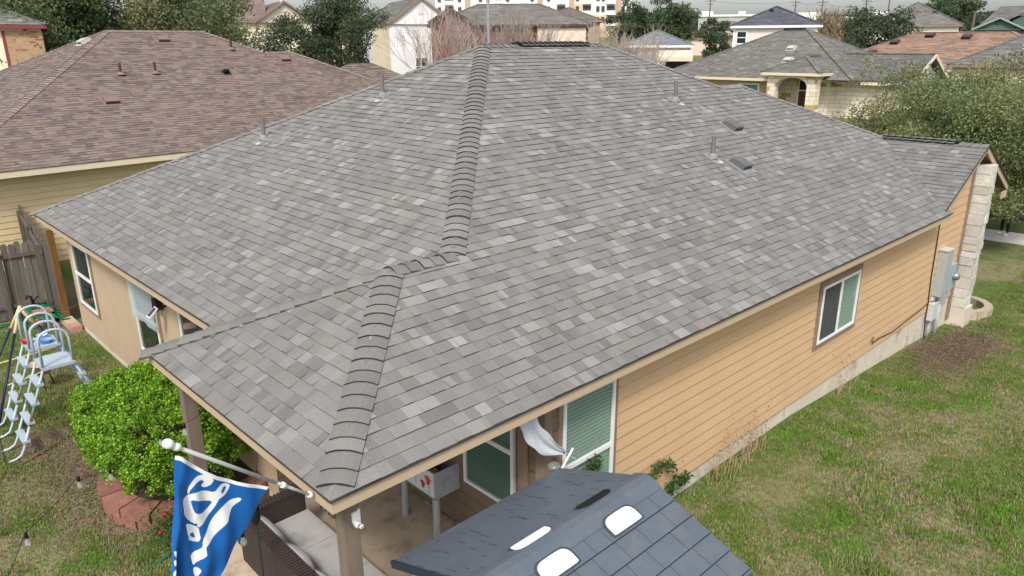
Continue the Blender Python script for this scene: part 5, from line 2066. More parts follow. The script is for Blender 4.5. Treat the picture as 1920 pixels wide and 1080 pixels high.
def lapmat(name, c, exp=0.18, dark=0.80):
    """siding seen from afar: lap lines in the material, plus noise"""
    if name in MATS:
        return MATS[name]
    m = mat(name, c, 0.75, 0.06, 0.8, 0.04, 12)
    n, l = m.node_tree.nodes, m.node_tree.links
    p = n['Principled BSDF']
    src = p.inputs['Base Color'].links[0].from_socket
    tc = n.new('ShaderNodeTexCoord')
    sp = n.new('ShaderNodeSeparateXYZ')
    l.new(tc.outputs['Object'], sp.inputs[0])
    md = n.new('ShaderNodeMath')
    md.operation = 'FLOORED_MODULO'
    md.inputs[1].default_value = exp
    l.new(sp.outputs['Z'], md.inputs[0])
    lt = n.new('ShaderNodeMath')
    lt.operation = 'LESS_THAN'
    lt.inputs[1].default_value = exp * 0.14
    l.new(md.outputs[0], lt.inputs[0])
    mx = n.new('ShaderNodeMix')
    mx.data_type = 'RGBA'
    mx.blend_type = 'MULTIPLY'
    l.new(lt.outputs[0], mx.inputs['Factor'])
    l.new(src, mx.inputs['A'])
    mx.inputs['B'].default_value = (dark, dark, dark, 1)
    l.new(mx.outputs['Result'], p.inputs['Base Color'])
    return m


def hip(mb, x0, x1, y0, y1, z, s, pal, exp=0.2, tab=(0.25, 0.9), seed=1, thick=(0.008, 0.016)):
    k = math.hypot(1, s)
    h = min(x1 - x0, y1 - y0) / 2
    B = lambda a, b, c, d: [(0, h * k, a, b, c, d)]
    shingle_plane(mb, (0, y0, z), (1, 0, 0), (0, 1, s), B(x0, x0 + h, x1, x1 - h), pal, exp, tab, thick, seed)
    shingle_plane(mb, (0, y1, z), (-1, 0, 0), (0, -1, s), B(-x1, -(x1 - h), -x0, -(x0 + h)), pal, exp, tab, thick, seed + 1)
    shingle_plane(mb, (x0, 0, z), (0, -1, 0), (1, 0, s), B(-y1, -(y1 - h), -y0, -(y0 + h)), pal, exp, tab, thick, seed + 2)
    shingle_plane(mb, (x1, 0, z), (0, 1, 0), (-1, 0, s), B(y0, y0 + h, y1, y1 - h), pal, exp, tab, thick, seed + 3)


def hip_edges(x0, x1, y0, y1, z, s):
    h = min(x1 - x0, y1 - y0) / 2
    t = z + s * h
    if x1 - x0 >= y1 - y0:
        A, Bq = V(x0 + h, y0 + h, t), V(x1 - h, y0 + h, t)
        cs = [((x0, y0), A), ((x0, y1), A), ((x1, y0), Bq), ((x1, y1), Bq)]
    else:
        A, Bq = V(x0 + h, y0 + h, t), V(x0 + h, y1 - h, t)
        cs = [((x0, y0), A), ((x1, y0), A), ((x0, y1), Bq), ((x1, y1), Bq)]
    return [(V(c[0], c[1], z), p) for c, p in cs] + [(A, Bq)]


def cap_beams(mb, edges, pal, w=0.26, h=0.05, step=0.35, seed=1):
    rng = random.Random(seed)
    for a, b in edges:
        L = np.linalg.norm(b - a)
        if L < 0.2:
            continue
        n = max(1, int(L / step))
        for i in range(n):
            p, q = a + (b - a) * i / n, a + (b - a) * (i + 1.0) / n
            c = tuple(x * 0.95 for x in pick(pal, rng))
            mb.beam(p + V(0, 0, 0.025), q + V(0, 0, 0.005), w, h, 0, c)


def gable_y(mb, x0, x1, y0, y1, z, s, pal, exp=0.2, tab=(0.25, 0.9), seed=1, thick=(0.008, 0.016)):
    """ridge runs along y"""
    k = math.hypot(1, s)
    h = (x1 - x0) / 2
    shingle_plane(mb, (x0, 0, z), (0, -1, 0), (1, 0, s), [(0, h * k, -y1, -y1, -y0, -y0)], pal, exp, tab, thick, seed)
    shingle_plane(mb, (x1, 0, z), (0, 1, 0), (-1, 0, s), [(0, h * k, y0, y0, y1, y1)], pal, exp, tab, thick, seed + 1)


def far_window(parent, face, u, z, w, h, box, mframe, mpane=M_PANED, name='window', mull=True, split=True):
    """window on a face of box=(x0,x1,y0,y1) in the house's own axes"""
    x0, x1, y0, y1 = box
    if face == 'front':
        O, U, N = V(u, y0, z), V(1, 0, 0), V(0, -1, 0)
    elif face == 'left':
        O, U, N = V(x0, u, z), V(0, 1, 0), V(-1, 0, 0)
    else:
        O, U, N = V(x1, u, z), V(0, 1, 0), V(1, 0, 0)
    fr = (O, U, N, V(0, 0, 1))
    f = MB()
    b = 0.09
    f.box((0, 0, 0), (b, 0.06, h), fr=fr)
    f.box((w - b, 0, 0), (w, 0.06, h), fr=fr)
    f.box((b, 0, 0), (w - b, 0.06, b), fr=fr)
    f.box((b, 0, h - b), (w - b, 0.06, h), fr=fr)
    if split:
        f.box((b, 0, h / 2 - 0.03), (w - b, 0.054, h / 2 + 0.03), fr=fr)
    if mull:
        f.box((w / 2 - 0.05, 0, b), (w / 2 + 0.05, 0.058, h - b), fr=fr)
    o = f.build(name, mframe, parent, world=False)
    p = MB()
    p.box((b, 0.004, b), (w - b, 0.03, h - b), fr=fr)
    p.build('pane', mpane, o, world=False)
    return o


def far_house(name, label, ref, rot, w, d, wall_h, roof, s, pal, mwall, mfascia, ov=0.35, windows=(), extra=None, gable_mat=None, exp=0.22, group=None, hip_caps=True, mfront=None):
    """ref = world position of the front left eave corner; local x right, y away, z up from the ground"""
    loc = (ref[0], ref[1], ref[2] - wall_h)
    t = thing(name, label, 'house', loc, group, rot)
    t['_o'] = (0.0, 0.0, 0.0)
    box = (ov, w - ov, ov, d - ov)
    wl_ = MB()
    wl_.box((ov, ov, -2.0), (w - ov, d - ov, wall_h - 0.02), 0)
    mats = [mwall]
    if roof == 'gable_front':
        hgt = s * (w / 2 - ov)
        for y in (ov, d - ov):
            wl_.poly([(ov, y, wall_h - 0.02), (w - ov, y, wall_h - 0.02), (w / 2, y, wall_h + hgt)], 1)
        mats.append(gable_mat or mwall)
    elif roof == 'gable_side':
        hgt = s * (d / 2 - ov)
        for x in (ov, w - ov):
            wl_.poly([(x, ov, wall_h - 0.02), (x, d - ov, wall_h - 0.02), (x, d / 2, wall_h + hgt)], 1)
        mats.append(gable_mat or mwall)
    wl_.build('wall', mats, t, world=False)
    if mfront is not None:
        q = MB()
        q.box((ov - 0.03, ov - 0.06, -2.0), (w - ov + 0.03, ov - 0.002, wall_h - 0.03))
        q.build('front_wall', mfront, t, world=False)
    rf = MB()
    z = wall_h
    if roof == 'hip':
        hip(rf, 0, w, 0, d, z, s, pal, exp, seed=len(name) + int(abs(ref[0]) * 7))
        if hip_caps:
            cap_beams(rf, hip_edges(0, w, 0, d, z, s), pal)
    elif roof == 'gable_front':
        gable_y(rf, 0, w, -0.05, d, z, s, pal, exp, seed=3 + int(abs(ref[0])))
    else:
        k = math.hypot(1, s)
        h = d / 2
        shingle_plane(rf, (0, 0, z), (1, 0, 0), (0, 1, s), [(0, h * k, -0.05, -0.05, w + 0.05, w + 0.05)], pal, exp, (0.25, 0.9), (0.008, 0.016), 5)
        shingle_plane(rf, (0, d, z), (-1, 0, 0), (0, -1, s), [(0, h * k, -w, -w, 0, 0)], pal, exp, (0.25, 0.9), (0.008, 0.016), 6)
    ro = rf.build('roof', [M_SHF, M_SHB], t, world=False)
    f = MB()
    if roof == 'hip' or roof == 'gable_front':
        f.box((0.0, 0.0, z - 0.2), (0.04, d, z - 0.015))
        f.box((w - 0.04, 0.0, z - 0.2), (w, d, z - 0.015))
    if roof == 'hip' or roof == 'gable_side':
        f.box((0.04, 0.0, z - 0.2), (w - 0.04, 0.04, z - 0.015))
        f.box((0.04, d - 0.04, z - 0.2), (w - 0.04, d, z - 0.015))
    if roof == 'gable_front':
        for sx, xa in ((1, 0), (-1, w)):
            f.beam((xa, -0.03, z - 0.10), (w / 2, -0.03, z + s * w / 2 - 0.10), 0.04, 0.18, up=(0, 0, 1))
    f.box((0.05, 0.05, z - 0.12), (w - 0.05, d - 0.05, z - 0.10))
    f.build('fascia', mfascia, t, world=False)
    for wd in windows:
        far_window(t, *wd[:5], box, wd[5] if len(wd) > 5 else M_WHITE, mull=wd[6] if len(wd) > 6 else True)
    if extra:
        extra(t, box, ro)
    return t


def az(deg):
    return R(deg)


def vent_at(t, x, y, z, n, dn, m=None, sx=0.4, sy=0.4, hh=0.14):
    roof_vent((x, y, z), n, dn, t, m or mat('far_vent', lin(180, 176, 168, 0.8), 0.6, 0.1), M_BLACK, sx, sy, hh, world=False)


# ---- brown-roofed neighbour
M_CREAM = mat('cream_siding', lin(222, 200, 158, 0.9), 0.75, 0.05, 1.0, 0.04, 25)
M_CREAMF = mat('cream_fascia', lin(228, 214, 186, 0.9), 0.7, 0.04, 2)


def brown_house():
    e = (3.794, 19.990, 2.9)
    ang = R(4)
    t = thing('brown_roof_house', 'single storey house with brown shingle hip roof and cream lap siding beyond the fence', 'house', (e[0], e[1], 0.0), None, ang)
    t['_o'] = (0.0, 0.0, 0.0)
    z = e[2]
    s = 0.49
    k = math.hypot(1, s)
    n0, tl, tr, h = 0.0, -4.0, 15.65, 7.9
    nk = 6.14
    # ridge 3.9 .. 7.75; kink ridge 9.45 .. 10.85 at n=6.14; hip down to 16.99
    rf = MB()
    B = lambda a, b, l0, l1, r0, r1: (a * k, b * k, l0, l1, r0, r1)
    shingle_plane(rf, (0, 0, z), (1, 0, 0), (0, 1, s), [B(0, nk, tl, tl + nk, 10.85 + nk, 10.85), B(nk, h, tl + nk, tl + h, 9.5, 7.75)], BROWN_PAL, 0.143, (0.10, 0.34), (0.005, 0.014), 61)
    shingle_plane(rf, (tl, 0, z), (0, -1, 0), (1, 0, s), [B(0, h, -2 * h, -h, 0, -h)], scaled(BROWN_PAL, (1.0, 1.02, 1.05)), 0.143, (0.10, 0.34), (0.005, 0.014), 62)
    shingle_plane(rf, (0, 2 * h, z), (-1, 0, 0), (0, -1, s), [B(0, h, -tr, -7.75, -tl, -(tl + h))], BROWN_PAL, 0.3, (0.3, 0.9), seed=63)
    shingle_plane(rf, (10.85 + nk, 0, z), (0, 1, 0), (-1, 0, s), [B(0, nk, 0, nk, 2 * nk, nk)], BROWN_PAL, 0.3, (0.3, 0.9), seed=64)
    shingle_plane(rf, (tr, 0, z), (0, 1, 0), (-1, 0, s), [B(0, h, 2 * nk, h, 2 * h, h)], BROWN_PAL, 0.3, (0.3, 0.9), seed=66)
    # low rear wing seen over the right hip
    hip(rf, 11.5, 21.5, 4.5, 13.0, 2.9, 0.55, BROWN_PAL, 0.2, (0.2, 0.5), 65)
    ro = rf.build('roof', [M_SH, M_SHB], t, world=False)
    BC = [((0.235, 0.180, 0.155), 2), ((0.265, 0.205, 0.178), 2), ((0.21, 0.16, 0.14), 1)]
    zz = lambda n: z + s * n
    cps = [((tl, 0, z), (tl + h, h, zz(h)), (1, -1, 0), (-1, 1, 0)), ((tl, 2 * h, z), (tl + h, h, zz(h)), (-1, -1, 0), (1, 1, 0)),
           ((tl + h, h, zz(h)), (7.75, h, zz(h)), (0, -1, 0), (0, 1, 0)), ((9.5, nk, zz(nk)), (7.75, h, zz(h)), (-1, -1, 0), (1, 1, 0)),
           ((9.5, nk, zz(nk)), (10.85, nk, zz(nk)), (0, -1, 0), (0, 1, 0)), ((10.85 + nk, 0, z), (10.85, nk, zz(nk)), (-1, -1, 0), (1, 1, 0))]
    for i, (a, b, t1, t2) in enumerate(cps):
        H = unit(np.array(b, float) - np.array(a, float))
        d1, d2 = [], []
        for tw in (t1, t2):
            tw = np.array(tw, float)
            d = tw - H * (tw @ H)
            d = unit(d)
            hd = math.hypot(d[0], d[1])
            sl = s * (0.72 if abs(tw[0]) > 0 and abs(tw[1]) > 0 else 1.0)
            d1.append(unit((d[0], d[1], -hd * sl if abs(H[2]) < 0.01 else d[2] - 0.30)))
        cm = MB()
        cap_line(cm, a, b, d1[0], d1[1], BC, 0.17, 0.19, 0.026, seed=70 + i)
        cm.build('ridge_cap', [M_SH, M_SHB], ro, world=False)
    w = MB()
    ov = 0.55
    lap_wall(w, (0, ov, 0), (1, 0, 0), (0, -1, 0), -0.2, z - 0.25, tl + ov, 16.4, 0.178, 0.012, mj_shade=1, seed=8)
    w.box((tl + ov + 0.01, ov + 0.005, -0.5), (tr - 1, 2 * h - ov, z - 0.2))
    w.build('wall', [M_CREAM, mat('cream_lap_shade', lin(160, 138, 98), 0.8, 0.05)], t, world=False)  # lap shadow lines painted in the second, darker cream
    f = MB()
    f.box((tl + 0.02, 0.02, z - 0.19), (16.9, 0.06, z - 0.015))
    f.box((tl + 0.02, 0.06, z - 0.19), (tl + 0.06, 2 * h, z - 0.015))
    f.box((tl + 0.06, 0.06, z - 0.185), (16.5, ov, z - 0.17))
    f.box((tl + 0.06, ov, z - 0.185), (tl + ov, 2 * h - .1, z - 0.17))
    f.build('fascia', M_CREAMF, t, world=False)
    fw = far_window(t, 'front', 2.7, 1.0, 1.3, 1.45, (tl + ov, 16, ov - 0.012, 15), M_WHITE)
    n, dn = (0, -s, 1), (0, -1, -s)
    mv = mat('brown_vent', lin(136, 112, 108, 0.85), 0.6, 0.1, 10)
    mvd = mat('brown_vent_dark', lin(66, 40, 38, 0.8), 0.6, 0.1, 10)
    for (a, b) in ((1.89, 3.10), (5.68, 7.15), (10.05, 5.50)):
        roof_vent((a, b, zz(b)), n, dn, t, mv, mvd, 0.42, 0.44, 0.14, world=False)
    roof_vent((3.0, 7.7, zz(7.0)), (-s, 0, 1), (-1, 0, -s), t, mat('pale_vent', lin(196, 190, 184, 0.85), 0.5, 0.06), M_BLACK, 0.42, 0.44, 0.14, world=False)
    roof_vent((6.91, 4.63, zz(4.63)), n, dn, t, M_BLACK, M_BLACK, 0.16, 0.2, 0.14, world=False)
    mp = mat('brown_pipe', lin(92, 58, 54, 0.85), 0.6, 0.1, 10)
    for (a, b) in ((2.98, 4.72), (4.21, 4.72), (8.16, 6.35)):
        p = MB()
        o = V(a, b, zz(b))
        p.tube([o, o + V(0, 0, 0.40)], 0.05, 10)
        pp = p.build('vent_pipe', mp, t, world=False)
        q = MB()
        q.lathe(o, [(0.18, 0.0), (0.10, 0.07), (0.05, 0.1)], 10)
        q.build('pipe_flashing', mv, pp, world=False)


brown_house()

# ---- fences


def picket_fence(label, P0, P1, h, zs, seed, rails=True, post_every=2.4, side=1, dark=1.0):
    rng = random.Random(seed)
    P0, P1 = np.array(P0, float), np.array(P1, float)
    L = np.linalg.norm(P1 - P0)
    D = (P1 - P0) / L
    N = V(-D[1], D[0], 0) * side
    t = thing('picket_fence', label, 'fence', (P0[0], P0[1], zs))
    mb = MB()
    u = 0.0
    while u < L:
        w = rng.uniform(0.135, 0.145)
        hh = h + rng.uniform(-0.04, 0.03)
        k = rng.uniform(0.62, 1.15) * dark
        c = (0.20 * k, 0.175 * k, 0.15 * k)
        o = P0 + D * u + N * rng.uniform(-0.006, 0.01)
        o[2] = zs
        tilt = V(0, 0, 1) + D * rng.uniform(-0.012, 0.012) + N * rng.uniform(-0.01, 0.01)
        X, Z = D, tilt
        pr = [(0.004, 0.02), (w - 0.004, 0.02), (w - 0.004, hh - 0.05), (w - 0.035, hh), (0.035, hh), (0.004, hh - 0.05)]
        A = [o + X * a + Z * b for a, b in pr]
        Bq = [p + N * 0.016 for p in A]
        mb.poly(A, 0, c)
        mb.poly(Bq[::-1], 0, c)
        for i in range(6):
            mb.poly([A[i], A[(i + 1) % 6], Bq[(i + 1) % 6], Bq[i]], 0, c)
        u += w
    mb.build('picket_panel', M_OLDWOOD, t)
    u = 0.1
    while u < L:
        p = MB()
        o = P0 + D * u - N * 0.06
        p.box((o[0] - 0.045, o[1] - 0.045, zs), (o[0] + 0.045, o[1] + 0.045, zs + h - 0.12), 0, (0.12, 0.10, 0.085))
        p.build('post', M_OLDWOOD, t)
        u += post_every
    if rails:
        for zz in (0.35, h - 0.3):
            p = MB()
            a, b = P0 - N * 0.025, P1 - N * 0.025
            p.beam(V(a[0], a[1], zs + zz), V(b[0], b[1], zs + zz), 0.04, 0.09, 0, (0.13, 0.11, 0.09))
            p.build('rail', M_OLDWOOD, t)
    return t


picket_fence('weathered grey picket fence across the back of the yard', (-7.0, 15.75, 0), (1.05, 15.45, 0), 1.85, 0.0, 31, dark=0.72)
picket_fence('dark weathered picket fence running beside the cream house to the corner', (1.18, 15.3, 0), (1.75, 20.3, 0), 1.85, 0.0, 32, side=-1, dark=0.6)
p = MB()
p.box((1.16, 14.35, 0), (1.29, 14.48, 2.25))
tag(p.build('gate_post', mat('rusty_wood', lin(134, 96, 56, 0.8), 0.9, 0.3, 6, 0.2, 40, stretch=(4, 4, 0.5)), None, bevel=0.006), 'rust brown gate post between the beige wall corner and grey fence', 'post')
g = thing('garden_gate', 'narrow dark board gate between the rust brown post and grey fence', 'gate', (1.2, 14.6, 0))
p = MB()
for k in range(5):
    p.box((1.20, 14.52 + k * 0.15, 0.08), (1.22, 14.52 + k * 0.15 + 0.143, 1.8 + 0.02 * (k % 2)), 0, (0.10, 0.09, 0.08))
p.build('board_panel', M_OLDWOOD, g)
for zz in (0.4, 1.5):
    p = MB()
    p.box((1.222, 14.52, zz), (1.255, 15.25, zz + 0.08), 0, (0.11, 0.095, 0.08))
    p.build('rail', M_OLDWOOD, g)

# ---- left: end of the cream and brick two storey house
M_LCREAM = lapmat('left_cream_siding', lin(240, 236, 206, 0.95), 0.2)
M_REDTRIM = mat('red_trim', lin(140, 66, 70, 0.85), 0.6, 0.1)


def lb_extra(t, box, ro):
    b = MB()
    x0, x1, y0, y1 = box
    b.box((x1 - 1.6, y0 - 0.05, -2), (x1 + 0.02, y0 - 0.002, 5.3))
    b.box((x1 - 0.02, y0, -2), (x1 + 0.05, y1, 5.3))
    b.build('brick_panel', M_BRICK, t, world=False)
    b = MB()
    b.box((x1 - 1.75, y0 - 0.06, -2), (x1 - 1.605, y0 - 0.003, 5.3))
    b.build('trim', M_REDTRIM, t, world=False)


far_house('brick_house', 'cream and tan brick house end with red fascia at the left edge', (-3.55, 43.9, 7.24), R(77.2 - 90 + 0), 12.0, 10, 5.6, 'hip', 0.42, scaled(GREY_PAL, (0.95, 1.0, 0.95)), M_LCREAM, M_REDTRIM, ov=0.3, extra=lb_extra)

# ---- cream gabled house with reddish roof
M_CRM2 = lapmat('pale_cream_siding', lin(232, 222, 200, 0.9), 0.2)
M_WHT = lapmat('white_siding', lin(236, 236, 234, 0.95), 0.22, 0.78)
M_TAUPEF = mat('taupe_fascia', lin(150, 128, 112, 0.85), 0.7, 0.06)


def red_extra(t, box, ro):
    rf = MB()
    gable_y(rf, 3.6, 8.4, -2.6, 1.0, 4.9, 0.62, MAUVE_PAL, 0.24, seed=44)
    rf.build('porch_roof', [M_SHF, M_SHB], t, world=False)
    w = MB()
    w.box((3.9, -2.3, -2), (8.1, 0.3, 4.85), 0)
    w.poly([(3.9, -2.3, 4.85), (8.1, -2.3, 4.85), (6.0, -2.3, 6.15)], 0)
    w.build('wing_wall', M_CRM2, t, world=False)
    f = MB()
    for xa in (3.6, 8.4):
        f.beam((xa, -2.62, 4.83), (6.0, -2.62, 4.83 + 0.62 * 2.4), 0.04, 0.18)
    f.build('rake_board', M_TAUPEF, t, world=False)
    v = MB()
    v.box((2.65, 0.28, 5.95), (3.25, 0.345, 7.1))
    v.build('gable_vent', mat('vent_white', lin(220, 216, 206, 0.9), 0.7, 0.05), t, world=False)


far_house('cream_gable_house', 'cream house with mauve shingle roof and two front gables behind the oaks', (32.2, 67.9, 8.35), R(63 - 90 + 10), 6.0, 14, 5.0, 'gable_front', 0.66, MAUVE_PAL, M_CRM2, M_TAUPEF, extra=red_extra)
far_house('mauve_roof_house', 'cream house side under a long mauve shingle roof behind the broad oak', (27.6, 70.8, 8.45), R(64 - 90), 6.5, 9, 5.0, 'gable_side', 0.6, MAUVE_PAL, M_CRM2, M_TAUPEF, windows=[('front', 1.0, 2.9, 0.9, 1.6)])

# ---- white two storey gable house


def white_extra(t, box, ro):
    x0, x1, y0, y1 = box
    v = MB()
    v.box((x0 + (x1 - x0) / 2 - 0.28, y0 - 0.05, 6.1), (x0 + (x1 - x0) / 2 + 0.28, y0 - 0.002, 6.95))
    v.build('gable_vent', MATS['vent_white'], t, world=False)
    c = MB()
    c.box((x0 - 0.06, y0 + 0.01, -2), (x0 - 0.002, y1 - 5, 5.2))
    c.build('side_wall', mat('tan_stone_side', lin(236, 222, 190, 0.9), 0.85, 0.10, 1.5), t, world=False)


far_house('white_gable_house', 'white two storey house with tall front gable and grey roof', (39.18, 55.47, 8.04), R(55.3 - 90 + 14), 6.6, 12, 5.3, 'gable_front', 0.70, STONE_ROOF_PAL, M_WHT, M_TAUPEF, ov=0.2,
          windows=[('front', 2.5, 0.55, 1.2, 1.7), ('left', 0.5, 0.5, 1.35, 1.7, M_WHITE)], extra=white_extra)

# ---- red brick house with beige siding panel


def redbrick_extra(t, box, ro):
    x0, x1, y0, y1 = box
    p = MB()
    p.box((x1 - 4.3, y0 - 0.12, -2), (x1 - 0.2, y0 - 0.002, 4.75))
    p.build('siding_panel', lapmat('beige_lap', lin(232, 212, 190, 0.9), 0.28, 0.86), t, world=False)
    p = MB()
    p.box((0.6, -1.6, -2), (3.6, y0, 5.2), 0)
    p.poly([(0.6, -1.6, 5.2), (3.6, -1.6, 5.2), (2.1, -1.6, 6.2)], 0)
    p.build('brick_wing', M_REDBRICK, t, world=False)
    rf = MB()
    gable_y(rf, 0.3, 3.9, -1.9, 3.0, 5.2, 0.62, STONE_ROOF_PAL, 0.24, seed=45)
    rf.build('wing_roof', [M_SHF, M_SHB], t, world=False)
    f = MB()
    for xa in (0.3, 3.9):
        f.beam((xa, -1.93, 5.12), (2.1, -1.93, 5.12 + 0.62 * 1.8), 0.04, 0.2)
    f.build('rake_board', mat('dark_brown_trim', lin(86, 66, 60, 0.85), 0.7, 0.1), t, world=False)


far_house('red_brick_house', 'red brick house with grey hip roof and beige siding panel', (37.83, 47.87, 7.69), R(46.5 - 90 + 1), 14.0, 8.6, 5.0, 'hip', 0.42, STONE_ROOF_PAL, M_REDBRICK, MATS['dark_brown_trim'] if 'dark_brown_trim' in MATS else mat('dark_brown_trim', lin(86, 66, 60, 0.85), 0.7, 0.1), extra=redbrick_extra)
far_house('brown_hip_house', 'house with low brown grey hip roof right of the beige siding panel', (63.0, 60.0, 8.7), R(43 - 90), 8.0, 8, 3.6, 'hip', 0.40, scaled(STONE_ROOF_PAL, (0.95, 0.9, 0.86)), mat('dull_wall', lin(170, 150, 136, 0.8), 0.8, 0.1), M_TAUPEF)

# ---- apartments


def apartments():
    base = V(142.5, 180.0, 8.0)
    t = thing('apartment_block', 'long white and yellow apartment block with balconies on the skyline', 'apartment building', tuple(base), None, R(44.3 - 90))
    t['_o'] = (0.0, 0.0, 0.0)
    w, d, st = 58, 16, 3.0
    n = 5
    mw = mat('apartment_white', lin(240, 238, 236, 0.95), 0.8, 0.03)
    my = mat('apartment_yellow', lin(226, 206, 160, 0.85), 0.8, 0.08)
    mt = mat('apartment_taupe', lin(196, 170, 150, 0.85), 0.8, 0.05)
    b = MB()
    b.box((0, 0, -3), (w, d, st * n + 0.6), 0)
    b.build('wall', mw, t, world=False)
    for (a, c, top) in ((12, 22, 3), (22.1, 30, 2), (41, 46, 3), (46.1, 53, 2), (0.2, 9, 2)):
        y = MB()
        y.box((a, -0.25, -3), (c, -0.003, st * top), 0)
        y.build('yellow_stone', my, t, world=False)
    for a in (8.9, 30.2, 39.5, 53.2):
        y = MB()
        y.box((a, -0.45, -3), (a + 1.6, -0.254, st * n + 0.4), 0)
        y.build('pilaster', mt, t, world=False)
    r = MB()
    r.box((-0.4, -0.8, st * n + 0.6), (w + 0.4, d + 0.4, st * n + 1.0))
    r.build('roof', mat('apartment_roof', lin(150, 146, 142, 0.8), 0.8, 0.05), t, world=False)
    mdark = mat('balcony_recess', lin(96, 92, 92, 0.7), 0.9, 0.1)
    for fl in range(1, 4):
        for a in (3.0, 17.5, 25.0, 36.0, 43.5, 50.5):
            k = MB()
            k.box((a, -0.40, fl * st + 0.25), (a + 2.4, -0.257, fl * st + 2.5), 1)
            k.box((a - 0.1, -1.5, fl * st - 0.05), (a + 2.5, -0.258, fl * st + 0.2), 0)
            k.box((a - 0.1, -1.5, fl * st + 0.25), (a + 2.5, -1.42, fl * st + 1.1), 0)
            k.box((a - 0.1, -1.4, fl * st + 1.2), (a - 0.02, -0.6, fl * st + 2.6), 0)
            k.build('balcony', [mw, mdark], t, world=False)
        for a in (0.8, 6.8, 13.0, 15.2, 21.0, 28.2, 33.0, 41.5, 47.5, 49.0, 54.9, 56.4):
            k = MB()
            k.box((a, -0.30, fl * st + 0.9), (a + 1.0, -0.256, fl * st + 2.4), 0)
            k.build('window', mat('far_glass', (0.06, 0.065, 0.07, 1), 0.2, 0.1), t, world=False)


apartments()

# ---- small house with blue grey roof and porch


def blue_extra(t, box, ro):
    x0, x1, y0, y1 = box
    b = MB()
    b.box((3.4, -1.6, 1.95), (6.5, -0.05, 2.05))
    b.poly([(3.3, -1.7, 1.95), (6.6, -1.7, 1.95), (6.6, 0.2, 2.55), (3.3, 0.2, 2.55)])
    b.box((3.3, -1.72, 1.6), (6.6, -1.68, 1.98))
    b.build('porch_awning', mat('pale_awning', lin(224, 208, 186, 0.9), 0.7, 0.1, 3), t, world=False)
    for x in (3.45, 6.4):
        q = MB()
        q.box((x, -1.65, -1.6), (x + 0.12, -1.53, 1.95))
        q.build('post', M_WHITE, t, world=False)
    q = MB()
    q.box((3.5, -1.62, 0.28), (6.4, -1.56, 0.36))
    q.box((3.5, -1.62, -0.55), (6.4, -1.56, -0.47))
    for k in range(18):
        q.box((3.6 + k * 0.16, -1.61, -0.47), (3.66 + k * 0.16, -1.57, 0.28))
    q.build('balustrade', M_WHITE, t, world=False)
    q = MB()
    q.box((3.3, -1.7, -2.2), (6.6, 0.3, -0.58))
    q.build('porch_floor', M_CONC, t, world=False)
    far_window(t, 'front', 4.2, 0.2, 2.2, 1.3, box, mat('dark_frame', lin(60, 56, 54), 0.6, 0.1))


far_house('blue_roof_house', 'small house with blue grey hip roof and white railed porch', (55.91, 41.44, 5.95), R(36 - 90), 6.7, 7.2, 3.0, 'hip', 0.42, scaled(GREY_PAL, (0.95, 1.08, 1.25)), mat('pale_grey_wall', lin(196, 192, 190, 0.85), 0.8, 0.06), M_WHITE, extra=blue_extra)

# ---- pinkish house with two gables


def pink_extra(t, box, ro):
    rf = MB()
    hip(rf, -0.5, 13, 2.2, 13, 3.4, 0.42, MAUVE_PAL, 0.4, (0.4, 1.2), 48)
    gable_y(rf, 3.0, 8.5, 1.0, 6, 3.2, 0.55, MAUVE_PAL, 0.4, seed=49)
    rf.build('rear_roof', [M_SHF, M_SHB], t, world=False)
    w = MB()
    w.box((0.2, 2.6, -2), (12, 12, 3.3))
    w.poly([(3.4, 1.4, 3.1), (8.2, 1.4, 3.1), (5.8, 1.4, 4.5)])
    w.build('rear_wall', mat('pink_wall', lin(218, 196, 184, 0.9), 0.8, 0.05), t, world=False)
    for k in range(3):
        far_window(t, 'front', -2.2 + k * 0.9, -1.2, 0.75, 1.1, box, mat('dark_frame', lin(60, 56, 54), 0.6, 0.1), mull=False)


far_house('pink_house', 'small pale pink gabled house with mauve roof before the treeline', (114.92, 72.98, 6.76), R(32.5 - 90), 4.9, 6, 2.6, 'gable_front', 0.52, MAUVE_PAL, mat('pink_wall', lin(218, 196, 184, 0.9), 0.8, 0.05), mat('mauve_trim', lin(120, 86, 80, 0.85), 0.7, 0.1), extra=pink_extra)

# ---- cream two storey with slate roof


def cream_extra(t, box, ro):
    x0, x1, y0, y1 = box
    v = MB()
    v.box((2.95, 2.4, 6.42), (3.25, 2.62, 6.62))
    v.build('roof_vent', M_BLACK, t, world=False)
    w = MB()
    w.box((5.6, y0 - 0.06, 3.0), (7.0 - 0.35, y0 - 0.003, 5.15))
    w.build('corner_board', M_WHITE, t, world=False)
    w = MB()
    w.box((x0 - 0.05, y0 - 0.02, -2), (x0 + 0.12, y0 - 0.003, 5.2))
    w.build('downspout', M_WHITE, t, world=False)


far_house('cream_house', 'cream two storey house with dark slate blue hip roof', (54.38, 29.11, 7.47), R(28 - 90 + 1), 7.0, 7.2, 5.3, 'hip', 0.44, SLATE_PAL, lapmat('cream_lap', lin(226, 220, 204, 0.9), 0.2, 0.88), M_WHITE, ov=0.3,
          windows=[('front', 0.5, 3.85, 0.85, 1.05, M_WHITE, False)], extra=cream_extra)

# ---- stone house across the street


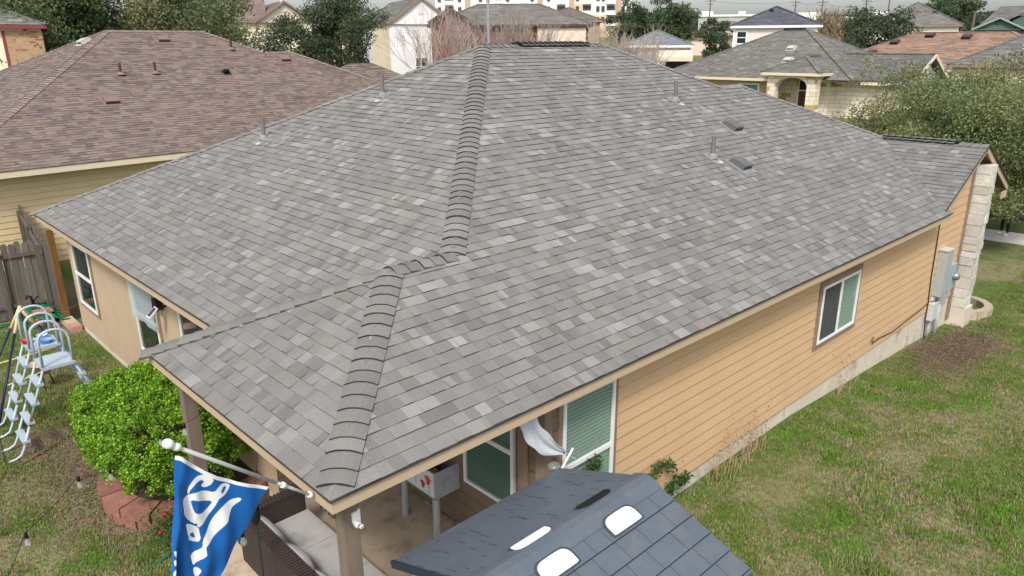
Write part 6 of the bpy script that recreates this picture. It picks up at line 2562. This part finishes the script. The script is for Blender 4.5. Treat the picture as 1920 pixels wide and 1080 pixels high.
def stone_house():
    t = thing('stone_house', 'grey roofed house with arched white stone entry across the street', 'house', (46.9, 22, 1.2))
    zg = 1.2
    ze = 3.85
    rf = MB()
    s = 0.49
    hip(rf, 46.3, 59.3, 15.3, 30.2, ze, s, STONE_ROOF_PAL, 0.2, (0.15, 0.5), 81)
    zp = 4.3
    hip(rf, 45.2, 51.5, 17.0, 21.1, zp, s, STONE_ROOF_PAL, 0.2, (0.15, 0.5), 82)
    gable_y(rf, 47.6, 54.4, 12.3, 18.5, 3.75, s, scaled(STONE_ROOF_PAL, (0.85, 0.86, 0.88)), 0.2, (0.15, 0.5), 83)
    cap_beams(rf, hip_edges(46.3, 59.3, 15.3, 30.2, ze, s), STONE_ROOF_PAL, 0.3, 0.07)
    cap_beams(rf, hip_edges(45.2, 51.5, 17.0, 21.1, zp, s), STONE_ROOF_PAL, 0.28, 0.06)
    cap_beams(rf, [(V(51, 12.3, 3.75 + s * 3.4), V(51, 18, 3.75 + s * 3.4))], STONE_ROOF_PAL, 0.3, 0.07)
    ro = rf.build('roof', [M_SHF, M_SHB], t)
    v = MB()
    v.beam((52.8, 22.0, 7.11), (52.8, 23.6, 7.11), 0.3, 0.12)
    v.build('ridge_vent', M_BLACK, ro)
    f = MB()
    f.box((46.3, 21.12, ze - 0.2), (46.34, 30.2, ze - 0.015))
    f.box((46.34, 30.16, ze - 0.2), (59.3, 30.2, ze - 0.015))
    f.box((45.2, 17.0, zp - 0.2), (45.24, 21.1, zp - 0.015))
    f.box((45.24, 17.0, zp - 0.2), (51, 17.04, zp - 0.015))
    f.box((45.24, 21.06, zp - 0.2), (47, 21.1, zp - 0.015))
    f.box((45.25, 17.05, zp - 0.16), (48, 21.05, zp - 0.14))
    f.box((46.35, 21.1, ze - 0.16), (47, 30.1, ze - 0.14))
    f.box((47.6, 12.35, 3.55), (47.64, 17.0, 3.735))
    for xa in (47.6, 54.4):
        f.beam((xa, 12.28, 3.65), (51, 12.28, 3.65 + s * 3.4), 0.05, 0.2)
    f.build('fascia', M_CREAMF, t)
    w = MB()
    w.box((46.9, 21.1, 0), (58.7, 29.6, ze - 0.18))
    w.build('siding_wall', lapmat('tan_far_siding', lin(196, 172, 144, 0.85), 0.2), t)
    far_window(t, 'left', 22.6, zg + 0.9, 1.5, 1.35, (46.9 - 46.9 + 46.9, 58, 15, 30), M_WHITE, glass_mat('green_far_glass', (0.12, 0.24, 0.2, 1), 0.9, 0.2), mull=False) if False else None
    wd = MB()
    fr = (V(46.9, 23.6, zg + 0.75), V(0, -1, 0), V(-1, 0, 0), V(0, 0, 1))
    for a, b in (((0, 0, 0), (0.1, 0.07, 1.5)), ((1.5, 0, 0), (1.6, 0.07, 1.5)), ((0.1, 0, 0), (1.5, 0.07, 0.1)), ((0.1, 0, 1.4), (1.5, 0.07, 1.5))):
        wd.box(a, b, fr=fr)
    wo = wd.build('window', M_WHITE, t)
    wd = MB()
    wd.box((0.1, 0.01, 0.1), (1.5, 0.03, 1.4), fr=fr)
    wd.build('pane', glass_mat('green_far_glass', (0.14, 0.26, 0.22, 1), 0.9, 0.2), wo)
    # stone front: set-back wall right of the entry and the garage gable
    st = MB()
    st.box((48.2, 12.8, 0), (53.8, 17.2, 3.55))
    st.box((48.0, 17.2, 0), (50, 21.1, 4.1))
    st.build('stone_wall', M_LIME, t)
    g = MB()
    g.poly([(47.9, 12.79, 3.55), (54.1, 12.79, 3.55), (51, 12.79, 3.6 + s * 3.1)])
    g.build('gable_wall', M_WHT, t)
    # entry: three piers with arches between, on two sides
    a = MB()
    x0, y0, y1, pw = 45.55, 17.35, 20.75, 0.62
    ztop, zsp = zp - 0.17, zp - 0.85
    piers = [(x0, y0), (x0, y1 - pw), (47.5, y0)]
    for (x, y) in piers:
        a.box((x, y, 0.4), (x + pw, y + pw, ztop))

    def arch(p, q, th, axis):
        """spandrel with a round-headed opening from p to q"""
        n = 14
        mid, hw = (p + q) / 2, (q - p) / 2
        rise = min(hw, ztop - 0.18 - zsp)
        for k in range(n):
            u0, u1 = p + (q - p) * k / n, p + (q - p) * (k + 1) / n
            z0 = zsp + rise * math.sqrt(max(0, 1 - ((u0 - mid) / hw) ** 2))
            z1 = zsp + rise * math.sqrt(max(0, 1 - ((u1 - mid) / hw) ** 2))
            for off in (0.02, th - 0.02):
                P = [(off, u0, z0), (off, u1, z1), (off, u1, ztop), (off, u0, ztop)]
                if axis == 'y':
                    a.poly([(x0 + o_, u, z) for o_, u, z in P])
                else:
                    a.poly([(u, y0 + o_, z) for o_, u, z in P])
            Q = [(0.02, u0, z0), (th - 0.02, u0, z0), (th - 0.02, u1, z1), (0.02, u1, z1)]
            a.poly([(x0 + o_, u, z) if axis == 'y' else (u, y0 + o_, z) for o_, u, z in Q])
    arch(y0 + pw, y1 - pw, pw, 'y')
    arch(x0 + pw, 47.5, pw, 'x')
    a.build('arched_entry', M_LIME, t)
    d = MB()
    d.box((47.93, 18.5, 0.6), (47.99, 19.6, 3.0))
    d.build('door', mat('brown_door', lin(96, 68, 50, 0.8), 0.5, 0.15, 5), t)
    d = MB()
    d.box((47.92, 18.42, 0.6), (47.98, 18.499, 3.7))
    d.box((47.92, 19.601, 0.6), (47.98, 19.68, 3.7))
    d.box((47.92, 18.5, 3.001), (47.98, 19.6, 3.08))
    d.box((47.925, 18.5, 3.081), (47.975, 19.6, 3.66), 1)
    d.build('door_frame', [M_WHITE, M_BLACK], t)
    n, dn = unit((-s, 0, 1)), unit((-1, 0, -s))
    for (x, y, zb, xe) in ((50.2, 21.6, ze, 46.3), (46.7, 20.0, zp, 45.2)):
        z = zb + s * (x - xe)
        roof_vent((x, y, z), n, dn, t, mat('far_vent', lin(196, 192, 184, 0.85), 0.6, 0.1), M_BLACK, 0.5, 0.5, 0.16)
    p = MB()
    p.tube([(49.2, 17.4, 4.6), (49.2, 17.4, 5.9)], 0.05, 8)
    p.build('vent_pipe', M_PIPE, t)


stone_house()

# ---- orange roof, grey two storey, green house, far right roof
far_house('orange_roof_house', 'low house with mottled orange brown roof behind the stone house', (61.6, 25.2, 4.15), R(-90), 18.6, 11.6, 2.5, 'hip', 0.47, ORANGE_PAL, mat('far_beige', lin(206, 190, 166, 0.85), 0.8, 0.05), M_CREAMF, exp=0.16,
          extra=lambda t, b, ro: [vent_at(t, x, y, 2.5 + 0.47 * y, (0, -0.47, 1), (0, -1, -0.47), mat('dark_far_vent', lin(90, 74, 66, 0.8), 0.6, 0.1), 0.6, 0.6, 0.25) for x, y in ((3.8, 2.4), (4.9, 4.1), (7.2, 5.2), (10.0, 4.9))] and None)


def gray_extra(t, box, ro):
    rf = MB()
    gable_y(rf, -0.6, 4.4, -1.2, 4, 5.4, 0.5, STONE_ROOF_PAL, 0.28, seed=50)
    rf.build('front_gable_roof', [M_SHF, M_SHB], t, world=False)
    w = MB()
    w.box((-0.2, -0.9, -2), (4.0, 0.4, 5.35))
    w.poly([(-0.2, -0.9, 5.35), (4.0, -0.9, 5.35), (1.9, -0.9, 6.35)])
    w.build('front_gable_wall', mat('far_offwhite', lin(226, 222, 214, 0.9), 0.8, 0.04), t, world=False)
    far_window(t, 'front', 1.4, 3.2, 1.8, 1.4, (0, 9, -0.9, 8), M_WHITE)
    vent_at(t, 6.4, 2.6, 5.4 + 0.5 * 2.6, (0, -0.5, 1), (0, -1, -0.5), M_BLACK, 0.5, 0.5, 0.2)


far_house('grey_two_storey_house', 'tall white house with broad grey hip roof near the upper right', (89.2, 31.8, 7.9), R(17.5 - 90 + 4), 9.2, 9.6, 5.4, 'hip', 0.56, STONE_ROOF_PAL, mat('far_offwhite', lin(226, 222, 214, 0.9), 0.8, 0.04), M_TAUPEF, extra=gray_extra)


def green_extra(t, box, ro):
    rf = MB()
    k = math.hypot(1, 0.35)
    shingle_plane(rf, (0, 3.0, 3.4), (1, 0, 0), (0, 1, 0.42), [(0, 6 * k, 0.5, 2.5, 14, 14)], scaled(GREY_PAL, (0.7, 0.7, 0.7)), 0.3, (0.4, 1.0), seed=51)
    gable_y(rf, 3.6, 7.6, 0.6, 6, 4.2, 0.5, scaled(GREY_PAL, (0.7, 0.7, 0.7)), 0.3, seed=52)
    rf.build('main_roof', [M_SHF, M_SHB], t, world=False)
    w = MB()
    w.box((3.9, 0.9, -1), (7.3, 5, 4.1))
    w.poly([(3.9, 0.9, 4.1), (7.3, 0.9, 4.1), (5.6, 0.9, 5.0)])
    w.box((0.9, 3.4, -1), (13, 9, 3.4))
    w.build('rear_wall', MATS['green_wall'], t, world=False)
    v = MB()
    v.lathe((2.5, 0.3, 3.9), [(0, 0), (0.25, 0.0), (0.25, 0.06), (0, 0.06)], 12, axis=(0, -1, 0))
    v.build('gable_vent', mat('dark_frame', lin(60, 56, 54), 0.6, 0.1), t, world=False)


far_house('green_house', 'dull green gabled house with grey roof at the far right', (98.07, 23.97, 7.5), R(15 - 90), 5.2, 6, 3.2, 'gable_front', 0.48, scaled(GREY_PAL, (0.7, 0.7, 0.7)), mat('green_wall', lin(84, 108, 100, 0.85), 0.8, 0.06), mat('pale_green_trim', lin(150, 168, 160, 0.85), 0.7, 0.05), extra=green_extra)
far_house('grey_hip_house', 'grey hip roofed house cut by the right edge of the view', (58.6, 13.9, 4.6), R(14 - 90 - 8), 13, 12, 3.0, 'hip', 0.5, scaled(STONE_ROOF_PAL, (1.0, 1.02, 1.06)), mat('far_beige', lin(206, 190, 166, 0.85), 0.8, 0.05), M_TAUPEF,
          extra=lambda t, b, ro: [vent_at(t, x, y, 3.0 + 0.5 * y, (0, -0.5, 1), (0, -1, -0.5), None, 0.5, 0.5, 0.2) for x, y in ((5.5, 4.6), (4.4, 2.4))] and None)

# ---- long orange store, low sheds on the skyline


def store(name, label, ref, rot, w, h, d, m, mroof, cat='building'):
    t = thing(name, label, cat, (ref[0], ref[1], ref[2] - h), None, rot)
    t['_o'] = (0.0, 0.0, 0.0)
    b = MB()
    b.box((0, 0, -3), (w, d, h))
    for k in range(int(w / 6)):
        b.box((k * 6 + 2.8, -0.25, -3), (k * 6 + 3.3, -0.003, h))
    b.build('wall', m, t, world=False)
    b = MB()
    b.box((-0.3, -0.3, h + 0.003), (w + 0.3, d, h + 0.6))
    b.box((w * 0.05, 2, h + 0.6), (w * 0.25, 8, h + 1.6))
    b.box((w * 0.7, 2, h + 0.6), (w * 0.82, 8, h + 1.5))
    b.build('roof', mroof, t, world=False)
    for k in range(3):
        f = MB()
        f.box((w * (0.2 + 0.25 * k), -0.3, 0), (w * (0.2 + 0.25 * k) + 2, -0.254, 2.4))
        f.build('door', mat('dark_frame', lin(60, 56, 54), 0.6, 0.1), t, world=False)


store('store_building', 'long low orange store building with pale roof on the skyline', (158.8, 76.5, 10.6), R(24 - 90), 23, 6, 14, mat('orange_block', lin(206, 150, 112, 0.85), 0.85, 0.1, 0.5), mat('pale_roof', lin(224, 224, 220, 0.9), 0.7, 0.04))
store('warehouse', 'low grey warehouse on the skyline left of the slate roof', (196, 124, 13.2), R(32 - 90), 16, 5, 12, mat('grey_sheet', lin(180, 180, 178, 0.85), 0.7, 0.06), mat('pale_roof', lin(224, 224, 220, 0.9), 0.7, 0.04))

# ---- power poles and lines


def power_poles():
    G = 'utility poles along the skyline'
    mw = mat('pole_wood', lin(120, 108, 98, 0.8), 0.9, 0.1)
    specs = [((183.3, 112.4, 12.6), 4.6, 1.4, 'utility pole standing alone over the pink house roof'), ((220.4, 106.8, 13.9), 3.9, 1.4, 'utility pole just right of the slate roof peak'),
             ((205.3, 91.6, 12.8), 4.0, 1.5, 'utility pole with a wide crossarm over the store roof left end'), ((210.7, 86.4, 12.7), 2.9, 1.2, 'short utility pole above the middle of the store'),
             ((224.8, 87.9, 13.5), 4.0, 1.3, 'utility pole over the right end of the orange store'), ((207.5, 75.1, 13.4), 4.2, 1.2, 'utility pole touching the left slope of the tall grey roof'),
             ((151.6, 39.1, 9.0), 4.2, 1.6, 'tall utility pole between the tall grey roof and green house')]
    tops = []
    for (p, up, arm, lab) in specs:
        g = float(terrain(p[0], p[1]))
        top = p[2] + up
        t = thing('utility_pole', lab, 'utility pole', (p[0], p[1], g), G)
        q = MB()
        q.tube([(p[0], p[1], g - 0.5), (p[0], p[1], top)], [0.22, 0.16], 7)
        q.build('pole', mw, t)
        d = V(0.42, -0.90, 0)
        for k, zz in enumerate((0.5, 1.3)):
            q = MB()
            c = V(p[0], p[1], top - zz)
            q.beam(c - d * arm * (1 - 0.35 * k), c + d * arm * (1 - 0.35 * k), 0.16, 0.16)
            q.build('crossarm', mw, t)
        tops.append(V(p[0], p[1], top))
    order = [0, 1, 2, 3, 4, 5]
    for k, (a, b) in enumerate(zip(order[:-1], order[1:])):
        A, B = tops[a], tops[b]
        q = MB()
        pts = [A + (B - A) * s - V(0, 0, 0.5 + 2.2 * s * (1 - s)) for s in np.linspace(0, 1, 9)]
        q.tube(pts, 0.035, 4)
        L = ['power line from the lone pole to the slate roof pole', 'power line just right of the slate roof peak', 'power line over the left of the orange store', 'power line over the right of the orange store', 'power line at the left slope of the tall grey roof'][k]
        tag(q.build('power_line', mat('wire_grey', lin(120, 122, 126, 0.8), 0.6, 0.05)), L, 'cable', 'power lines on the skyline')
    # grey metal lamp pole beyond the main ridge
    g = float(terrain(27.2, 28.3))
    q = MB()
    q.tube([(27.2, 28.3, g), (27.2, 28.3, 9.6)], [0.10, 0.075], 10)
    t = thing('street_lamp', 'plain grey metal pole rising through the leafless reddish trees', 'lamp post', (27.2, 28.3, g))
    q.build('pole', mat('galvanised', lin(170, 174, 180, 0.8), 0.45, 0.06, metal=0.3), t)
    q = MB()
    q.tube([(27.2, 28.3, 9.55), (27.0, 28.6, 10.0), (26.3, 29.4, 10.15)], 0.05, 8)
    q.build('arm', MATS['galvanised'], t)
    q = MB()
    q.box((-0.3, -0.1, -0.06), (0.3, 0.1, 0.06), fr=(V(26.1, 29.6, 10.15), unit((-0.7, 0.8, 0)), unit((0.8, 0.7, 0)), V(0, 0, 1)))
    q.build('lamp_head', MATS['galvanised'], t, bevel=0.03)


power_poles()

# ---- treeline on the horizon, one mass


def treeline():
    rng = np.random.default_rng(9)
    n = 60000
    a = rng.uniform(R(2), R(88), n)
    r = rng.uniform(230, 420, n)
    x, y = 8 + r * np.cos(a), 5 + r * np.sin(a)
    hh = 2.2 + 3.4 * vnoise(x, y, 4, 3, 0.03)
    z = terrain(x, y) + rng.random(n) ** 0.7 * hh
    P = np.stack([x, y, z], -1)
    v, f = leaf_quads(P, np.full(n, 1.6), rng, 0.8)
    tone = (0.6 + 0.8 * vnoise(x, y, 6, 3, 0.05))[:, None] * rng.uniform(0.7, 1.3, (n, 1))
    c = np.array([[0.075, 0.088, 0.055]]) * tone
    o = fast_mesh('treeline', v, f, c, M_LEAF)
    tag(o, 'low olive treeline along the horizon behind all the houses', 'trees', kind='stuff')
    # hedge and shade shrubs at the far side of the front walk
    n = 26000
    x, y = rng.uniform(40.2, 43.5, n), rng.uniform(-14, 12, n)
    z = terrain(x, y) + rng.random(n) ** 0.8 * (0.9 + 1.0 * vnoise(x, y, 7, 3, 0.4))
    v, f = leaf_quads(np.stack([x, y, z], -1), np.full(n, 0.22), rng, 0.6)
    c = np.array([[0.055, 0.075, 0.03]]) * rng.uniform(0.5, 1.5, (n, 1))
    o = fast_mesh('shrubbery', v, f, c, M_LEAF)
    tag(o, 'dark mass of shrubs across the street below the big oak', 'shrubs', kind='stuff')


treeline()

# ---- person standing on the sidewalk


def person():
    x, y = 28.75, 1.95
    z = float(terrain(x, y)) + 0.05
    t = thing('person', 'person in black leggings and white shoes standing on the sidewalk under the oak', 'person', (x, y, z))
    f = unit((-0.6, 0.55, 0))       # facing
    s = V(f[1], -f[0], 0)

    def at(a, b, h):
        return V(x, y, z) + s * a + f * b + V(0, 0, h)

    def skin(name, verts, edges, m, root=0, sub=2, par=t):
        me = bpy.data.meshes.new(name)
        me.from_pydata([tuple(p - V(x, y, z)) for p, r in verts], [], edges)
        o = bpy.data.objects.new(name, me)
        COL.objects.link(o)
        o.parent = par
        o['_o'] = t['_o']
        me.materials.append(m)
        sk = o.modifiers.new('skin', 'SKIN')
        sk.use_smooth_shade = True
        for i, (p, r) in enumerate(verts):
            me.skin_vertices[0].data[i].radius = r if isinstance(r, tuple) else (r, r)
            me.skin_vertices[0].data[i].use_root = (i == root)
        ss = o.modifiers.new('subdivision', 'SUBSURF')
        ss.levels = ss.render_levels = sub
        return o
    ms = mat('skin', lin(206, 160, 132, 0.85), 0.6, 0.05)
    vs = [(at(0, 0, 0.93), (0.15, 0.11)), (at(0, 0.0, 1.12), (0.125, 0.095)), (at(0, 0.0, 1.32), (0.145, 0.10)), (at(0, 0, 1.43), (0.085, 0.07)), (at(0, 0.01, 1.50), (0.05, 0.05)),
          (at(0, 0.02, 1.58), (0.075, 0.085)), (at(0, 0.025, 1.66), (0.080, 0.095)), (at(0, 0.015, 1.73), (0.055, 0.06))]
    es = [(i, i + 1) for i in range(7)]
    for sg in (-1, 1):
        b = len(vs)
        vs += [(at(sg * 0.10, 0, 0.86), (0.085, 0.09)), (at(sg * 0.145, 0.02, 0.48), (0.055, 0.058)), (at(sg * 0.165, -0.005, 0.30), (0.052, 0.058)), (at(sg * 0.175, -0.01, 0.09), (0.034, 0.036)), (at(sg * 0.185, 0.10, 0.035), (0.036, 0.028))]
        es += [(0, b), (b, b + 1), (b + 1, b + 2), (b + 2, b + 3), (b + 3, b + 4)]
        a = len(vs)
        vs += [(at(sg * 0.19, 0, 1.39), 0.052), (at(sg * 0.24, -0.02, 1.12), 0.041), (at(sg * 0.20, 0.14, 0.93), 0.030), (at(sg * 0.175, 0.20, 0.90), (0.038, 0.018))]
        es += [(2, a), (a, a + 1), (a + 1, a + 2), (a + 2, a + 3)]
        for k in range(5):
            o = len(vs)
            q = at(sg * 0.175, 0.20, 0.90) + s * (k - 2) * 0.017
            L = (0.045, 0.075, 0.085, 0.078, 0.06)[k]
            vs += [(q + f * L * 0.55 + V(0, 0, -0.015), 0.0085), (q + f * L + V(0, 0, -0.04), 0.007)]
            es += [(a + 3, o), (o, o + 1)]
    body = skin('body', vs, es, ms)
    # leggings
    lv = [(at(0, 0, 0.95), (0.162, 0.122)), (at(0, 0, 1.02), (0.150, 0.112))]
    le = [(0, 1)]
    for sg in (-1, 1):
        b = len(lv)
        lv += [(at(sg * 0.10, 0, 0.86), (0.095, 0.10)), (at(sg * 0.145, 0.02, 0.48), (0.064, 0.067)), (at(sg * 0.165, -0.005, 0.30), (0.060, 0.066)), (at(sg * 0.175, -0.01, 0.10), (0.042, 0.044))]
        le += [(0, b), (b, b + 1), (b + 1, b + 2), (b + 2, b + 3)]
    skin('leggings', lv, le, mat('black_leggings', (0.012, 0.012, 0.014, 1), 0.8, 0.1), par=t)
    jv = [(at(0, 0, 0.98), (0.165, 0.125)), (at(0, 0, 1.15), (0.145, 0.112)), (at(0, 0, 1.33), (0.162, 0.115)), (at(0, 0, 1.44), (0.10, 0.085))]
    je = [(0, 1), (1, 2), (2, 3)]
    for sg in (-1, 1):
        a = len(jv)
        jv += [(at(sg * 0.19, 0, 1.39), 0.066), (at(sg * 0.24, -0.02, 1.12), 0.054), (at(sg * 0.205, 0.12, 0.955), 0.042)]
        je += [(2, a), (a, a + 1), (a + 1, a + 2)]
    skin('sweater', jv, je, mat('grey_sweater', lin(120, 120, 126, 0.8), 0.9, 0.1))
    for sg in (-1, 1):
        skin('shoe', [(at(sg * 0.175, -0.03, 0.05), (0.046, 0.05)), (at(sg * 0.182, 0.06, 0.045), (0.048, 0.045)), (at(sg * 0.19, 0.15, 0.035), (0.045, 0.034))], [(0, 1), (1, 2)], mat('white_shoe', (0.72, 0.72, 0.72, 1), 0.6, 0.05))
    h = MB()
    o = at(0, -0.005, 1.67)
    P = []
    for i in range(9):
        th = math.pi * i / 8 * 0.62
        P.append([o + s * 0.094 * math.sin(th) * math.cos(ph) + f * (0.110 * math.sin(th) * math.sin(ph) - 0.02) + V(0, 0, 0.115 * math.cos(th)) for ph in np.linspace(0, 2 * math.pi, 17)])
    h.grid(P)
    h.build('hair', mat('dark_hair', lin(52, 40, 34, 0.8), 0.7, 0.2), t, smooth=True)
    n = MB()
    n.lathe(at(0, 0.115, 1.615), [(0.013, -0.01), (0.011, 0.01), (0.004, 0.03), (0, 0.032)], 8)
    n.build('nose', ms, body)


person()
